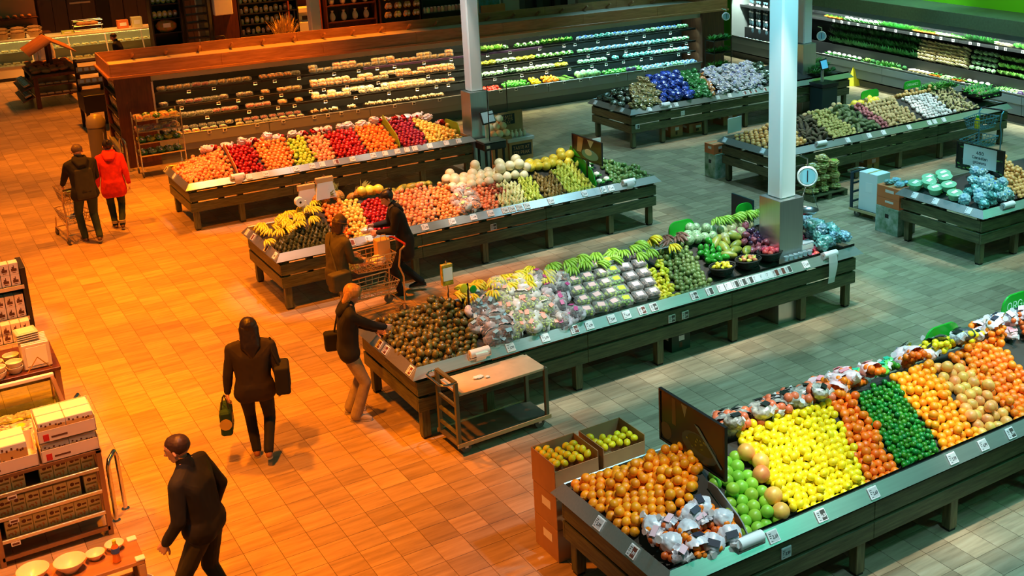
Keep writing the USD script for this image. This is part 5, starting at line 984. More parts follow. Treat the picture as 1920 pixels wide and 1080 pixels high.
for z in (.37, .65):
    for i in range(5): copy_of(fp, 'shelf_pack', 'flat pack on the front shelf of the bread stand', 'pack', (3.8 + .2 * i, 34.85, z), group='packs on the bread stand shelves')
# dark bench stand beside it
c = thing('dark_rack_stand', 'tall dark rack of packets beyond the bin by the case end', 'rack', (4.55, 30.9, 0))
for x in (-.28, .28):
    for y in (-.45, .45): MB().bx(x - .04, x + .04, y - .04, y + .04, 0, 1.75 if y > 0 else .95).build('leg', M_BLACK, c, False)
MB().bx(-.34, .34, -.5, .5, .5, .95, b=.01).build('chest', M_BLACK, c, False)
for z in (1.1, 1.4, 1.7): MB().bx(-.3, .3, .1, .5, z, z + .03).build('shelf', M_BLACK, c, False)
for z in (1.13, 1.43):
    for i in range(4): copy_of(fp, 'rack_packet', 'pale packet on the tall dark rack', 'pack', (4.33 + .15 * i, 31.15, z + .07), group='packets on the tall dark rack', mat3=rotm(1.3, 0, 0))
# litter bin and handle
c = thing('dome_bin', 'grey litter bin with a domed top beside the case end', 'bin', (4.0, 27.62, 0)); MB().lathe([(0, 0), (.2, 0), (.2, .7), (.21, .72), (0, .72)], 24).build('body', mat('bin_grey', (120, 112, 92), .4), c, 40); MB().lathe([(.21, .7), (.215, .78), (.2, .86), (.15, .95), (.08, .99), (0, 1.0)], 24).build('dome', mat('bin_dome', (150, 140, 112), .35), c, 60); MB().tube([(.1, -.215, .2), (.1, -.215, .62)], .015, 8).build('side_bar', M_CHROME, c, 40)
c = thing('guard_rail', 'bent steel guard rail at the foot of the case end', 'rail', (4.2, 25.7, 0)); MB().tube([(0, .35, 0), (0, .35, .62), (.02, .3, .7), (.04, 0, .7), (.05, -.05, .62), (.05, -.05, 0)], .022, 8).build('tube', M_CHROME, c, 50)
# ---- rear shelving behind the long case
def rack_unit(name, label, x, y, w, h, zs, m, d=.5, back=True):
    c = thing(name, label, 'shelf', (x, y, 0))
    for s in (0, w - .04): MB().bx(s, s + .04, 0, d, 0, h).build('side', m, c, False)
    if back: MB().bx(0, w, d - .03, d, 0, h).build('back', m, c, False)
    for z in zs: MB().bx(.04, w - .04, 0, d - .03, z, z + .03).build('shelf', m, c, False)
    return c
jar = kind_of('small_jar'); MB().lathe([(0, 0), (.045, 0), (.05, .02), (.05, .1), (.035, .12), (0, .12)], 12).build('jar', mat('jar_glass', (214, 196, 160), .2, var=.4, hue=.08), jar, 40); MB().lathe([(.037, .118), (.037, .14), (0, .14)], 12).build('lid', M_WHITE, jar, False)
pkt = kind_of('stand_packet'); MB().blob((0, 0, .1), (.07, .03, .11), .15, 2, 4, 2).build('packet', mat('stand_packet_film', (206, 180, 110), .4, var=.5, hue=.06), pkt, 50); MB().box((0, -.032, .1), (.07, .004, .07)).build('label', M_LABELW, pkt, False)
wb = kind_of('white_sack'); MB().blob((0, 0, .13), (.09, .07, .15), .2, 2, 5, 2).build('sack', mat('white_sack_paper', (236, 220, 190), .6), wb, 50); MB().tube([(0, 0, .26), (0, 0, .33)], [.03, .05], 8).build('gathered_top', mat('white_sack_paper', (1, 1, 1)), wb, 50)
YB = 33.0
rack_unit('rear_shelf', 'dark rear shelf with colourful packets above the deli end', 6.6, YB, .8, 3.2, (1.6, 1.95, 2.35, 2.75), M_BLACK)
c = thing('display_bag', 'large colourful picture bag on the dark rear shelf', 'bag', (7.0, YB + .15, 1.98)); MB().blob((0, 0, .17), (.28, .1, .19), .2, 2, 3, 2).build('bag', mat('picture_bag', (220, 120, 50), .5, noise=.8, nscale=8, col2=(90, 140, 60)), c, 50); MB().box((0, -.1, .2), (.2, .02, .12)).build('label', M_LABELW, c, False)
for z in (2.38, 2.78):
    for i in range(5): copy_of(pkt, 'rear_packet', 'packet on the dark rear shelf above the deli end', 'pack', (6.72 + .14 * i, YB + .15, z), group='packets on the dark rear shelf')
c = rack_unit('slatted_rack', 'tall empty dark slatted rack left of the brown end wall', 7.45, YB - .2, .65, 3.2, [1.3 + .22 * i for i in range(8)], M_BLACK, .4, False)
c = thing('hand_truck', 'black hand truck leaning at the brown end wall', 'hand truck', (8.05, 31.6, 0)); MB().tube([(-.18, 0, .1), (-.18, .1, 1.75), (-.12, .1, 1.9), (.12, .1, 1.9), (.18, .1, 1.75), (.18, 0, .1)], .025, 8).build('frame', M_BLACK, c, 50); MB().bx(-.2, .2, -.25, 0, .03, .05).build('toe_plate', M_BLACK, c, False)
for x in (-.22, .22): MB().cyl((x - .03, .08, .1), (x + .03, .08, .1), .1, n=16).build('wheel', M_RUBBER, c, 40)
c = thing('end_wall_panel', 'brown end wall with a white box hung near the top', 'partition', (8.25, YB - .1, 0)); MB().bx(0, .7, 0, .2, 0, 3.6, b=.01).build('panel', M_DARKWOOD, c, False); MB().bx(.0, .52, -.22, 0, 2.35, 3.4, b=.02).build('white_box', M_WHITE, c, False)
rack_unit('product_shelf', 'dark shelf unit of lit packages right of the brown end wall', 9.0, YB, 1.75, 3.4, (1.65, 1.95, 2.25, 2.55, 2.85, 3.15), M_BLACK)
for z in (1.68, 1.98, 2.28, 2.58, 2.88):
    for i in range(11): copy_of((jar, pkt)[i % 2], 'shelf_package', 'small package on the dark lit shelf unit behind the case', 'pack', (9.12 + .145 * i, YB + .15, z), group='packages on the dark lit shelf unit')
c = thing('dried_flowers', 'tall arrangement of dried flowers in front of the dark shelf unit', 'flowers', (9.75, 31.3, 0)); MB().lathe([(0, 0), (.16, 0), (.12, .5), (.1, 1.5), (.13, 1.7), (0, 1.7)], 16).build('vase', M_TAN, c, 40)
leaf_mb(150, .75, .05, .08, np.random.default_rng(2), 1.65, 1.15).build('stems', mat('dried_flower', (240, 206, 120), .6, noise=.4, nscale=8), c, False)
rack_unit('wood_nook', 'reddish wood nook holding a white coffee machine', 10.45, YB, 1.0, 3.4, (1.55, 2.9), mat('red_wood', (150, 70, 40), .5))
c = thing('coffee_machine', 'white coffee machine in the reddish wood nook', 'machine', (10.95, YB + .18, 1.58)); MB().bx(-.25, .25, -.16, .16, 0, .3, b=.02).build('base', M_WHITE, c, False); MB().bx(-.25, .25, 0, .16, .3, .75, b=.03).build('tower', M_WHITE, c, False); MB().bx(-.22, .22, -.18, .16, .55, .75, b=.04).build('head', M_WHITE, c, False); MB().bx(-.1, .06, -.165, -.16, .36, .48).build('screen', M_BLACK, c, False)
rack_unit('sack_shelf', 'dark brown shelf unit of white sacks', 11.6, YB, 1.6, 3.4, (1.75, 2.25, 2.8), M_DARKWOOD)
for z in (1.78, 2.28):
    for i in range(4): copy_of(wb, 'white_sack', 'white tied sack on the dark brown shelf unit', 'sack', (11.85 + .36 * i, YB + .2, z), group='white sacks on the brown shelf unit')
rack_unit('pegged_packet_wall', 'brown wall unit hung with small white packets', 13.3, YB, 1.35, 3.4, (1.5,), M_DARKWOOD)
for j in range(4):
    for i in range(8): copy_of(pkt, 'pegged_packet', 'small pale packet hanging on the brown wall unit', 'packet', (13.45 + .155 * i + .03 * (j % 2), YB - .08, 1.75 + j * .27), group='packets on the brown wall unit', mat3=rotm(.2, .3 * (-1) ** i, 0))
rack_unit('jar_shelf', 'dark shelf unit of small white jars behind the long case', 14.7, YB, 1.75, 3.4, (1.72, 2.15, 2.6, 3.0), M_BLACK)
for z in (1.75, 2.18, 2.63):
    for i in range(13): copy_of(jar, 'white_jar', 'small pale jar on the dark shelf unit', 'jar', (14.83 + .125 * i, YB + .12, z), group='jars on the dark shelf unit', scale=1.25) if False else copy_of(jar, 'white_jar', 'small pale jar on the dark shelf unit', 'jar', (14.83 + .125 * i, YB + .12, z), group='jars on the dark shelf unit', mat3=np.eye(3) * 1.3)
c = thing('printed_box', 'blue and white printed display box left of the near column', 'box', (16.75, YB, 1.2)); MB().bx(-.3, .75, 0, .5, 0, .95, b=.01).build('body', M_WHITE, c, False); MB().bx(-.05, .7, -.012, 0, .35, .9).build('picture', mat('blue_picture', (70, 170, 210), .5, noise=.7, nscale=5, col2=(60, 120, 60)), c, False); MB().bx(.0, .85, -.1, .4, .3, .62).build('crate', M_CARD, c, False)
c = thing('counter_cabinet', 'low cabinet carrying the printed display box', 'cabinet', (16.75, YB, 0)); MB().bx(-.4, .9, -.05, .6, 0, 1.2).build('body', M_DARKWOOD, c, False)
wall = UsdGeom.Xform.Define(stage, '/World/wall_rear_middle'); tag(wall, 'pale wall with a dark doorway behind the long case', None, None, 'structure')
MB().bx(17.7, 18.3, 33.2, 33.4, 0, 7.5).bx(20.6, 26, 33.2, 33.4, 0, 7.5).bx(18.3, 20.6, 33.2, 33.4, 2.5, 7.5).bx(8, 17.7, 33.6, 33.8, 0, 7.5).build('painted_wall', mat('pale_wall_paint', (170, 180, 170), .6), '/World/wall_rear_middle', False)
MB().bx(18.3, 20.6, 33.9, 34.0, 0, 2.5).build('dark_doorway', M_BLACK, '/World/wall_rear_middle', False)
for i in range(3): MB().bx(18.55 + i * .7, 18.8 + i * .7, 33.7, 33.88, 0, 2.2, b=.02).build('stored_panel', mat('shadow_panel', (60, 66, 66), .5), '/World/wall_rear_middle', False)
# ================================================================ LEFT EDGE: gondola ends
M_PINKBOX = mat('white_carton_board', (238, 222, 206), .6); M_INK = mat('brown_ink', (96, 56, 34), .7); M_REDINK = mat('red_ink', (214, 40, 36), .6); M_GREENBOX = mat('cream_green_box', (206, 196, 130), .55, var=.08); M_BRONZE = mat('bronze_post', (150, 120, 90), .35, .6)
def small_box(name, w, d, h, m, art):
    k = kind_of(name); MB().bx(-w/2, w/2, -d/2, d/2, 0, h, b=.004).build('carton', m, k, False); art(k, w, d, h); return k
def art_truck(k, w, d, h):
    m = MB(); y = -d/2 - .0015
    m.bx(-w*.3, w*.3, y, y + .0016, h*.28, h*.52).bx(-w*.22, w*.05, y, y + .0016, h*.52, h*.66).bx(-w*.2, w*.2, y, y + .0016, h*.14, h*.2).bx(-w*.04, w*.04, y, y + .0016, h*.66, h*.8)
    m.build('printed_emblem', M_INK, k, False)
def art_coin(k, w, d, h):
    y = -d/2 - .0015; R = rotm(math.pi/2, 0, 0)
    MB().lathe([(0, 0), (w*.16, 0), (w*.16, .002), (0, .002)], 14, R, (-w*.12, y + .002, h*.74)).build('round_mark', M_INK, k, False)
    MB().bx(w*.1, w*.42, y, y + .0016, h*.68, h*.78).build('printed_word', M_INK, k, False); MB().bx(-w*.4, w*.4, y, y + .0016, h*.44, h*.54).build('printed_word', mat('olive_ink', (120, 110, 60), .7), k, False)
    m = MB(); g2 = np.random.default_rng(3)
    for i in range(9): m.lathe([(0, 0), (w*.07, 0), (w*.07, .002), (0, .002)], 8, R, (g2.uniform(-.35, .35) * w, y + .002, g2.uniform(.1, .32) * h))
    m.build('food_picture', mat('food_print', (200, 130, 70), .6), k, False)
def art_dots(k, w, d, h):
    y = -d/2 - .0015; m = MB(); g2 = np.random.default_rng(5)
    for i in range(14): a = g2.uniform(-.42, .42) * w; b = g2.uniform(.15, .85) * h; m.bx(a - .008, a + .008, y, y + .0016, b - .006, b + .006)
    m.build('printed_pattern', M_INK, k, False); MB().bx(-w/2 + .002, w/2 - .002, y + .0005, y + .0016, .01, h - .03).build('printed_panel', mat('gold_print', (214, 170, 96), .6), k, False)
tb = small_box('white_cube_box', .115, .16, .165, M_PINKBOX, art_truck); gb = small_box('cream_food_box', .118, .14, .175, M_GREENBOX, art_coin); db = small_box('patterned_box', .235, .17, .13, M_WHITE, art_dots)
# black shelf end with white boxes
c = thing('black_gondola', 'black shelf unit with white boxes at the left picture edge', 'shelf', (0, 16.95, 0))
MB().bx(1.19, 1.26, 0, .55, 0, .98, b=.004).build('end_panel', M_BLACK, c, False); MB().bx(-1.2, 1.19, .52, .56, 0, .95).build('back', M_BLACK, c, False)
for z in (.02, .26, .73): MB().bx(-1.2, 1.19, -.3 if z < .1 else 0, .52, z - .02, z).build('shelf', M_BLACK, c, False); MB().bx(-1.2, 1.21, (-.3 if z < .1 else 0) - .015, -.3 if z < .1 else 0, z - .05, z + .005).build('price_rail', M_CREAM, c, False)
for z0, rows, yy in ((.735, 2, .1), (.265, 2, .1), (.025, 2, -.2)):
    for r_ in range(rows):
        for i in range(6):
            if z0 == .265 and r_ == 1 and i > 2: continue
            copy_of(tb, 'white_cube_box', 'small white box with a brown emblem on the %s shelf of the black unit' % {.735: 'top', .265: 'middle', .025: 'bottom'}[z0], 'box', (1.12 - .122 * i, 16.95 + yy, z0 + r_ * (.166 if z0 != .025 else .105)), group='white boxes, %s shelf' % {.735: 'top', .265: 'middle', .025: 'bottom'}[z0])
# crockery table
c = thing('crockery_table', 'dark wooden table of plates and bowls at the left picture edge', 'table', (0, 13.6, 0)); MB().bx(-1.0, 1.2, 0, .95, .70, .745, b=.006).build('top', M_DARKWOOD, c, False)
for y in (.05, .88): MB().bx(1.13, 1.19, y - .03, y + .03, 0, .7).build('leg', M_BRONZE, c, False)
MB().bx(-1.0, 1.13, .02, .06, .6, .7).build('apron', M_DARKWOOD, c, False)
M_STONE = mat('cream_stoneware', (232, 218, 196), .3, coat=.3); M_GREYWARE = mat('grey_stoneware', (196, 186, 166), .35, coat=.3)
pl = kind_of('square_plate'); MB().box((0, 0, .012), (.3, .3, .024), b=.012).build('plate', M_GREYWARE, pl, False); MB().box((0, 0, .026), (.22, .22, .004), b=.002).build('raised_rim', M_STONE, pl, False)
for i in range(7): copy_of(pl, 'square_plate', 'square grey plate standing on edge on the crockery table', 'plate', (.98, 13.72 + .055 * i, .90), group='plates standing on the crockery table', mat3=rotm(math.pi/2 - .12, 0, 0))
for i in range(4): copy_of(pl, 'stacked_plate', 'square cream plate lying on top of the standing plates', 'plate', (.92, 13.92, 1.06 + .026 * i), group='plates lying on the standing plates', mat3=rotm(0, 0, .1) * .8)
c = thing('plate_easel', 'crossed gold wire easel in front of the plates', 'easel', (.98, 13.64, .745)); 
for s in (-1, 1): MB().tube([(0, 0, .16), (s * .13, -.02, 0)], .006, 6).build('wire', mat('gold_wire', (230, 180, 80), .3, .8), c, 40)
bw = kind_of('cream_bowl'); MB().lathe([(0, .0), (.05, 0), (.085, .05), (.09, .085), (.08, .085), (.075, .05), (0, .015)], 22).build('bowl', M_STONE, bw, 50)
for i, (x, y, z) in enumerate(((.55, 13.85, 0), (.55, 13.85, .06), (.73, 13.95, 0), (.73, 13.95, .06), (.74, 13.72, 0), (.74, 13.72, .06), (.56, 13.66, 0), (.56, 13.66, .06), (.4, 13.75, 0))): copy_of(bw, 'cream_bowl', 'small cream bowl stacked at the left of the plates', 'bowl', (x, y, .745 + z), group='cream bowls beside the plates')
# chest freezer
c = thing('chest_freezer', 'open glass sided chest freezer of frozen food bags at the left edge', 'freezer', (0, 11.75, 0)); W_ = 1.06
MB().bx(-1.0, W_, 0, 1.25, 0, .5, b=.01).build('body', M_DKCAB, c, False)
for (a, b, y0, y1) in ((-1.0, W_, 1.19, 1.25), (-1.0, W_, 0, .05)): MB().bx(a, b, y0, y1, .5, .55).build('lower_rim', M_BRONZE, c, False)
MB().bx(-1.0, W_, 1.2, 1.24, .9, .95, b=.01).build('top_rim', M_WHITE, c, False); MB().bx(W_ - .04, W_, 0, 1.24, .86, .92, b=.008).build('side_rim', M_BRONZE, c, False)
MB().bx(-1.0, W_ - .04, 1.21, 1.22, .55, .9).build('rear_glass', glass('freezer_glass', (220, 235, 210)), c, False); MB().bx(W_ - .03, W_ - .02, .02, 1.2, .5, .86).build('side_glass', glass('freezer_glass'), c, False); MB().bx(-1, W_ - .04, .9, .91, .55, .8).build('partition_glass', glass('freezer_glass'), c, False)
fb = [bag_kind('frozen_bag', (236, 220, 200), .26, .18, .1, (240, 200, 30), 111), bag_kind('frozen_bag', (70, 90, 150), .26, .18, .1, (230, 220, 210), 112), bag_kind('frozen_bag', (226, 120, 60), .26, .18, .1, (240, 220, 200), 113)]
g = np.random.default_rng(21)
for j in range(5):
    for i in range(6): copy_of(fb[(i + j * 2) % 3], 'frozen_food_bag', 'printed frozen food bag lying in the chest freezer', 'bag', (.1 + .17 * i, 11.92 + .2 * j, .5 + g.uniform(0, .05)), group='frozen food bags in the freezer', mat3=rotm(.1, 0, g.normal(0, .4)))
for i in range(5): copy_of(fb[2], 'upright_frozen_bag', 'orange frozen food bag standing behind the freezer partition', 'bag', (.15 + .18 * i, 12.82, .55), group='frozen bags behind the partition', mat3=rotm(1.2, 0, 0))
# food shelf with open cartons
c = thing('food_shelf', 'bronze shelf unit with three shelves of food boxes at the lower left', 'shelf', (0, 10.86, 0))
for x in (.2, 1.15): MB().bx(x - .025, x + .025, -.02, .03, 0, .92, b=.004).build('post', M_BRONZE, c, False); MB().bx(x - .025, x + .025, .42, .47, 0, .92, b=.004).build('post', M_BRONZE, c, False)
MB().bx(-.6, 1.18, -.02, .48, .89, .92).build('top', M_BRONZE, c, False); MB().bx(-.6, 1.15, .42, .44, .1, .9).build('back', mat('dark_green_back', (40, 50, 36), .6), c, False); MB().bx(.2, 1.15, -.02, .02, .06, .1).build('bottom_bar', M_BRONZE, c, False)
for k, z in enumerate((.26, .49, .73)):
    MB().bx(-.6, 1.13, .0, .42, z - .02, z).build('shelf', M_BRONZE, c, False); MB().bx(.22, 1.13, -.03, -.005, z - .02, z + .018, b=.004).build('price_rail', M_STEEL, c, False)
    for i in range(7):
        if (k, i) in ((0, 9), (2, 4)): continue
        copy_of(gb, 'cream_food_box', 'cream box with a round mark on the %s shelf of the bronze unit' % ('lowest', 'middle', 'top')[k], 'box', (1.05 - .121 * i - (.0 if i < 1 or k != 1 else .03), 10.96, z), group='cream boxes, %s shelf' % ('lowest', 'middle', 'top')[k])
    t_ = thing('shelf_tag', 'small white tag hanging under the %s rail of the bronze unit' % ('lowest', 'middle', 'top')[k], 'tag', (.33 + .02 * k, 10.825, z - .06)); MB().bx(-.04, .04, 0, .004, 0, .04).build('frame', M_WHITE, t_, False); MB().bx(-.03, .03, -.001, 0, .01, .03).build('print', M_INK, t_, False)
def open_case(name, label, x, y, z, w, d, h, rz=0):
    c = thing(name, label, 'carton', (x, y, z), rz); t = .006
    MB().bx(-w/2, w/2, -d/2, d/2, 0, t).build('bottom', M_PINKBOX, c, False); MB().bx(-w/2, w/2, -d/2, -d/2 + t, 0, h * .62).build('front', M_PINKBOX, c, False); MB().bx(-w/2, w/2, d/2 - t, d/2, 0, h).build('back', M_PINKBOX, c, False)
    for s in (-1, 1): MB().bx(s*w/2 - t/2, s*w/2 + t/2, -d/2, d/2, 0, h * .8).build('side', M_PINKBOX, c, False)
    MB().bx(-w*.42, -w*.32, -d/2 - .002, -d/2, h * .1, h * .42).build('red_mark', M_REDINK, c, False); MB().bx(-w*.28, w*.0, -d/2 - .0015, -d/2, h * .2, h * .28).build('printed_line', M_INK, c, False)
    return c
for k in range(2):
    open_case('open_display_carton', 'open display carton of patterned boxes, %s of the right stack' % ('bottom', 'top')[k], .92, 11.06, .922 + k * .2, .5, .4, .2)
    for i in range(2):
        for j in range(2): copy_of(db, 'patterned_box', 'patterned white box in the right stack of open cartons', 'box', (.80 + .24 * i, 10.96 + .19 * j, .93 + k * .2), group='patterned boxes in the right cartons', mat3=np.diag([1, 1, 1.25 if k == 0 else 1.5]))
open_case('open_display_carton', 'wide open display carton at the left of the two stacked ones', .32, 11.06, .922, .64, .4, .2)
for i in range(2):
    for j in range(2): copy_of(db, 'patterned_box', 'patterned white box in the wide carton at the left edge', 'box', (.2 + .25 * i, 10.96 + .19 * j, .93), group='patterned boxes in the wide carton', mat3=np.diag([1, 1, 2.0]))
for (x, y, lab) in ((1.36, 11.15, 'bent steel guard rail beside the bronze food shelf'), (1.28, 12.75, 'bent steel guard rail behind the open display cartons')):
    c = thing('guard_rail', lab, 'rail', (x, y, 0)); MB().tube([(0, .1, 0), (-.01, .1, .62), (-.03, .07, .68), (-.1, -.05, .66), (-.12, -.08, .6), (-.12, -.08, 0)], .022, 8).build('tube', M_CHROME, c, 50)
    for p in ((0, .1), (-.12, -.08)): MB().cyl((p[0], p[1], 0), (p[0], p[1], .012), .04, n=14).build('floor_flange', M_CHROME, c, 40)
# bowl table
c = thing('bowl_table', 'light wooden table of serving bowls at the bottom left corner', 'table', (0, 8.98, 0)); MB().bx(-.9, 1.17, 0, .40, .71, .75, b=.006).build('top', mat('amber_wood', (176, 120, 66), .4, noise=.25, nscale=3, stretch=(1, 9, 9)), c, False)
for (x, y) in ((1.14, .03), (1.14, .37)): MB().bx(x - .03, x + .03, y - .03, y + .03, 0, .71, b=.004).build('leg', M_BRONZE, c, False); MB().bx(x - .04, x + .035, y - .035, y + .035, .748, .765, b=.004).build('corner_cap', M_WHITE, c, False)
MB().bx(-.9, 1.11, .0, .4, .40, .43).build('lower_shelf', M_DARKWOOD, c, False)
sb = kind_of('serving_bowl'); MB().lathe([(0, .0), (.055, 0), (.06, .012), (.1, .055), (.125, .1), (.117, .1), (.09, .055), (.04, .016), (0, .012)], 32).build('bowl', M_STONE, sb, 60)
for x, y, s, lab in ((.36, 9.2, 1.0, 'large cream serving bowl at the left of the bowl table'), (.63, 9.16, 1.0, 'large cream serving bowl second from the left'), (.83, 9.22, .62, 'small cream serving bowl between large bowl and bottle'), (.99, 9.27, .62, 'small cream serving bowl behind the bottle')): copy_of(sb, 'serving_bowl', lab, 'bowl', (x, y, .752), mat3=np.eye(3) * s)
c = thing('sauce_bottle', 'orange sauce bottle with a blue label on the bowl table', 'bottle', (.97, 9.08, .752)); MB().lathe([(0, 0), (.03, 0), (.033, .01), (.026, .06), (.032, .11), (.028, .14), (.014, .165), (.013, .18), (0, .18)], 18).build('bottle', mat('orange_sauce', (220, 120, 40), .2), c, 50); MB().lathe([(.0335, .085), (.0345, .09), (.033, .125), (.03, .13)], 18).build('label', mat('blue_label', (50, 80, 160), .5), c, 50); MB().lathe([(.016, .165), (.016, .195), (0, .195)], 14).build('cap', mat('yellow_cap', (226, 190, 40), .4), c, False)
for i in range(4): copy_of(bw, 'lower_bowl', 'grey bowl on the lower shelf of the bowl table', 'bowl', (.75 + .13 * i, 9.06, .432), group='bowls on the lower shelf')
c = thing('white_bin_edge', 'white rounded tub in front of the bowl table', 'tub', (1.0, 8.8, 0)); MB().bx(-.3, .25, -.15, .12, 0, .62, b=.06).build('tub', M_WHITE, c, False)
# ================================================================ PRICE TAGS, SIGNS, CARTS AND OTHER FIXTURES
M_TAGW = mat('tag_white', (240, 240, 238), .45); M_TAGGREY = mat('tag_grey', (196, 198, 196), .5); M_TAGRED = mat('tag_dark_red', (110, 56, 40), .5); M_TAGDK = mat('tag_dark', (70, 66, 60), .5); M_PRINT = mat('black_print', (26, 26, 26), .6)
_txt = {}
def text(s, h, bold=False):
    k = (s, bold)
    if k not in _txt: _txt[k] = meshkit.text_mesh(s, 1.0, .02, bold)
    m = _txt[k]; v = np.array(m.vertices) * [h, h, 1] ; v[:, 2] *= .05
    return v, m.faces
_tagk = {}
def tag_kind(price, style):
    if (price, style) in _tagk: return _tagk[price, style]
    k = kind_of('shelf_price_tag'); w, h = .108, .104
    MB().box((0, 0, .006), (w, h, .012), b=.003).build('frame', M_TAGW, k, False); MB().bx(-w*.42, w*.42, -h*.40, h*.40, .0118, .0128).build('display', M_TAGGREY if style != 'w' else mat('tag_paper', (226, 228, 226), .5), k, False)
    if style in 'rd': MB().bx(-.005, w*.42, -h*.40, h*.40, .0126, .0136).build('dark_field', M_TAGRED if style == 'r' else M_TAGDK, k, False)
    if price:
        v, f = text(price, .026, True); wd = v[:, 0].max(); v = v * [min(1, .055 / wd), 1.1, 1] + [w*.42 - .06, -.02, .0137]
        MB().add(v, f).build('price_digits', M_TAGW if style in 'rd' else M_PRINT, k, False)
    m = MB()
    for i in range(3): m.bx(-w*.38, -w*.38 + .026 - .006 * i, h*.22 - i*.016, h*.27 - i*.016, .0127, .0135)
    m.bx(-w*.38, -w*.2, -h*.34, -h*.3, .0127, .0135).build('small_print', M_PRINT, k, False)
    _tagk[price, style] = k; return k
NAMES = {'T1': 'far apple table', 'T2': 'melon table', 'T3': 'grape table', 'T4': 'citrus table', 'T5': 'potato table', 'T6': 'bagged greens table', 'T7': 'broccoli table'}
_sl = math.atan2(SH, SW)
def front_tags(key, lst, where='front sill'):
    T = TABLES[key]
    for u, v, price, style in lst:
        d = CAM_R.T @ np.array([(u - PPX) / FPX, (v - PPY) / FPX, 1.0]); a = (T['yn'] + .04 - CAM_C[1]) / d[1]; x = float(np.clip((CAM_C + d * a)[0], T['x0'] + .12, T['x1'] - .12))
        R = rotm(_sl, 0, 0); n = R[:, 2]; kd = tag_kind(price, style); lb = ('price tag reading %s on the front sill of the %s' % (price, NAMES[key])) if price else 'small price tag on the front sill of the ' + NAMES[key]
        lb = ('dark backed ' if style in 'rd' else 'white ') + lb
        copy_of(kd, 'price_tag', lb, 'price tag', tuple(np.array([x, T['yn'] + SW * .5, ZS + SH * .5]) + n * .001), group=lb, mat3=R)
def end_tags(key, lst):
    T = TABLES[key]
    for u, v, price, style in lst:
        d = CAM_R.T @ np.array([(u - PPX) / FPX, (v - PPY) / FPX, 1.0]); a = (T['x0'] + .04 - CAM_C[0]) / d[0]; y = float(np.clip((CAM_C + d * a)[1], T['yn'] + .12, T['yn'] + TW - .12))
        R = rotm(0, 0, -math.pi/2) @ rotm(_sl, 0, 0); n = R[:, 2]; lb = ('dark backed ' if style in 'rd' else 'white ') + (('price tag reading %s on the left end of the %s' % (price, NAMES[key])) if price else 'price tag on the left end of the ' + NAMES[key])
        copy_of(tag_kind(price, style), 'price_tag', lb, 'price tag', tuple(np.array([T['x0'] + SW * .5, y, ZS + SH * .5]) + n * .001), group=lb, mat3=R)
def board_tags(key, lst):
    T = TABLES[key]
    for u, v, price, style in lst:
        d = CAM_R.T @ np.array([(u - PPX) / FPX, (v - PPY) / FPX, 1.0]); a = (T['yn'] + .07 - CAM_C[1]) / d[1]; p = CAM_C + d * a
        lb = 'price tag%s fixed to the planks of the %s' % (' reading ' + price if price else '', NAMES[key])
        copy_of(tag_kind(price, style), 'plank_price_tag', lb, 'price tag', (p[0], T['yn'] + .069, float(np.clip(p[2], .5, .66))), group=lb, mat3=rotm(math.pi/2, 0, 0))
end_tags('T4', [(1123, 978, '1.99', 'g'), (1186, 1030, '5.99', 'r')])
front_tags('T4', [(1450, 997, '3.49', 'g'), (1540, 960, '44.00', 'd'), (1638, 918, '2.49', 'g'), (1786, 855, '1.99', 'g'), (1844, 830, '4.99', 'g'), (1895, 808, '5.99', 'd')])
board_tags('T4', [(1473, 1035, '3.99', 'g')])
end_tags('T3', [(711, 647, '2.99', 'r'), (723, 656, '2.99', 'r'), (768, 687, '1.99', 'r')])
front_tags('T3', [(957, 647, '3.99', 'w'), (1022, 629, '3.99', 'w'), (1077, 612, '5.99', 'r'), (1105, 605, '4.99', 'w'), (1147, 594, '8.99', 'w'), (1175, 586, '4.49', 'w'), (1204, 578, '4.99', 'r'), (1226, 573, '4.99', 'd'), (1302, 551, '2.99', 'd'), (1331, 543, '', 'd'), (1352, 538, '', 'w'), (1366, 534, '', 'w'), (1379, 530, '', 'd'), (1393, 526, '', 'd'), (1406, 522, '', 'd'), (1418, 519, '', 'w'), (1430, 516, '', 'w'), (1442, 513, '', 'w'), (1454, 510, '', 'r'), (1466, 507, '', 'r'), (1478, 504, '', 'd'), (1511, 495, '6.99', 'w')])
board_tags('T3', [(1259, 597, '3.99', 'd'), (1284, 590, '2.99', 'd')])
end_tags('T2', [(463, 434, '', 'w'), (474, 445, '', 'r'), (499, 464, '', 'r'), (515, 478, '.99', 'w')])
front_tags('T2', [(658, 450, '', 'r'), (692, 445, '', 'w'), (797, 425, '1.99', 'w'), (848, 413, '3.99', 'w'), (888, 405, '4.99', 'w'), (920, 400, '1.99', 'w'), (947, 393, '3.99', 'w'), (960, 390, '3.99', 'w'), (974, 387, '3.99', 'w'), (988, 384, '3.99', 'w'), (1033, 376, '2.99', 'w'), (1096, 362, '3.49', 'w'), (1131, 355, '1.99', 'w'), (1146, 352, '1.99', 'w')])
board_tags('T2', [(925, 425, '2.99', 'd')])
end_tags('T1', [(310, 317, '', 'd'), (326, 330, '', 'w')])
front_tags('T1', [(467, 330, '', 'w'), (498, 324, '3.99', 'w'), (555, 314, '2.99', 'w'), (585, 308, '2.99', 'w'), (604, 305, '', 'w'), (630, 300, '', 'r'), (661, 295, '1.99', 'w'), (700, 289, '1.99', 'w'), (722, 284, '', 'w'), (745, 280, '1.99', 'w'), (763, 277, '', 'w'), (778, 276, '', 'w'), (806, 271, '', 'w'), (837, 265, '', 'w'), (860, 261, '', 'w')])
end_tags('T5', [(1359, 262, '', 'w'), (1430, 282, '', 'w')])
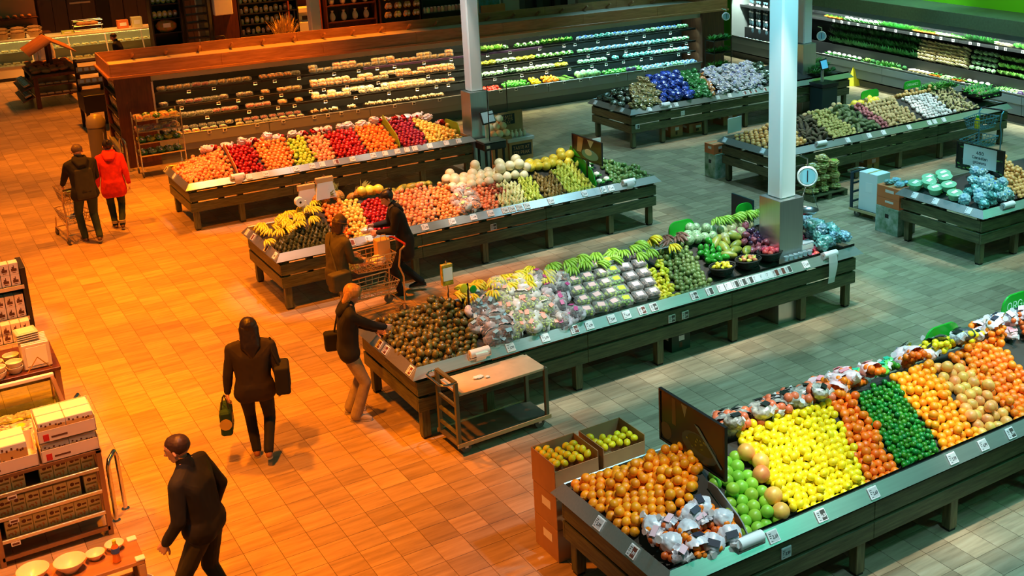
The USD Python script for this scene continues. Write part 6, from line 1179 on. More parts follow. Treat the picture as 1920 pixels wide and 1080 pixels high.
front_tags('T5', [(1590, 259, '', 'w'), (1630, 250, '', 'w'), (1657, 245, '', 'w'), (1705, 234, '', 'w'), (1743, 227, '', 'w'), (1753, 225, '', 'w'), (1770, 221, '', 'w')])
end_tags('T6', [(1116, 191, '', 'w'), (1166, 205, '', 'w')])
front_tags('T6', [(1218, 200, '', 'w'), (1255, 196, '', 'w'), (1268, 194, '', 'w'), (1346, 180, '', 'w'), (1368, 177, '', 'w'), (1396, 172, '', 'r'), (1406, 170, '', 'r'), (1416, 168, '', 'r'), (1434, 165, '', 'r')])
board_tags('T6', [(1280, 212, '', 'w'), (1195, 240, '', 'd')])
end_tags('T7', [(1715, 364, '', 'w'), (1754, 377, '', 'w'), (1816, 395, '', 'w')])
# small shelf-edge tags of the cases
sk = kind_of('case_shelf_tag'); MB().box((0, 0, 0), (.085, .008, .07), b=.003).build('frame', M_TAGW, sk, False); MB().box((.004, -.0045, 0), (.055, .002, .042)).build('print', M_TAGDK, sk, False)
g = np.random.default_rng(31)
for j, (z, y) in enumerate(((.615, -.02), (.9, .235), (1.19, .235), (1.54, .235))):
    x = 1.0 + .2 * j
    while x < 15.4:
        lab = 'small tag on the %s edge of the long case' % ('bottom', 'third shelf', 'second shelf', 'top shelf')[j]
        copy_of(sk, 'case_tag', lab, 'price tag', LC.w(x, y, z - .04), group=lab, mat3=LC.R()); x += g.uniform(.3, .95)
x = -1.4
while x < 7.6:
    copy_of(sk, 'case_tag', 'small white tag on the upper shelf edge of the wall case', 'price tag', RFr.w(x, .305, 1.61), group='tags on the wall case', mat3=RFr.R()); x += g.uniform(.25, .6)
# plastic bag rolls on the sills
def bag_roll(key, s, label, streamer=.0):
    T = TABLES[key]; p = (T['x0'] + s, T['yn'] + .05, ZS + .105); c = thing('produce_bag_roll', label, 'bag roll', p)
    MB().cyl((-.12, 0, 0), (.12, 0, 0), .048, n=20).build('roll', mat('white_film_roll', (238, 240, 240), .3), c, 40); MB().cyl((-.123, 0, 0), (-.12, 0, 0), .014, n=12).cyl((-.14, 0, 0), (.14, 0, 0), .006, n=8).build('core', M_CARD, c, False)
    MB().bx(-.14, .14, -.02, .05, -.07, -.052).bx(-.142, -.138, -.02, .02, -.07, .01).bx(.138, .142, -.02, .02, -.07, .01).build('holder', M_STEEL, c, False)
    if streamer:
        t = np.linspace(0, 1, 9); L = MB(); a = np.c_[0*t - .07, -.05 - .02 * np.sin(t * 3), .02 - t * streamer]; b = a + [.14, .0, 0]; b[:, 0] += .02 * np.sin(t * 5)
        v = np.vstack([a, b]); f = [(i, i + 1, 9 + i + 1, 9 + i) for i in range(8)]; L.add(v, f).build('hanging_film', M_FILMW, c, True)
bag_roll('T4', .86, 'white roll of plastic bags on the front sill of the citrus table'); bag_roll('T3', .84, 'white roll of plastic bags on the sill above the flat trolley', .1); bag_roll('T3', 6.22, 'white roll with a long hanging strip of bags right of the large column', .42)
bag_roll('T2', 6.15, 'white roll of bags on the right end of the melon table', .14); bag_roll('T1', .95, 'white roll of bags on the front sill of the far apple table', .16); bag_roll('T5', 1.15, 'white roll of bags beside the largest column on the potato table'); bag_roll('T6', .98, 'white roll of bags on the sill of the bagged greens table', .06); bag_roll('T7', .62, 'white roll of bags on the sill of the broccoli table')
c = thing('bag_roll', 'white bag roll among the bananas of the melon table', 'bag roll', spot_on('T2', .72, .95, .2)); MB().cyl((0, -.05, 0), (0, .05, 0), .07, n=24).build('roll', M_WHITEPL, c, 40); MB().cyl((0, -.055, 0), (0, -.05, 0), .018, n=12).build('core', M_BLACK, c, False); MB().bx(.03, .1, -.03, .03, -.16, .0).build('loose_film', M_FILMW, c, False)
for i, (s, t) in enumerate(((.95, 1.28), (1.12, .9))):
    c = thing('paper_bag_stand', 'stand of white carry bags at the left end of the melon table, %s one' % ('taller rear', 'lower front')[i], 'bag stand', spot_on('T2', s, t, -.02)); MB().cyl((0, 0, 0), (0, 0, .5), .012, n=8).build('pole', M_CHROME, c, False); MB().bx(-.14, .14, -.03, .03, .36, .46, b=.01).build('handles', M_TAN, c, False)
    MB().add(*strip((-.16, -.04, .12), (.16, -.04, .12), (.12, -.03, .38), (-.12, -.03, .38), .05)).build('bags', M_WHITE, c, False)
# green divider boards: plates standing across the slope
def divider(key, s, label, t0=.12, t1=1.0, h=.2, m=M_GREEN, word=None):
    T = TABLES[key]; c = thing('divider_board', label, 'divider', (T['x0'] + s, T['yn'], 0)); t = np.linspace(t0, t1, 9); z = np.array([float(deck(key, s, q)) for q in t]); hh = h * np.clip(np.minimum((t - t0) / .12 + .25, (t1 - t) / .16 + .35), 0, 1)
    poly = [(a, b - .03) for a, b in zip(t, z)] + [(a, b + e) for a, b, e in zip(t[::-1], z[::-1], hh[::-1])]
    v, f = MB().prism(poly, .012).data(); MB().add(v[:, [2, 0, 1]] - [.006, 0, 0], f).build('board', m, c, False); return c
divider('T2', 5.56, 'bright green slanted divider board on the melon table', .15, 1.05, .2); divider('T1', 4.18, 'green divider board in the middle of the far apple table', .15, 1.05, .16, mat('olive_sign', (130, 170, 40), .4)); divider('T1', 5.56, 'green divider board at the column end of the far apple table', .3, 1.05, .2, mat('olive_sign', (1, 1, 1))); divider('T1', .985, 'wooden divider board at the left of the far apple table', .12, 1.0, .1, mat('pale_wood', (214, 150, 90), .5))
divider('T4', .885, 'thin grey divider board between bagged mandarins and green pomelos', .1, .62, .09, M_GREYCASE)
def hump_sign(key, s, t, w, h, label, word=None, rise=.12):
    p = spot_on(key, s, t, rise); c = thing('green_sign', label, 'sign', p); r = h * .55; n = 9
    poly = [(-w/2, 0), (w/2, 0)] + [(w/2 - r + r * math.cos(a), h - r + r * math.sin(a)) for a in np.linspace(0, math.pi/2, n)] + [(-w/2 + r - r * math.sin(a), h - r + r * math.cos(a)) for a in np.linspace(0, math.pi/2, n)]
    v, f = MB().prism(poly, .02).data(); MB().add(np.c_[v[:, 0], -v[:, 2] + .01, v[:, 1]], f[:, ::-1] if False else f).build('board', M_GREEN, c, False)
    MB().cyl((0, .02, -rise - .02), (0, .02, h * .5), .01, n=8).build('post', M_BLACK, c, False)
    if word:
        v, f = text(word, h * .34); MB().add(np.c_[v[:, 0] - w * .36, -.0115 - v[:, 2], v[:, 1] + h * .35], f).build('lettering', mat('pale_lettering', (200, 240, 210), .5), c, False)
hump_sign('T4', 4.52, 1.3, .5, .24, 'rounded plain green sign behind the lemon bags', None, .1); hump_sign('T4', 5.5, 1.15, .46, .26, 'rounded green sign with lettering at the right picture edge', 'ORGANIC', .17)
hump_sign('T3', 4.5, 1.12, .42, .2, 'rounded green sign above the small striped melons', None, .1); hump_sign('T3', 5.75, 1.3, .3, .2, 'green sign half hidden behind the large column', None, .16)
hump_sign('T5', 3.55, 1.15, .5, .16, 'left green sign on the ridge of the potato table', None, .14); hump_sign('T5', 4.75, 1.1, .5, .16, 'right green sign with lettering on the ridge of the potato table', 'ORGANIC', .16)
# poster frames on posts, facing along the table
def poster(name, label, x, y0, y1, z0, z1, zfoot, paint, both=True):
    c = thing(name, label, 'sign', (x, (y0 + y1) / 2, 0)); w = y1 - y0; b = .02
    m = MB().bx(-.015, .015, -w/2, w/2, z0, z0 + b).bx(-.015, .015, -w/2, w/2, z1 - b, z1).bx(-.015, .015, -w/2, -w/2 + b, z0 + b, z1 - b).bx(-.015, .015, w/2 - b, w/2, z0 + b, z1 - b); m.build('frame', M_BLACK, c, False)
    MB().bx(-.02, .02, -.02, .02, zfoot, z0).build('post', M_BLACK, c, False); MB().bx(-.006, .006, -w/2 + b, w/2 - b, z0 + b, z1 - b).build('panel', mat(name + '_panel', (8, 26, 20), .3), c, False)
    paint(c, w, z0, z1); return c
def P2(c, pts, z0, z1, w, m, name, lift=.0075):
    "flat print on the poster's left face: pts in 0..1 across (from far edge) and up"
    poly = [((.5 - a) * w, z0 + b * (z1 - z0)) for a, b in pts]
    v, f = MB().prism(poly, .0015).data(); MB().add(np.c_[-v[:, 2] - lift + .0015, v[:, 0], v[:, 1]], f).build(name, m, c, False)
def ell(cx, cy, rx, ry, n=18, rot=0): a = np.arange(n) * 2 * np.pi / n; x, y = rx * np.cos(a), ry * np.sin(a); return list(zip(cx + x * math.cos(rot) - y * math.sin(rot), cy + x * math.sin(rot) + y * math.cos(rot)))
def paint_bowl(c, w, z0, z1):
    P2(c, ell(.62, .32, .27, .24, rot=-.3), z0, z1, w, mat('poster_bowl', (46, 90, 84), .4), 'printed_bowl', .0076); P2(c, ell(.64, .38, .2, .15, rot=-.3), z0, z1, w, mat('poster_food', (52, 84, 34), .5), 'printed_food', .0092)
    g2 = np.random.default_rng(6)
    for i in range(14): P2(c, ell(.64 + g2.normal(0, .08), .38 + g2.normal(0, .06), .014, .02, 7), z0, z1, w, mat('poster_fleck', (150, 160, 60), .5), 'printed_fleck', .0108)
    P2(c, [(.2, .95), (.26, .95), (.26, .45), (.2, .45)], z0, z1, w, mat('poster_stripe', (116, 96, 50), .5), 'printed_stripe'); P2(c, [(.34, .97), (.44, .97), (.4, .72)], z0, z1, w, mat('poster_wedge', (160, 170, 120), .5), 'printed_wedge'); P2(c, ell(.1, .24, .09, .16), z0, z1, w, mat('poster_plate', (96, 84, 54), .5), 'printed_plate'); P2(c, [(.55, .72), (.62, .7), (.96, .2), (.94, .17)], z0, z1, w, mat('poster_fork', (110, 160, 150), .4), 'printed_fork', .0124)
poster('recipe_poster', 'black framed recipe poster on a post over the citrus table', 5.35, 6.56, 7.48, 1.19, 1.69, .95, paint_bowl)
def paint_leaf(c, w, z0, z1):
    P2(c, [(.2, .98), (.4, .98), (.3, .3), (.15, .3)], z0, z1, w, mat('poster_tan', (200, 160, 110), .5), 'printed_stripe'); P2(c, [(.5, .98), (.75, .98), (.62, .6)], z0, z1, w, mat('poster_pale', (220, 226, 200), .5), 'printed_wedge'); P2(c, ell(.6, .3, .28, .22), z0, z1, w, mat('poster_teal', (110, 170, 160), .5), 'printed_plate', .009); P2(c, ell(.55, .4, .12, .14), z0, z1, w, mat('poster_pale', (1, 1, 1)), 'printed_food', .0106)
poster('food_poster', 'dark food poster on a post at the right of the melon table', 9.9, 15.37, 16.30, 1.29, 1.69, .9, paint_leaf)
def paint_growers(c, w, z0, z1):
    g2 = np.random.default_rng(8)
    for i in range(46):
        a, b = g2.uniform(0, 1), g2.uniform(0.02, .98)
        P2(c, ell(a * .96 + .02, b, .03, .05, 7, g2.uniform(0, 3)), z0, z1, w, mat('poster_leaf%d' % (i % 3), [(60, 130, 60), (30, 84, 50), (110, 160, 70)][i % 3], .5), 'printed_leaf', .0076 + .0003 * (i % 4))
    P2(c, [(.15, .97), (.85, .97), (.85, .2), (.15, .2)], z0, z1, w, M_WHITE, 'white_card', .0105)
    for i, (wd, ht, mm) in enumerate((('450', .056, M_PRINT), ('Canadian', .05, M_PRINT), ('growers', .048, M_PRINT), ('and growing', .04, mat('grey_print', (196, 206, 200), .6)))):
        v, f = text(wd, ht, True); wd_ = v[:, 0].max(); s = min(1.0, .6 * w / wd_); zz = z1 - .13 - i * .075
        MB().add(np.c_[-.0108 - v[:, 2], -(v[:, 0] * s - wd_ * s / 2), v[:, 1] * (.9) + zz - .02], f).build('lettering', mm, c, False)
poster('growers_sign', 'sign with a white card about Canadian growers over the broccoli table', 14.6, 11.08, 12.0, 1.17, 1.62, .9, paint_growers)
# yellow wet floor cone
c = thing('wet_floor_cone', 'yellow pop up wet floor cone in front of the wall case', 'floor sign', (22.72, 22.25, 0), 30); m = MB(); n3 = 3
for k in range(3):
    a0, a1 = k * 2.094 + .5, (k + 1) * 2.094 + .5; A = np.array([.38 * math.cos(a0), .38 * math.sin(a0), 0]); B = np.array([.38 * math.cos(a1), .38 * math.sin(a1), 0]); T_ = np.array([0, 0, .66]); m.add([A, B, T_ + (B - A) * .03, T_ - (B - A) * .03], [(0, 1, 2, 3)])
m.build('fabric_panels', mat('cone_yellow', (224, 214, 30), .5), c, False); MB().lathe([(.03, .63), (.03, .7), (0, .72)], 12).build('cap', M_BLACK, c, False)
a = (2 * 2.094 + .5 + 3 * 2.094 + .5) / 2; nn = np.array([math.cos(a), math.sin(a), .29]); nn /= np.linalg.norm(nn); tx = np.array([-math.sin(a), math.cos(a), 0]); ty = np.cross(nn, tx)
Rc = np.c_[tx, ty, nn]; mid = np.array([.19 * math.cos(a), .19 * math.sin(a), 0])
for wd, zz, hh in (('WET', .36, .05), ('FLOOR', .29, .05)):
    v, f = text(wd, hh, True); v = v - [v[:, 0].max() / 2, 0, 0]; MB().add((v + [0, zz, .003]) @ Rc.T + mid * .98, f).build('lettering', M_PRINT, c, False)
m = MB().ball((.03, .235, .004), (.018, .018, .003), 1); 
for p, q in (((.02, .21), (-.03, .16)), ((-.03, .16), (.03, .12)), ((-.03, .16), (-.07, .12)), ((.01, .2), (.06, .17)), ((0, .2), (-.05, .22))): m.tube([(p[0], p[1], .004), (q[0], q[1], .004)], .009, 5)
v, f = m.data(); MB().add(v @ Rc.T + mid * .98, f).build('slipping_figure', M_PRINT, c, False)
# ---- scale station at the apple table column
c = thing('label_scale', 'produce scale with a tilted touch screen in front of the middle column', 'scale', (10.28, 20.14, 0))
for x in (-.2, .2):
    for y in (-.16, .16): MB().bx(x - .02, x + .02, y - .02, y + .02, 0, .62).build('leg', M_BLACK, c, False)
MB().bx(-.26, .26, -.2, .2, .62, .78, b=.02).build('scale_body', mat('scale_black', (40, 40, 40), .4), c, False); MB().bx(-.25, .25, -.2, .19, .78, .80, b=.006).build('weighing_plate', M_STEEL, c, False); MB().bx(-.03, .03, .12, .17, .8, 1.15).build('screen_post', M_CREAM, c, False)
Rs = rotm(-.35, 0, .25); MB().box((0, .08, 1.25), (.36, .035, .28), Rs, b=.01).build('screen_housing', M_BLACK, c, False); MB().box(np.array([0, .08, 1.25]) + Rs @ [0, -.019, 0], (.31, .003, .22), Rs).build('screen', mat('screen_glow', (150, 175, 180), .3, emit=.25), c, False)
MB().bx(-.2, -.12, -.203, -.2, .67, .73).build('sticker', M_WHITE, c, False)
c = thing('wire_sign_frame', 'empty black wire frame standing beside the screen scale', 'frame', (10.40, 20.02, 0)); MB().tube([(-.2, 0, .9), (-.2, 0, 1.95), (.24, 0, 1.95), (.24, 0, 1.35), (-.2, 0, 1.35)], .012, 6).build('frame', M_BLACK, c, False); MB().cyl((-.2, 0, 0), (-.2, 0, .9), .012, n=6).build('post', M_BLACK, c, False)
c = thing('taste_display', 'brown carton stand printed TASTE AT ITS PEAK right of the screen scale', 'display', (11.42, 21.2, 0))
MB().bx(-.26, .32, -.2, .3, 0, .42, b=.005).build('lower_carton', M_CARD, c, False); MB().bx(-.30, .36, -.22, .32, .42, .5, b=.01).build('tray', mat('grey_tray', (190, 190, 186), .4), c, False); MB().bx(-.24, .34, .24, .30, .5, 1.0, b=.004).build('back_card', M_CARD, c, False)
MB().bx(-.2, .28, -.203, -.2, .1, .36).bx(-.2, .14, .237, .24, .72, .95).build('black_panel', M_PRINT, c, False)
for wd, x, y, z, h_ in (('TASTE AT', -.17, -.205, .25, .07), ('ITS PEAK', -.17, -.205, .14, .07), ('TASTE', -.16, .234, .87, .055), ('AT ITS', -.16, .234, .80, .055), ('PEAK', -.16, .234, .735, .055)):
    v, f = text(wd, h_, True); s = min(1, .40 / v[:, 0].max()) if y < 0 else min(1, .27 / v[:, 0].max()); MB().add(np.c_[v[:, 0] * s + x, y - v[:, 2], v[:, 1] + z], f).build('lettering', M_CARD, c, False)
for i in range(9): copy_of(K['melon'], 'display_melon', 'cream melon stacked in the bin behind the screen scale', 'melon', (10.86 + .16 * (i % 3), 21.15 + .14 * (i // 3), .62 + .13 * (i // 3)), group='melons in the bin behind the screen', mat3=randrot(g))
c = thing('melon_bin', 'carton bin holding the melons behind the screen scale', 'bin', (11.02, 21.3, 0)); MB().bx(-.26, .24, -.26, .3, 0, .55, b=.005).build('carton', M_CARD, c, False)
for i in range(4): copy_of(wb, 'sample_bag', 'white sample bag in the tray of the carton stand', 'bag', (11.3 + .1 * i, 21.1, .5), group='sample bags in the tray', mat3=np.eye(3) * .5)
# ---- scale pole at the largest column (hanging dial scale with pan), smaller ones further back
def dial_scale(name, label, p, s=1.0, pan=True, rz=0):
    c = thing(name, label, 'scale', p, rz); R = rotm(math.pi/2, 0, 0)
    MB().lathe([(0, -.04), (.13 * s, -.04), (.14 * s, -.02), (.14 * s, .03), (.125 * s, .04), (.12 * s, .032), (0, .032)], 28, R).build('housing', M_WHITE, c, 50); MB().lathe([(0, .034), (.105 * s, .034), (.105 * s, .036), (0, .036)], 28, R).build('dial_face', mat('dial_blue', (150, 205, 215), .4), c, False)
    MB().bx(-.006, .006, -.042, -.039, -.07 * s, .09 * s).build('pointer', M_PRINT, c, False); MB().tube([(0, 0, .14 * s), (0, 0, .24 * s), (-.1 * s, .12 * s, .26 * s)], .012, 6).build('hook', M_CHROME, c, 40)
    if pan:
        MB().lathe([(0, -.53), (.12, -.52), (.16, -.48), (.165, -.475), (.12, -.51), (0, -.515)], 28).build('pan', M_CHROME, c, 50)
        m = MB()
        for a in (0, 2.1, 4.2): m.tube([(.16 * math.cos(a), .16 * math.sin(a), -.48), (.05 * math.cos(a), .05 * math.sin(a), -.16), (0, 0, -.13)], .004, 5)
        m.build('chains', M_CHROME, c, False)
dial_scale('dial_scale', 'white round dial scale with a hanging pan on the largest column', (10.38, 11.0, 1.98), 1.0, True, -40); dial_scale('dial_scale', 'small white dial scale on the rear column before the wall case', (19.72, 20.5, 1.86), .85, False, -40); dial_scale('dial_scale', 'small white dial scale at the right end of the long case', (20.05, 24.6, 1.93), .8, False, -20)
c = thing('tablet_scale', 'dark scale with a glowing tablet at the rear column', 'scale', (19.25, 19.98, 0)); MB().bx(-.2, .3, -.25, .2, 0, .75, b=.01).build('cage', mat('dark_teal_cage', (30, 50, 50), .5), c, False); MB().bx(-.22, .32, -.27, .22, .75, .85, b=.01).build('scale_body', M_BLACK, c, False); MB().bx(.02, .08, 0, .05, .85, 1.15).build('post', M_STEEL, c, False); MB().box((.05, -.02, 1.28), (.34, .03, .26), rotm(-.3, 0, .3), b=.01).build('housing', M_BLACK, c, False); MB().box((.045, -.04, 1.28), (.28, .01, .2), rotm(-.3, 0, .3)).build('screen', mat('blue_screen', (90, 190, 235), .3, emit=.5), c, False)
# ---- bread rack on wheels before the case end
c = thing('wheeled_rack', 'tall wire rack on wheels in front of the wooden case end', 'rack', (4.85, 25.12, 0)); 
for x in (-.46, .46):
    for y in (-.24, .24): MB().cyl((x, y, .12), (x, y, 1.36), .014, n=8).build('post', M_CHROME, c, False); MB().cyl((x - .012, y, .06), (x + .012, y, .06), .06, n=16).build('wheel', M_RUBBER, c, 40)
for z in (.2, .45, .72, .97, 1.22): MB().bx(-.46, .46, -.24, .24, z, z + .018).bx(-.46, .46, -.25, -.235, z, z + .03).build('shelf', M_CHROME, c, False)
for j, z in enumerate((.47, .74, .99, 1.24)):
    kk = (['green_salad_bag', 'pale_green_bag'], ['green_salad_bag', 'yellow_bag'], ['golden_salad_box', 'red_berry_box'], ['orange_fruit_box', 'golden_salad_box', 'green_salad_bag'])[j]
    for i in range(5):
        for q in range(2): copy_of(CK[kk[(i + q) % len(kk)]], 'rack_pack', 'fresh pack on the %s shelf of the wheeled rack' % ('lowest', 'second', 'third', 'top')[j], 'pack', (4.48 + .18 * i, 25.0 + .2 * q, z), group='packs, %s shelf of the wheeled rack' % ('lowest', 'second', 'third', 'top')[j])
c = thing('herb_rack', 'dark wire rack of potted herbs at the right end of the long case', 'rack', (19.98, 24.85, 0))
for x in (-.3, .3):
    for y in (-.2, .2): MB().cyl((x, y, 0), (x, y, 1.35), .014, n=6).build('post', M_BLACK, c, False)
for z in (.12, .5, .9, 1.25): MB().bx(-.3, .3, -.2, .2, z, z + .02).build('shelf', M_BLACK, c, False)
for z in (.52, .92, 1.27):
    for i in range(3): copy_of(CK['herbs'], 'potted_herb', 'bushy herb on the dark wire rack', 'herb', (19.78 + .2 * i, 24.85, z), group='herbs on the dark wire rack')
for z in (.14,):
    for i in range(3): copy_of(CK['blue_white_bag'], 'rack_bag', 'blue and white bag on the foot of the herb rack', 'bag', (19.78 + .2 * i, 24.8, z), group='bags on the foot of the herb rack')
# ---- flat trolley by the grape table
def trolley(name, label, x, y, rz, L, Wd, ztop, m, mtop, deck2=True, rungs=(.25, .42, .58), hand=True):
    c = thing(name, label, 'trolley', (x, y, 0), rz)
    for px in (0, L):
        for py in (0, Wd): MB().bx(px - .022, px + .022, py - .022, py + .022, .12, ztop - (.0 if px else -.14), b=.004).build('post', m, c, False)
    if deck2: MB().bx(.03, L + .01, -.01, Wd + .01, ztop - .03, ztop, b=.004).build('top_board', mtop, c, False)
    MB().bx(-.02, L + .03, -.02, Wd + .02, .12, .145, b=.004).build('lower_board', mat('worn_deck', (104, 92, 70), .5, noise=.3, nscale=6), c, False); MB().bx(-.03, L + .04, -.03, -.018, .115, .16).bx(-.03, L + .04, Wd + .018, Wd + .03, .115, .16).build('edge_rail', mat('pale_edge', (190, 160, 110), .5), c, False)
    for z in rungs: MB().bx(-.015, .015, .02, Wd - .02, z, z + .03).build('rung', m, c, False)
    if hand: MB().bx(-.02, .02, 0, Wd, ztop + .12, ztop + .15).build('crossbar', m, c, False); MB().tube([(0, 0, ztop + .13), (-.1, .01, ztop + .13), (-.15, .06, ztop + .13), (-.15, Wd - .06, ztop + .13), (-.1, Wd - .01, ztop + .13), (0, Wd, ztop + .13)], .014, 8).build('handle', M_CHROME, c, 50)
    for px in (.1, L - .08):
        for py in (.05, Wd - .05): MB().cyl((px, py - .02, .06), (px, py + .02, .06), .06, n=18).build('wheel', M_RUBBER, c, 40); MB().bx(px - .02, px + .02, py - .025, py + .025, .06, .12).build('caster', M_STEEL, c, False)
    return c
M_OLIVE = mat('olive_metal', (104, 104, 78), .45, .3); M_DKBLUE = mat('dark_blue_metal', (46, 62, 74), .4, .3)
trolley('flat_trolley', 'two deck stock trolley with worn board top parked at the grape table', 4.62, 10.2, 1.5, 1.12, .44, .74, M_OLIVE, mat('worn_board', (214, 186, 146), .5, noise=.2, nscale=5))
c = thing('crumpled_paper', 'crumpled white scraps of film on the trolley top', 'paper', (5.0, 10.42, .745)); MB().blob((0, 0, .012), (.06, .035, .014), .5, 3, 3, 2).blob((.09, -.05, .01), (.03, .02, .01), .5, 3, 5, 1).build('scraps', M_WHITE, c, 40)
trolley('stock_trolley', 'dark blue stock trolley beside stacked cartons in the right aisle', 14.08, 13.80, -86, .62, .38, .66, M_DKBLUE, M_DKBLUE, False)
carton('white_carton', 'white printed carton standing on the dark blue stock trolley', 14.32, 13.5, .147, .34, .4, .68, 4, M_WHITE)
carton('picture_carton', 'white carton printed with green leaves at the foot of the orange boxes', 14.02, 12.72, 0, .42, .5, .46, 0, mat('leaf_print_carton', (200, 220, 210), .5, noise=.8, nscale=5, col2=(80, 140, 90)), mark=False)
M_ORANGEBOX = mat('orange_carton', (224, 130, 76), .6)
carton('orange_carton', 'orange carton, lower one of the pair on the picture carton', 14.04, 12.72, .462, .44, .5, .15, 0, M_ORANGEBOX); carton('orange_carton', 'orange carton, upper one with teal bags on its lid', 14.04, 12.72, .614, .44, .5, .2, 0, M_ORANGEBOX)
for i in range(4): copy_of(TB_[i % 3], 'loose_teal_bag', 'teal bag lying on the upper orange carton', 'bag', (13.95 + .15 * (i % 2), 12.6 + .22 * (i // 2), .82), group='teal bags on the orange carton', mat3=np.diag([.8, .8, .5]))
carton('picture_carton', 'tall white picture carton at the left end of the potato table', 13.86, 17.32, 0, .3, .34, .5, 0, mat('leaf_print_carton', (1, 1, 1)), mark=False)
carton('orange_carton', 'small orange carton on the picture carton by the potato table', 13.84, 17.32, .502, .3, .3, .2, 0, M_ORANGEBOX)
c = thing('white_board', 'white board propped behind the onions of the potato table', 'board', (14.1, 17.02, .93), 8); MB().bx(-.2, .2, 0, .015, 0, .3, b=.005).build('panel', M_WHITEPL, c, False)
for i, (x, y, w, h, lab) in enumerate(((15.3, 20.75, .35, .3, 'carton under the bagged greens table, near its left legs'), (15.95, 20.8, .5, .22, 'low carton under the middle of the bagged greens table'), (17.0, 20.9, .4, .3, 'carton under the bagged greens table, left of the largest column'), (16.6, 15.9, .34, .3, 'carton under the potato table'))): carton('stored_carton', lab, x, y, 0, w, .4, h)
carton('stored_crate', 'dark green printed crate under the grape table', 8.22, 11.15, 0, .3, .3, .28, 0, mat('dark_green_crate', (30, 60, 40), .5)); MB().bx(8.1, 8.3, 10.995, 10.999, .06, .16)
# sacks of potatoes on a low pallet
c = thing('wooden_pallet', 'low dark pallet under the printed potato sacks', 'pallet', (14.5, 15.0, 0)); 
for i in range(5): MB().bx(-.42, .45, -.25 + i * .105, -.16 + i * .105, .1, .12).build('slat', M_WOOD, c, False)
for x in (-.38, 0, .4): MB().bx(x - .04, x + .04, -.25, .27, 0, .1).build('bearer', M_WOOD, c, False)
ps = [bag_kind('potato_sack', (206, 190, 110), .3, .22, .13, (120, 180, 40), 121), bag_kind('potato_sack', (190, 150, 90), .3, .22, .13, (220, 220, 226), 122), bag_kind('potato_sack', (150, 190, 60), .3, .22, .13, (240, 230, 226), 123)]
for L_ in range(6):
    for i in range(3):
        if L_ > 4 and i != 1: continue
        copy_of(ps[int(g.integers(3))], 'potato_sack', 'printed yellow green sack of potatoes stacked beside the largest column', 'sack', (14.2 + .28 * i + g.normal(0, .02), 14.95 + .05 * (L_ % 2), .12 + .11 * L_), group='stacked potato sacks', mat3=rotm(0, 0, 1.4 + g.normal(0, .2)))
c = thing('small_chalk_board', 'small dark framed board on a post left of the largest column', 'sign', (10.55, 12.5, 0)); MB().bx(-.02, .02, -.02, .02, 0, .9).build('post', M_BLACK, c, False); MB().bx(-.015, .015, -.2, .3, .9, 1.3, b=.005).build('board', mat('chalk_board', (40, 60, 62), .3), c, False)
# shopping carts
def basket_wires(m, x0, x1, w0, w1, z0, z1, n=7, taper=.08):
    "an open wire basket, x along the cart; narrower at x0"
    for q in range(4):
        z = z0 + (z1 - z0) * q / 3; e = taper * (1 - q / 3)
        m.tube([(x0 + e, -w0/2 + e/2, z), (x1 - e, -w1/2 + e/2, z), (x1 - e, w1/2 - e/2, z), (x0 + e, w0/2 - e/2, z)], .0065 if q < 3 else .011, 5, closed=True)
    for i in range(n + 1):
        f = i / n; x = x0 + (x1 - x0) * f; w = w0 + (w1 - w0) * f; e = taper; xi = x0 + e + (x1 - x0 - 2 * e) * f
        for s in (-1, 1): m.tube([(x, s * w/2, z1), (xi, s * (w - e)/2, z0)], .0045, 4)
        m.tube([(xi, -(w - e)/2, z0), (xi, (w - e)/2, z0)], .0045, 4)
    for i in range(6):
        f = (i + .5) / 6
        m.tube([(x0, (f - .5) * w0, z1), (x0 + taper, (f - .5) * (w0 - taper), z0), (x1 - taper, (f - .5) * (w1 - taper), z0), (x1, (f - .5) * w1, z1)], .0045, 4)
def cart(name, label, x, y, rz, m, handle=M_BLACK):
    "a small two basket cart; +x local is the handle end"
    c = thing(name, label, 'shopping cart', (x, y, 0), rz)
    a = MB()
    for s in (-1, 1):
        a.tube([(-.42, s * .2, .14), (.40, s * .26, .16), (.42, s * .25, .55), (.36, s * .25, .72), (.40, s * .25, .95), (.47, s * .25, 1.0)], .0145, 8); a.tube([(-.42, s * .2, .14), (-.36, s * .2, .32), (-.30, s * .22, .36)], .0125, 7)
    a.tube([(-.42, -.2, .14), (-.42, .2, .14)], .0125, 7).tube([(.40, -.26, .16), (.40, .26, .16)], .0125, 7).build('frame', m, c, 40)
    b = MB(); basket_wires(b, -.30, .34, .36, .46, .70, .92); b.build('upper_basket', m, c, False)
    b = MB(); basket_wires(b, -.42, .36, .36, .46, .32, .50); b.build('lower_basket', m, c, False)
    MB().tube([(.47, -.25, 1.0), (.50, -.2, 1.01), (.50, .2, 1.01), (.47, .25, 1.0)], .018, 8).build('handle', handle, c, 50)
    for px, py in ((-.40, -.2), (-.40, .2), (.38, -.26), (.38, .26)): MB().cyl((px, py - .017, .065), (px, py + .017, .065), .065, n=18).build('wheel', M_RUBBER, c, 40); MB().bx(px - .015, px + .015, py - .025, py + .025, .07, .145).build('caster_fork', m, c, False)
    return c
M_CART = mat('cart_wire', (206, 176, 130), .3, .6); M_CARTB = mat('cart_teal', (90, 150, 170), .3, .5)
cart('shopping_cart', 'small wire cart pushed by the man in the dark jacket', 2.50, 21.38, -80, M_CART); cart('shopping_cart', 'small wire cart between the olive coat and the black coat shoppers', 5.42, 14.66, 2, M_CART, mat('red_handle', (150, 40, 34), .4)); cart('shopping_cart', 'teal wire cart parked at the right end of the potato table', 18.72, 14.86, 8, M_CARTB)
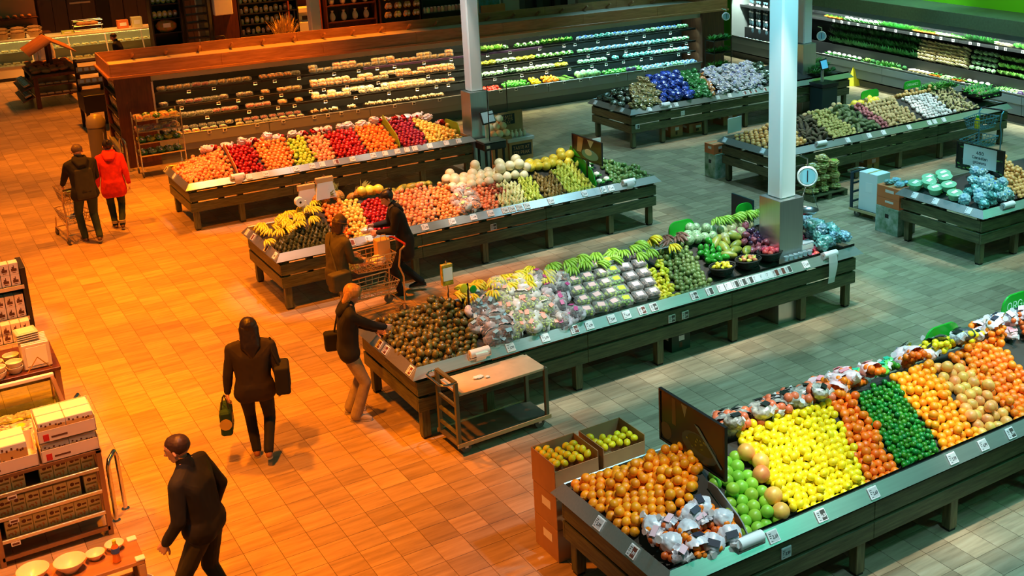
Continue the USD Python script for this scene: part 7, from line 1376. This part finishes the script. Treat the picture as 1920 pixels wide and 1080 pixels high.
for i, (x, y) in enumerate(((5.18, 14.62), (5.36, 14.7), (5.55, 14.6))): copy_of((GB2, AB[0], WB[0])[i], 'cart_bag', 'clear bag of produce in the cart beside the olive coat shopper', 'bag', (x, y, .74), group='produce bags in the middle cart')
copy_of(GB['red_grape_bag'], 'cart_bag', 'clear bag lying in the cart of the dark jacket man', 'bag', (2.46, 21.4, .74)); copy_of(CK['blue_white_bag'], 'cart_pack', 'pale pack in the lower basket of the left cart', 'bag', (2.5, 21.3, .36))
c = thing('yellow_bottle', 'yellow cleaning bottle standing in the teal cart', 'bottle', (18.62, 14.84, .715)); MB().lathe([(0, 0), (.05, 0), (.05, .17), (.03, .2), (.028, .22), (0, .22)], 16).build('bottle', mat('bottle_yellow', (240, 210, 20), .3), c, 40); MB().lathe([(.03, .215), (.03, .25), (0, .255)], 12).build('cap', M_GREEN, c, False)
# small leaflet stand at the mango heap
c = thing('leaflet_stand', 'slim stand of yellow leaflets between mangoes and bananas', 'stand', spot_on('T3', .93, .98, -.03)); MB().cyl((0, 0, 0), (0, 0, .5), .01, n=8).build('post', M_CHROME, c, False); MB().bx(-.07, .07, -.03, .03, .2, .46, b=.004).build('holder', mat('stand_yellow', (220, 200, 50), .4, noise=.5, nscale=20, col2=(120, 90, 30)), c, False); MB().bx(-.06, .06, -.034, -.03, .26, .42).build('leaflet', M_LABELW, c, False)
c = thing('fruit_sign_stand', 'thin sign post with yellow and green fruit tags by the dark grapes', 'stand', spot_on('T3', 1.02, .62, -.03)); MB().cyl((0, 0, 0), (0, 0, .42), .012, n=8).build('post', M_BLACK, c, False); MB().ball((-.06, -.02, .38), (.05, .012, .06), 2).build('yellow_tag', M['lemon_peel'], c, 60); MB().ball((.06, -.02, .34), (.045, .012, .05), 2).build('green_tag', M_GREEN, c, 60)
c = thing('tag_holder', 'white card holder at the right end of the melon table', 'card holder', spot_on('T2', 6.2, 1.1, .05)); MB().bx(-.09, .09, 0, .01, .08, .3, b=.003).build('card', M_WHITE, c, False); MB().bx(-.06, .06, -.003, 0, .14, .24).build('print', mat('dial_blue', (1, 1, 1)), c, False); MB().cyl((0, 0, -.05), (0, 0, .08), .008, n=6).build('stem', M_CHROME, c, False)
for i in range(6):
    c = thing('sample_cup', 'small clear cup in the row at the foot of the large column', 'cup', (9.86 + .085 * i, 10.82, .93), group='clear cups in a row'); MB().lathe([(0, 0), (.026, 0), (.036, .06), (.033, .06), (.024, .004), (0, .004)], 14).build('cup', film('cup_clear', (225, 240, 245), .5, .1), c, 40)
c = thing('sample_dispenser', 'clear sample box behind the row of cups at the column', 'box', (10.3, 10.9, .96)); MB().bx(-.12, .12, -.02, .1, 0, .12, b=.01).build('box', film('cup_clear'), c, False); MB().bx(-.1, .1, -.022, -.02, .03, .09).build('label', M_LABELW, c, False)
# ================================================================ PEOPLE
V = lambda *a: np.array(a, float)
def sph(p, r, n=14): return m3.Manifold.sphere(float(r), n).translate([float(x) for x in p])
def limb(*pr):
    "chain of (point, radius): hull of each pair"
    out = []
    for (a, ra), (b, rb) in zip(pr[:-1], pr[1:]): out.append(m3.Manifold.batch_hull([sph(a, ra), sph(b, rb)]))
    return out
def join(parts, edge=.022, smooth=6, noise=0.0, seed=0, freq=14):
    u = m3.Manifold.batch_boolean(parts, m3.OpType.Add)
    u = u.refine_to_length(edge); m = u.to_mesh(); t = trimesh.Trimesh(m.vert_properties[:, :3], m.tri_verts, process=True)
    if smooth: trimesh.smoothing.filter_taubin(t, lamb=.5, nu=.52, iterations=smooth)
    if noise:
        n = t.vertex_normals; d = meshkit.fbm(np.asarray(t.vertices) * [freq, freq, freq * .55] + seed * 3.1, 3, seed) - .5
        t.vertices = np.asarray(t.vertices) + n * (d * 2 * noise)[:, None]
    return t
def ik(a, t, l1, l2, pole):
    d = t - a; L = np.linalg.norm(d); L2 = min(L, (l1 + l2) * .995); u = d / (L + 1e-9); t = a + u * L2
    k = (l1**2 - l2**2 + L2**2) / (2 * L2); h = math.sqrt(max(l1**2 - k**2, 0)); p = pole - u * (pole @ u); p = p / (np.linalg.norm(p) + 1e-9)
    return a + u * k + p * h, t
def hand_parts(w, fwd, palm_n, s=1.0, curl=.7, side=1):
    "palm and five fingers from the wrist w, pointing along fwd; palm_n is the palm side"
    f = fwd / np.linalg.norm(fwd); n = palm_n - f * (palm_n @ f); n = n / np.linalg.norm(n); c = np.cross(f, n) * side
    P = lambda a, b, d: w + (f * a + c * b + n * d) * s
    out = [m3.Manifold.batch_hull([sph(P(0, 0, 0), .024 * s, 10), sph(P(.075, .03, 0), .013 * s, 10), sph(P(.08, -.03, 0), .012 * s, 10), sph(P(.03, .03, 0), .014 * s, 10), sph(P(.02, -.026, 0), .014 * s, 10)])]
    for b, L, r in ((.03, .066, .0088), (.010, .074, .0092), (-.011, .068, .0088), (-.031, .054, .0078)):
        p = P(.08, b, 0); a = curl * .55; q = p; seq = [(p, r * s)]
        for k, fr in enumerate((.45, .32, .26)):
            q = q + (f * math.cos(a) + n * math.sin(a)) * L * fr * s; seq.append((q, r * s * (1 - .1 * (k + 1)))); a += curl * .6
        out += [m3.Manifold.batch_hull([sph(x, r1, 8), sph(y, r2, 8)]) for (x, r1), (y, r2) in zip(seq[:-1], seq[1:])]
    t0, t1, t2 = P(.025, .03, .004), P(.055, .058, .016), P(.085, .066, .026)
    out += [m3.Manifold.batch_hull([sph(t0, .014 * s, 8), sph(t1, .0105 * s, 8)]), m3.Manifold.batch_hull([sph(t1, .0105 * s, 8), sph(t2, .008 * s, 8)])]
    return out
SKIN = mat('skin', (214, 160, 126), .5); M_EYEW = mat('eye_white', (235, 232, 226), .3); M_IRIS = mat('eye_iris', (50, 36, 28), .2); M_LIP = mat('lip', (176, 96, 86), .5); M_BROW = mat('brow', (70, 52, 40), .7)
def person(label, x, y, heading, h=1.66, top=None, bottom=None, shoe=None, hair=None, hair_style='short', lean=.05, hip_drop=0.0, feet=((.06, .1), (-.06, -.1)), toe=((0, 0), (0, 0)), lift=(0, 0), hands=None, head_yaw=0.0, head_pitch=.1, coat=.0, width=1.0, hood=False, face=True, extras=None, hat=None, flare=0.0, cuff=None, z=0.0):
    """faces +x locally; feet: (forward, left) per foot [left, right]; hands: targets (forward, left, up) [left, right]; coat: hem length below the hip"""
    k = h / 1.70; o = thing('person', label, 'person', (x, y, z), heading)
    hipz = (.90 - hip_drop) * k; pel = V(0, 0, hipz); upd = V(math.sin(lean), 0, math.cos(lean))
    waist = pel + upd * .13 * k; chest = pel + upd * .36 * k; shc = pel + upd * .50 * k; neck = pel + upd * .57 * k + V(.012 * k, 0, 0)
    hl = V(math.sin(lean * .6 + head_pitch * .55), 0, math.cos(lean * .6 + head_pitch * .55)); head = neck + hl * .125 * k + V(.018 * k, 0, 0)
    sw = .185 * k * width; S = [shc + V(0, sw, -.015 * k), shc + V(0, -sw, -.015 * k)]
    hip = [pel + V(0, .09 * k * width, -.02), pel + V(0, -.09 * k * width, -.02)]
    hands = hands or ((.05, .26, .80), (.05, -.26, .80)); EL, WR = [], []
    for i in (0, 1):
        t = V(*hands[i]); t = V(t[0], t[1], t[2]); e, w = ik(S[i], t, .285 * k, .25 * k, V(-.8, .45 * (1 if i == 0 else -1), -.5)); EL.append(e); WR.append(w)
    KN, AN = [], []
    for i in (0, 1):
        a = V(feet[i][0], feet[i][1], .085 * k + lift[i]); kn, a = ik(hip[i], a, .43 * k, .42 * k, V(1, .12 * (1 if i == 0 else -1), 0)); KN.append(kn); AN.append(a)
    # ---- head frame
    cy, sy = math.cos(head_yaw), math.sin(head_yaw); cp, sp = math.cos(head_pitch), math.sin(head_pitch)
    fx = V(cy * cp, sy * cp, -sp); ly = V(-sy, cy, 0); uz = np.cross(fx, ly); H = lambda a, b, c: head + (fx * a + ly * b + uz * c) * k
    hd = [m3.Manifold.batch_hull([sph(H(-.018, 0, .025), .086 * k, 20), sph(H(.012, 0, .03), .08 * k, 20), sph(H(.035, 0, -.02), .058 * k, 16)]), m3.Manifold.batch_hull([sph(H(.035, 0, -.015), .056 * k, 16), sph(H(.055, 0, -.082), .026 * k, 12), sph(H(.0, .035, -.06), .028 * k, 12), sph(H(.0, -.035, -.06), .028 * k, 12)]),
          m3.Manifold.batch_hull([sph(H(.086, 0, .012), .009 * k, 8), sph(H(.112, 0, -.026), .011 * k, 8), sph(H(.088, .012, -.03), .008 * k, 8), sph(H(.088, -.012, -.03), .008 * k, 8)]), m3.Manifold.batch_hull([sph(H(.076, .02, -.058), .01 * k, 8), sph(H(.076, -.02, -.058), .01 * k, 8), sph(H(.084, 0, -.055), .01 * k, 8)])]
    for s in (1, -1): hd.append(m3.Manifold.batch_hull([sph(H(-.004, s * .083, .012), .012 * k, 8), sph(H(-.012, s * .09, -.012), .012 * k, 8), sph(H(.0, s * .08, -.03), .008 * k, 8)]))
    skin = join(hd, .011 * k, 3)
    hm = []
    for i in (0, 1):
        d = WR[i] - EL[i]; d = d / np.linalg.norm(d); hm.append(join(hand_parts(WR[i], d, V(0, -1 if i == 0 else 1, -.25), k, .75, 1 if i == 0 else -1) + limb((WR[i] - d * .05, .027 * k), (WR[i], .024 * k)), .007, 2))
    R = lambda r: r * k
    core = limb((hip[0], R(.085)), (pel, R(.1)), (hip[1], R(.085))) + [m3.Manifold.batch_hull([sph(pel + V(0, .06 * k, 0), R(.1)), sph(pel - V(0, .06 * k, 0), R(.1)), sph(waist + V(0, .05 * k, 0), R(.09)), sph(waist - V(0, .05 * k, 0), R(.09))]), m3.Manifold.batch_hull([sph(waist + V(0, .05 * k, 0), R(.09)), sph(waist - V(0, .05 * k, 0), R(.09)), sph(chest + V(0, .08 * k, 0), R(.095)), sph(chest - V(0, .08 * k, 0), R(.095))]), m3.Manifold.batch_hull([sph(chest + V(0, .08 * k, 0), R(.095)), sph(chest - V(0, .08 * k, 0), R(.095)), sph(S[0], R(.05)), sph(S[1], R(.05)), sph(neck, R(.05))])] + limb((neck, R(.052)), (head - hl * .03 * k, R(.05)))
    for i in (0, 1): core += limb((S[i], R(.05)), (EL[i], R(.038)), (WR[i], R(.025))) + limb((hip[i], R(.082)), (KN[i], R(.052)), (AN[i], R(.036))) + limb((AN[i], R(.036)), (AN[i] + V(.12 * k, 0, -.05 * k), R(.022)))
    body = join(core, .03, 4)
    b = MB(); b.mesh(body); b.mesh(skin)
    for q in hm: b.mesh(q)
    try:                                          # one continuous skin
        mm = m3.Manifold.batch_boolean([m3.Manifold(m3.Mesh(np.asarray(t.vertices, np.float32), np.asarray(t.faces, np.uint32))) for t in [body, skin] + hm], m3.OpType.Add)
        g_ = mm.to_mesh(); b = MB().add(g_.vert_properties[:, :3], g_.tri_verts) if len(g_.tri_verts) > 100 else b
    except Exception: pass
    b.build('body', SKIN, o, True)
    # ---- clothes
    st = hash_(label) % 97
    hem = pel - V(0, 0, coat * k); tp = [m3.Manifold.batch_hull([sph(pel + V(0, .085 * k * width, 0), R(.125)), sph(pel - V(0, .085 * k * width, 0), R(.125)), sph(waist + V(0, .07 * k * width, 0), R(.118)), sph(waist - V(0, .07 * k * width, 0), R(.118))]), m3.Manifold.batch_hull([sph(waist + V(0, .07 * k * width, 0), R(.118)), sph(waist - V(0, .07 * k * width, 0), R(.118)), sph(chest + V(0, .09 * k * width, 0), R(.12)), sph(chest - V(0, .09 * k * width, 0), R(.12))]), m3.Manifold.batch_hull([sph(chest + V(0, .09 * k * width, 0), R(.12)), sph(chest - V(0, .09 * k * width, 0), R(.12)), sph(S[0], R(.068)), sph(S[1], R(.068)), sph(neck - upd * .02, R(.062))])]
    if coat: tp.append(m3.Manifold.batch_hull([sph(pel + V(0, .085 * k * width, .02), R(.128)), sph(pel - V(0, .085 * k * width, -.02), R(.128)), sph(hem + V(.01, .1 * k * width, .1 * k), R(.128)), sph(hem - V(-.01, .1 * k * width, -.1 * k), R(.128))]))
    for i in (0, 1):
        d = WR[i] - EL[i]; d = d / np.linalg.norm(d); tp += limb((S[i], R(.07)), (EL[i], R(.058)), (WR[i] - d * .015, R(.042)))
    tj = m3.Manifold.batch_boolean(tp, m3.OpType.Add)
    cutz = hem[2] if coat else pel[2] - .075 * k
    tj = tj.trim_by_plane([0, 0, 1], float(cutz)); jk = join([tj], .022, 7, .009, st)
    MB().mesh(jk).build('jacket', top, o, True)
    cl = limb((neck - upd * .03 * k + V(-.005, .0, 0), R(.072)), (neck + upd * .035 * k, R(.064)))
    MB().mesh(join([m3.Manifold.batch_boolean(cl, m3.OpType.Add) - m3.Manifold.batch_hull([sph(neck, R(.05)), sph(neck + upd * .2, R(.056))])], .015, 3, .003, st)).build('collar', top, o, True)
    lg = [m3.Manifold.batch_hull([sph(hip[0], R(.098)), sph(hip[1], R(.098)), sph(pel + V(0, .05, .06), R(.1)), sph(pel + V(0, -.05, .06), R(.1))])]
    for i in (0, 1): lg += limb((hip[i], R(.099)), (KN[i], R(.068)), (AN[i] + V(-.005, 0, .0), R(.054 + flare)))
    lj = m3.Manifold.batch_boolean(lg, m3.OpType.Add); MB().mesh(join([lj], .024, 6, .006, st + 2, 18)).build('trousers', bottom, o, True)
    if cuff is not None:
        for i in (0, 1): MB().cyl(AN[i] + V(-.005, 0, .02), AN[i] + V(-.003, 0, .065), R(.064), n=16).build('cuff', cuff, o, 40)
    for i in (0, 1):
        a = AN[i]; ta = toe[i][1]; fd = V(math.cos(ta), math.sin(ta), 0); up = lift[i] * .9; zt = a[2] - .085 * k; zb = lambda q: V(0, 0, q - a[2] + zt)
        sh = m3.Manifold.batch_hull([sph(a + fd * -.05 * k + zb(.035), R(.034)), sph(a + zb(.07), R(.045)), sph(a + fd * .10 * k + zb(.03), R(.036)), sph(a + fd * .16 * k + zb(.026), R(.028))]).trim_by_plane([0, 0, 1], float(zt + .004))
        MB().mesh(join([sh], .014, 3)).build('shoe', shoe, o, True)
        so = m3.Manifold.batch_hull([m3.Manifold.cylinder(.018, R(.04), R(.04), 14).translate((a + fd * -.045 * k + V(0, 0, zt - a[2])).tolist()), m3.Manifold.cylinder(.018, R(.04), R(.04), 14).translate((a + fd * .15 * k + V(0, 0, zt - a[2])).tolist())])
        MB().mesh(join([so], .05, 0)).build('shoe_sole', mat('shoe_sole', (170, 160, 146), .6), o, False)
    # ---- head parts
    if hair is not None:
        if hair_style == 'short': hp = [m3.Manifold.batch_hull([sph(H(-.024, 0, .034), .09 * k, 20), sph(H(.006, 0, .046), .078 * k, 20)]) - m3.Manifold.batch_hull([sph(H(.1, 0, -.02), .082 * k, 16), sph(H(.09, 0, -.1), .09 * k, 16)]), ]; hp[0] = hp[0].trim_by_plane([*(uz * 1.0 + fx * .25)], float((uz + fx * .25) @ H(-.03, 0, -.07)))
        elif hair_style == 'bob': hp = [m3.Manifold.batch_hull([sph(H(-.026, 0, .03), .1 * k, 20), sph(H(.004, 0, .04), .09 * k, 20)]), m3.Manifold.batch_hull([sph(H(-.035, .05, .01), .058 * k, 14), sph(H(-.035, -.05, .01), .058 * k, 14), sph(H(-.04, .058, -.095), .045 * k, 14), sph(H(-.04, -.058, -.095), .045 * k, 14)])]; hp = [m3.Manifold.batch_boolean(hp, m3.OpType.Add) - m3.Manifold.batch_hull([sph(H(.115, 0, -.03), .078 * k, 16), sph(H(.1, 0, -.12), .09 * k, 16)])]
        elif hair_style == 'long': hp = [m3.Manifold.batch_hull([sph(H(-.026, 0, .03), .1 * k, 20), sph(H(.004, 0, .04), .09 * k, 20)]), m3.Manifold.batch_hull([sph(H(-.05, .05, .0), .06 * k, 14), sph(H(-.05, -.05, .0), .06 * k, 14), sph(H(-.075, .05, -.2), .062 * k, 14), sph(H(-.075, -.05, -.2), .062 * k, 14), sph(H(-.085, 0, -.31), .045 * k, 12)])]; hp = [m3.Manifold.batch_boolean(hp, m3.OpType.Add) - m3.Manifold.batch_hull([sph(H(.115, 0, -.03), .078 * k, 16), sph(H(.1, 0, -.12), .09 * k, 16)])]
        elif hair_style == 'bun': hp = [m3.Manifold.batch_hull([sph(H(-.024, 0, .032), .094 * k, 20), sph(H(.004, 0, .044), .082 * k, 20)]) - m3.Manifold.batch_hull([sph(H(.108, 0, -.02), .08 * k, 16), sph(H(.09, 0, -.1), .09 * k, 16)]), sph(H(-.105, 0, .085), .036 * k)]
        MB().mesh(join(hp, .012, 2, .004, st + 5, 40)).build('hair', hair, o, True)
    if hat is not None:
        hp = m3.Manifold.batch_hull([sph(H(-.024, 0, .04), .097 * k, 20), sph(H(.0, 0, .05), .09 * k, 20), sph(H(-.02, 0, .09), .075 * k, 20)]).trim_by_plane([*(uz + fx * .12)], float((uz + fx * .12) @ H(0, 0, .012))); MB().mesh(join([hp], .014, 3, .003, st)).build('knitted_hat', hat, o, True)
        MB().tube([H(.1 * math.cos(a) - .012, .098 * math.sin(a), .028 - .012 * math.cos(a)) for a in np.linspace(0, 2 * np.pi, 20)[:-1]], R(.016), 7, closed=True).build('hat_band', hat, o, True)
    if hood: MB().mesh(join([m3.Manifold.batch_hull([sph(neck + V(-.06 * k, .09 * k, -.02), R(.045)), sph(neck + V(-.06 * k, -.09 * k, -.02), R(.045)), sph(neck + V(-.12 * k, .05 * k, -.09 * k), R(.04)), sph(neck + V(-.12 * k, -.05 * k, -.09 * k), R(.04)), sph(neck + V(-.02, .085 * k, .03), R(.03)), sph(neck + V(-.02, -.085 * k, .03), R(.03))])], .016, 3, .007, st)).build('hood', top, o, True)
    if face:
        for s in (1, -1):
            MB().ball(H(.074, s * .032, .004), .0125 * k, 1).build('eye', M_EYEW, o, True); MB().ball(H(.0845, s * .032, .003), .0055 * k, 1).build('iris', M_IRIS, o, True); MB().tube([H(.084, s * .016, .024), H(.088, s * .032, .029), H(.076, s * .05, .024)], [.003, .0045, .003], 5).build('eyebrow', M_BROW, o, True)
        MB().tube([H(.082, .022, -.057), H(.091, 0, -.054), H(.082, -.022, -.057)], [.002, .0055, .002], 6).build('lips', M_LIP, o, True)
    if extras: extras(o, dict(pel=pel, waist=waist, chest=chest, neck=neck, S=S, WR=WR, EL=EL, H=H, k=k, hem=hem))
    return o
def at_local(o, x, y, heading, p):
    a = math.radians(heading); return (x + p[0] * math.cos(a) - p[1] * math.sin(a), y + p[0] * math.sin(a) + p[1] * math.cos(a), p[2])
cloth = lambda n, c, **k: mat(n, c, .85, noise=.25, nscale=14, **k)
BLACK_C = cloth('black_cloth', (24, 23, 23)); BROWNBLACK = cloth('dark_brown_cloth', (44, 34, 26)); OLIVE_C = cloth('olive_cloth', (84, 78, 50)); RED_C = cloth('red_cloth', (230, 42, 26)); BEIGE_C = cloth('beige_denim', (168, 150, 118)); NAVY = cloth('dark_denim', (44, 52, 52)); DKGREEN_C = cloth('dark_olive_cloth', (56, 54, 36)); SHOE_B = mat('brown_shoe', (92, 62, 44), .5); SHOE_K = mat('black_shoe', (28, 26, 25), .4); SHOE_W = mat('beige_sneaker', (176, 160, 136), .6)
H_DK = mat('dark_hair', (38, 27, 20), .45, noise=.3, nscale=60, stretch=(1, 1, .2)); H_BLOND = mat('blond_hair', (206, 156, 84), .4, noise=.35, nscale=60, stretch=(1, 1, .2)); H_GREY = mat('greying_hair', (110, 88, 62), .5, noise=.4, nscale=70); H_BR = mat('brown_hair', (64, 44, 30), .5, noise=.3, nscale=70)
def handbag(o, pts, p, size, m, nm='handbag'):
    MB().mesh(join([m3.Manifold.batch_hull([sph(p + V(sx * size[0], sy * size[1], sz * size[2]), .028) for sx in (-1, 1) for sy in (-1, 1) for sz in (-1, 1)])], .02, 4, .006, 3)).build(nm, m, o, True)
    MB().tube(pts, .011, 6).build(nm + '_strap', m, o, 40)
# the blond shopper at the mango heap
def ex_blond(o, d):
    p = V(-.12, .27, .88); handbag(o, [p + V(0, -.02, .1), d['S'][0] + V(-.09, .03, -.05), d['S'][0] + V(-.02, .0, .075), d['S'][0] + V(.08, .0, -.08), p + V(.06, -.03, .1)], p, (.09, .035, .085), BLACK_C)
person('blond woman in a black hooded jacket and beige flared trousers picking a mango', 4.02, 11.78, -14, 1.63, BLACK_C, BEIGE_C, SHOE_W, H_BLOND, 'bob', .08, 0, ((-.02, .12), (.02, -.12)), ((0, .1), (0, -.25)), (0, 0), ((.36, .16, .98), (.50, .02, 1.03)), -.25, .5, .12, 1.0, True, True, ex_blond, flare=.018)
copy_of(K['mango'], 'held_mango', 'mango held in the right hand of the blond shopper', 'mango', at_local(None, 4.02, 11.78, -14, (.60, .02, 1.0)), mat3=randrot(rng))
# long haired woman walking away
def ex_back(o, d):
    p = V(-.02, -.30, .92); handbag(o, [p + V(.06, .0, .1), d['S'][1] + V(.06, -.03, .0), d['S'][1] + V(0, -.01, .075), d['S'][1] + V(-.08, -.02, -.05), p + V(-.06, 0, .1)], p, (.12, .05, .13), BLACK_C, 'shoulder_bag')
person('long haired woman seen from behind in a dark brown jacket with a green bag', 2.85, 11.5, 72, 1.60, BROWNBLACK, BLACK_C, mat('tan_shoe', (150, 96, 66), .6), H_DK, 'long', .08, .015, ((.04, .06), (-.2, -.08)), ((0, 0), (0, 0)), (0, .09), ((.02, .30, .72), (.05, -.27, .78)), .1, .2, .16, 1.15, False, True, ex_back)
bp = at_local(None, 2.85, 11.5, 72, (.03, .33, .0)); c = thing('green_carry_bag', 'dark green reusable bag with a round emblem, in the left hand of the long haired woman', 'carry bag', (bp[0], bp[1], .36), 72)
MB().add(*[(lambda d: d)(MB().bx(-.17, .17, -.06, .06, 0, .28, b=.02).data())][0]).build('bag', cloth('green_bag_cloth', (20, 64, 36)), c, False); MB().lathe([(0, 0), (.065, 0), (.065, .003), (0, .003)], 20, rotm(0, -math.pi/2, 0) if False else rotm(math.pi/2, 0, 0) @ np.eye(3), (0, -.06, .14)).lathe([(0, 0), (.065, 0), (.065, .003), (0, .003)], 20, rotm(0, math.pi/2, 0) @ rotm(math.pi, 0, 0), (-.17, 0, .14)).build('round_emblem', mat('emblem_gold', (190, 160, 70), .6), c, False)
for s in (-.04, .04): MB().tube([(-.08, s, .27), (-.05, s * .6, .36), (0, 0, .41), (.05, s * .6, .36), (.08, s, .27)], .007, 5).build('handle', BLACK_C, c, 40)
# man in black at the bottom edge
person('man in a black jacket and dark trousers leaning toward the bowl table', 1.66, 8.88, 141, 1.76, BLACK_C, DKGREEN_C, SHOE_K, H_BR, 'short', .16, .0, ((.10, .10), (-.12, -.11)), ((0, 0), (0, 0)), (0, 0), ((.22, .27, .93), (.06, -.30, .92)), .12, .22, .06, 1.12, False, True)
# couple at the left
def ex_cart(o, d):
    MB().mesh(join([m3.Manifold.batch_hull([sph(d['chest'] + V(-.085, .11, .02), .045), sph(d['chest'] + V(-.085, -.11, .02), .045), sph(d['pel'] + V(-.09, .12, -.06), .05), sph(d['pel'] + V(-.09, -.12, -.06), .05)])], .022, 3, .005, 2)).build('back_panel', DKGREEN_C, o, True); MB().blob(d['S'][1] + V(-.068, .02, -.05), (.012, .03, .014), .2, 3, 2, 1).build('white_logo', M_WHITE, o, True)
person('man in a black and olive jacket pushing a small wire cart', 2.68, 20.86, 97, 1.75, BLACK_C, cloth('green_denim', (44, 62, 46)), SHOE_B, H_GREY, 'short', .1, .0, ((.12, .08), (-.16, -.09)), ((0, .1), (0, -.4)), (0, .05), ((.42, .24, 1.02), (.34, -.2, 1.02)), -.1, .15, .14, 1.08, True, True, ex_cart)
person('woman in a bright red hooded coat seen from behind', 3.24, 21.42, 80, 1.64, RED_C, cloth('green_jean', (40, 58, 46)), SHOE_B, H_DK, 'bun', .05, .0, ((.02, .06), (-.1, -.06)), ((0, .2), (0, 0)), (0, .03), ((.0, .27, .82), (-.03, -.27, .80)), .1, .12, .28, 1.0, True, True, None, cuff=BEIGE_C)
# shoppers at the melon table
def ex_olive(o, d):
    p = V(-.14, .1, .86); p = V(-.12, -.24, .84); handbag(o, [p + V(0, .06, .12), d['chest'] + V(-.12, .02, .08), d['S'][0] + V(-.04, -.08, .08), d['S'][0] + V(.08, -.06, -.02)], p, (.12, .05, .1), OLIVE_C, 'satchel')
    MB().tube([d['neck'] + V(.03, .09, -.02), d['neck'] + V(.09, .0, -.03), d['neck'] + V(.03, -.09, -.02), d['neck'] + V(-.06, 0, .0)], .034, 8, closed=True).build('scarf', cloth('tan_scarf', (190, 140, 84)), o, 40); MB().mesh(join(limb((d['neck'] + V(.1, .03, -.05), .03), (d['chest'] + V(.13, .04, -.1), .034)), .02, 3, .006, 4)).build('scarf_end', cloth('tan_scarf', (1, 1, 1)), o, True)
person('woman in an olive coat and knitted hat with a satchel at the cart', 4.84, 14.30, 12, 1.64, OLIVE_C, BEIGE_C, SHOE_B, H_BR, 'bob', .1, .0, ((.06, .1), (-.08, -.1)), ((0, 0), (0, 0)), (0, 0), ((.36, .2, 1.0), (.32, -.12, .98)), .05, .25, .24, 1.1, False, True, ex_olive, hat=cloth('brown_knit', (78, 60, 40)))
def ex_black(o, d):
    MB().tube([d['neck'] + V(.055, .06, -.03), d['neck'] + V(.0, .085, .02), d['neck'] + V(-.07, .05, .04), d['neck'] + V(-.08, 0, .045), d['neck'] + V(-.07, -.05, .04), d['neck'] + V(.0, -.085, .02), d['neck'] + V(.055, -.06, -.03)], .022, 7).build('fur_trim', mat('fur_trim', (196, 160, 100), .9, noise=.4, nscale=60), o, 40)
person('shopper in a long black coat with a fur trimmed hood bending over the cart', 6.18, 15.08, 166, 1.68, BLACK_C, BLACK_C, SHOE_K, H_DK, 'bun', .24, .02, ((.14, .08), (-.2, -.08)), ((0, 0), (0, 0)), (0, .06), ((.40, .06, 1.04), (.42, -.18, 1.08)), .1, .5, .30, 1.0, True, True, ex_black)
c = thing('white_produce_bag', 'white film bag of red apples held by the shopper in the long black coat', 'bag', at_local(None, 6.18, 15.08, 166, (.52, -.16, 1.03))); MB().blob((0, 0, 0), (.1, .06, .05), .4, 3, 4, 2).build('film', film('pale_bag_film'), c, 40); MB().ball((-.03, 0, -.01), .035, 2).ball((.035, .005, -.012), .034, 2).build('apples', M['red_apple_skin'], c, True)
c = thing('carry_bag', 'tan paper carry bag standing in the middle cart', 'bag', (5.68, 14.74, .73)); MB().bx(-.1, .1, -.08, .08, 0, .34, b=.01).build('bag', M_TAN, c, False); MB().tube([(-.05, -.08, .33), (-.03, -.08, .42), (.03, -.08, .42), (.05, -.08, .33)], .005, 5).build('handle', M_TAN, c, False)
# far away at the deli
person('person in black standing before the deli counter near the long case', 6.25, 36.4, 150, 1.68, BLACK_C, BLACK_C, SHOE_K, H_BR, 'short', .12, .0, head_pitch=.35)
person('person with dark hair half hidden behind the bread stand canopy', 4.42, 38.4, -100, 1.66, mat('white_uniform', (226, 220, 206), .8), NAVY, SHOE_K, H_DK, 'short', .05, .0)
# ================================================================ leave out copies that the photo shows nothing of (buried under others)
def _size(kp, memo={}):
    if kp not in memo:
        pts = [np.array(UsdGeom.Mesh(p).GetPointsAttr().Get()) for p in Usd.PrimRange(stage.GetPrimAtPath(kp), Usd.PrimAllPrimsPredicate) if p.IsA(UsdGeom.Mesh)]
        v = np.vstack(pts); lo, hi = v.min(0), v.max(0); memo[kp] = ((lo + hi) / 2, float(np.min(hi - lo) / 2), float(np.max(hi - lo) / 2))
    return memo[kp]
_W, _H = 960, 540; _z = np.full((_H, _W), 1e9); _id = np.full((_H, _W), -1); _gx, _gy = np.meshgrid(np.arange(_W), np.arange(_H)); _info = []
for q, (pth, kp, loc, m) in enumerate(COPIES):
    c, a, b = _size(kp); s = 1.0 if m is None else float(np.cbrt(abs(np.linalg.det(m)))); p = np.array(loc) + (c if m is None else np.asarray(m) @ c)
    u, v, d = project(*p); _info.append((u / 2, v / 2, d, a * s * FPX / d / 2, b * s * FPX / d / 2))
def _disc(u, v, r):
    x0, x1, y0, y1 = max(int(u - r), 0), min(int(u + r) + 2, _W), max(int(v - r), 0), min(int(v + r) + 2, _H)
    if x1 <= x0 or y1 <= y0: return None
    sl = (slice(y0, y1), slice(x0, x1)); return sl, (_gx[sl] - u) ** 2 + (_gy[sl] - v) ** 2 <= r * r
for q, (u, v, d, a, b) in enumerate(_info):
    r = _disc(u, v, a * .9)
    if r is None: continue
    sl, k = r; near = k & (_z[sl] > d); _z[sl][near] = d
_gone = 0
for q, (u, v, d, a, b) in enumerate(_info):
    r = _disc(u, v, max(a, 1.0))
    if r is None: continue
    sl, k = r
    if k.any() and not (k & (_z[sl] > d - 0.012)).any(): stage.RemovePrim(COPIES[q][0]); _gone += 1
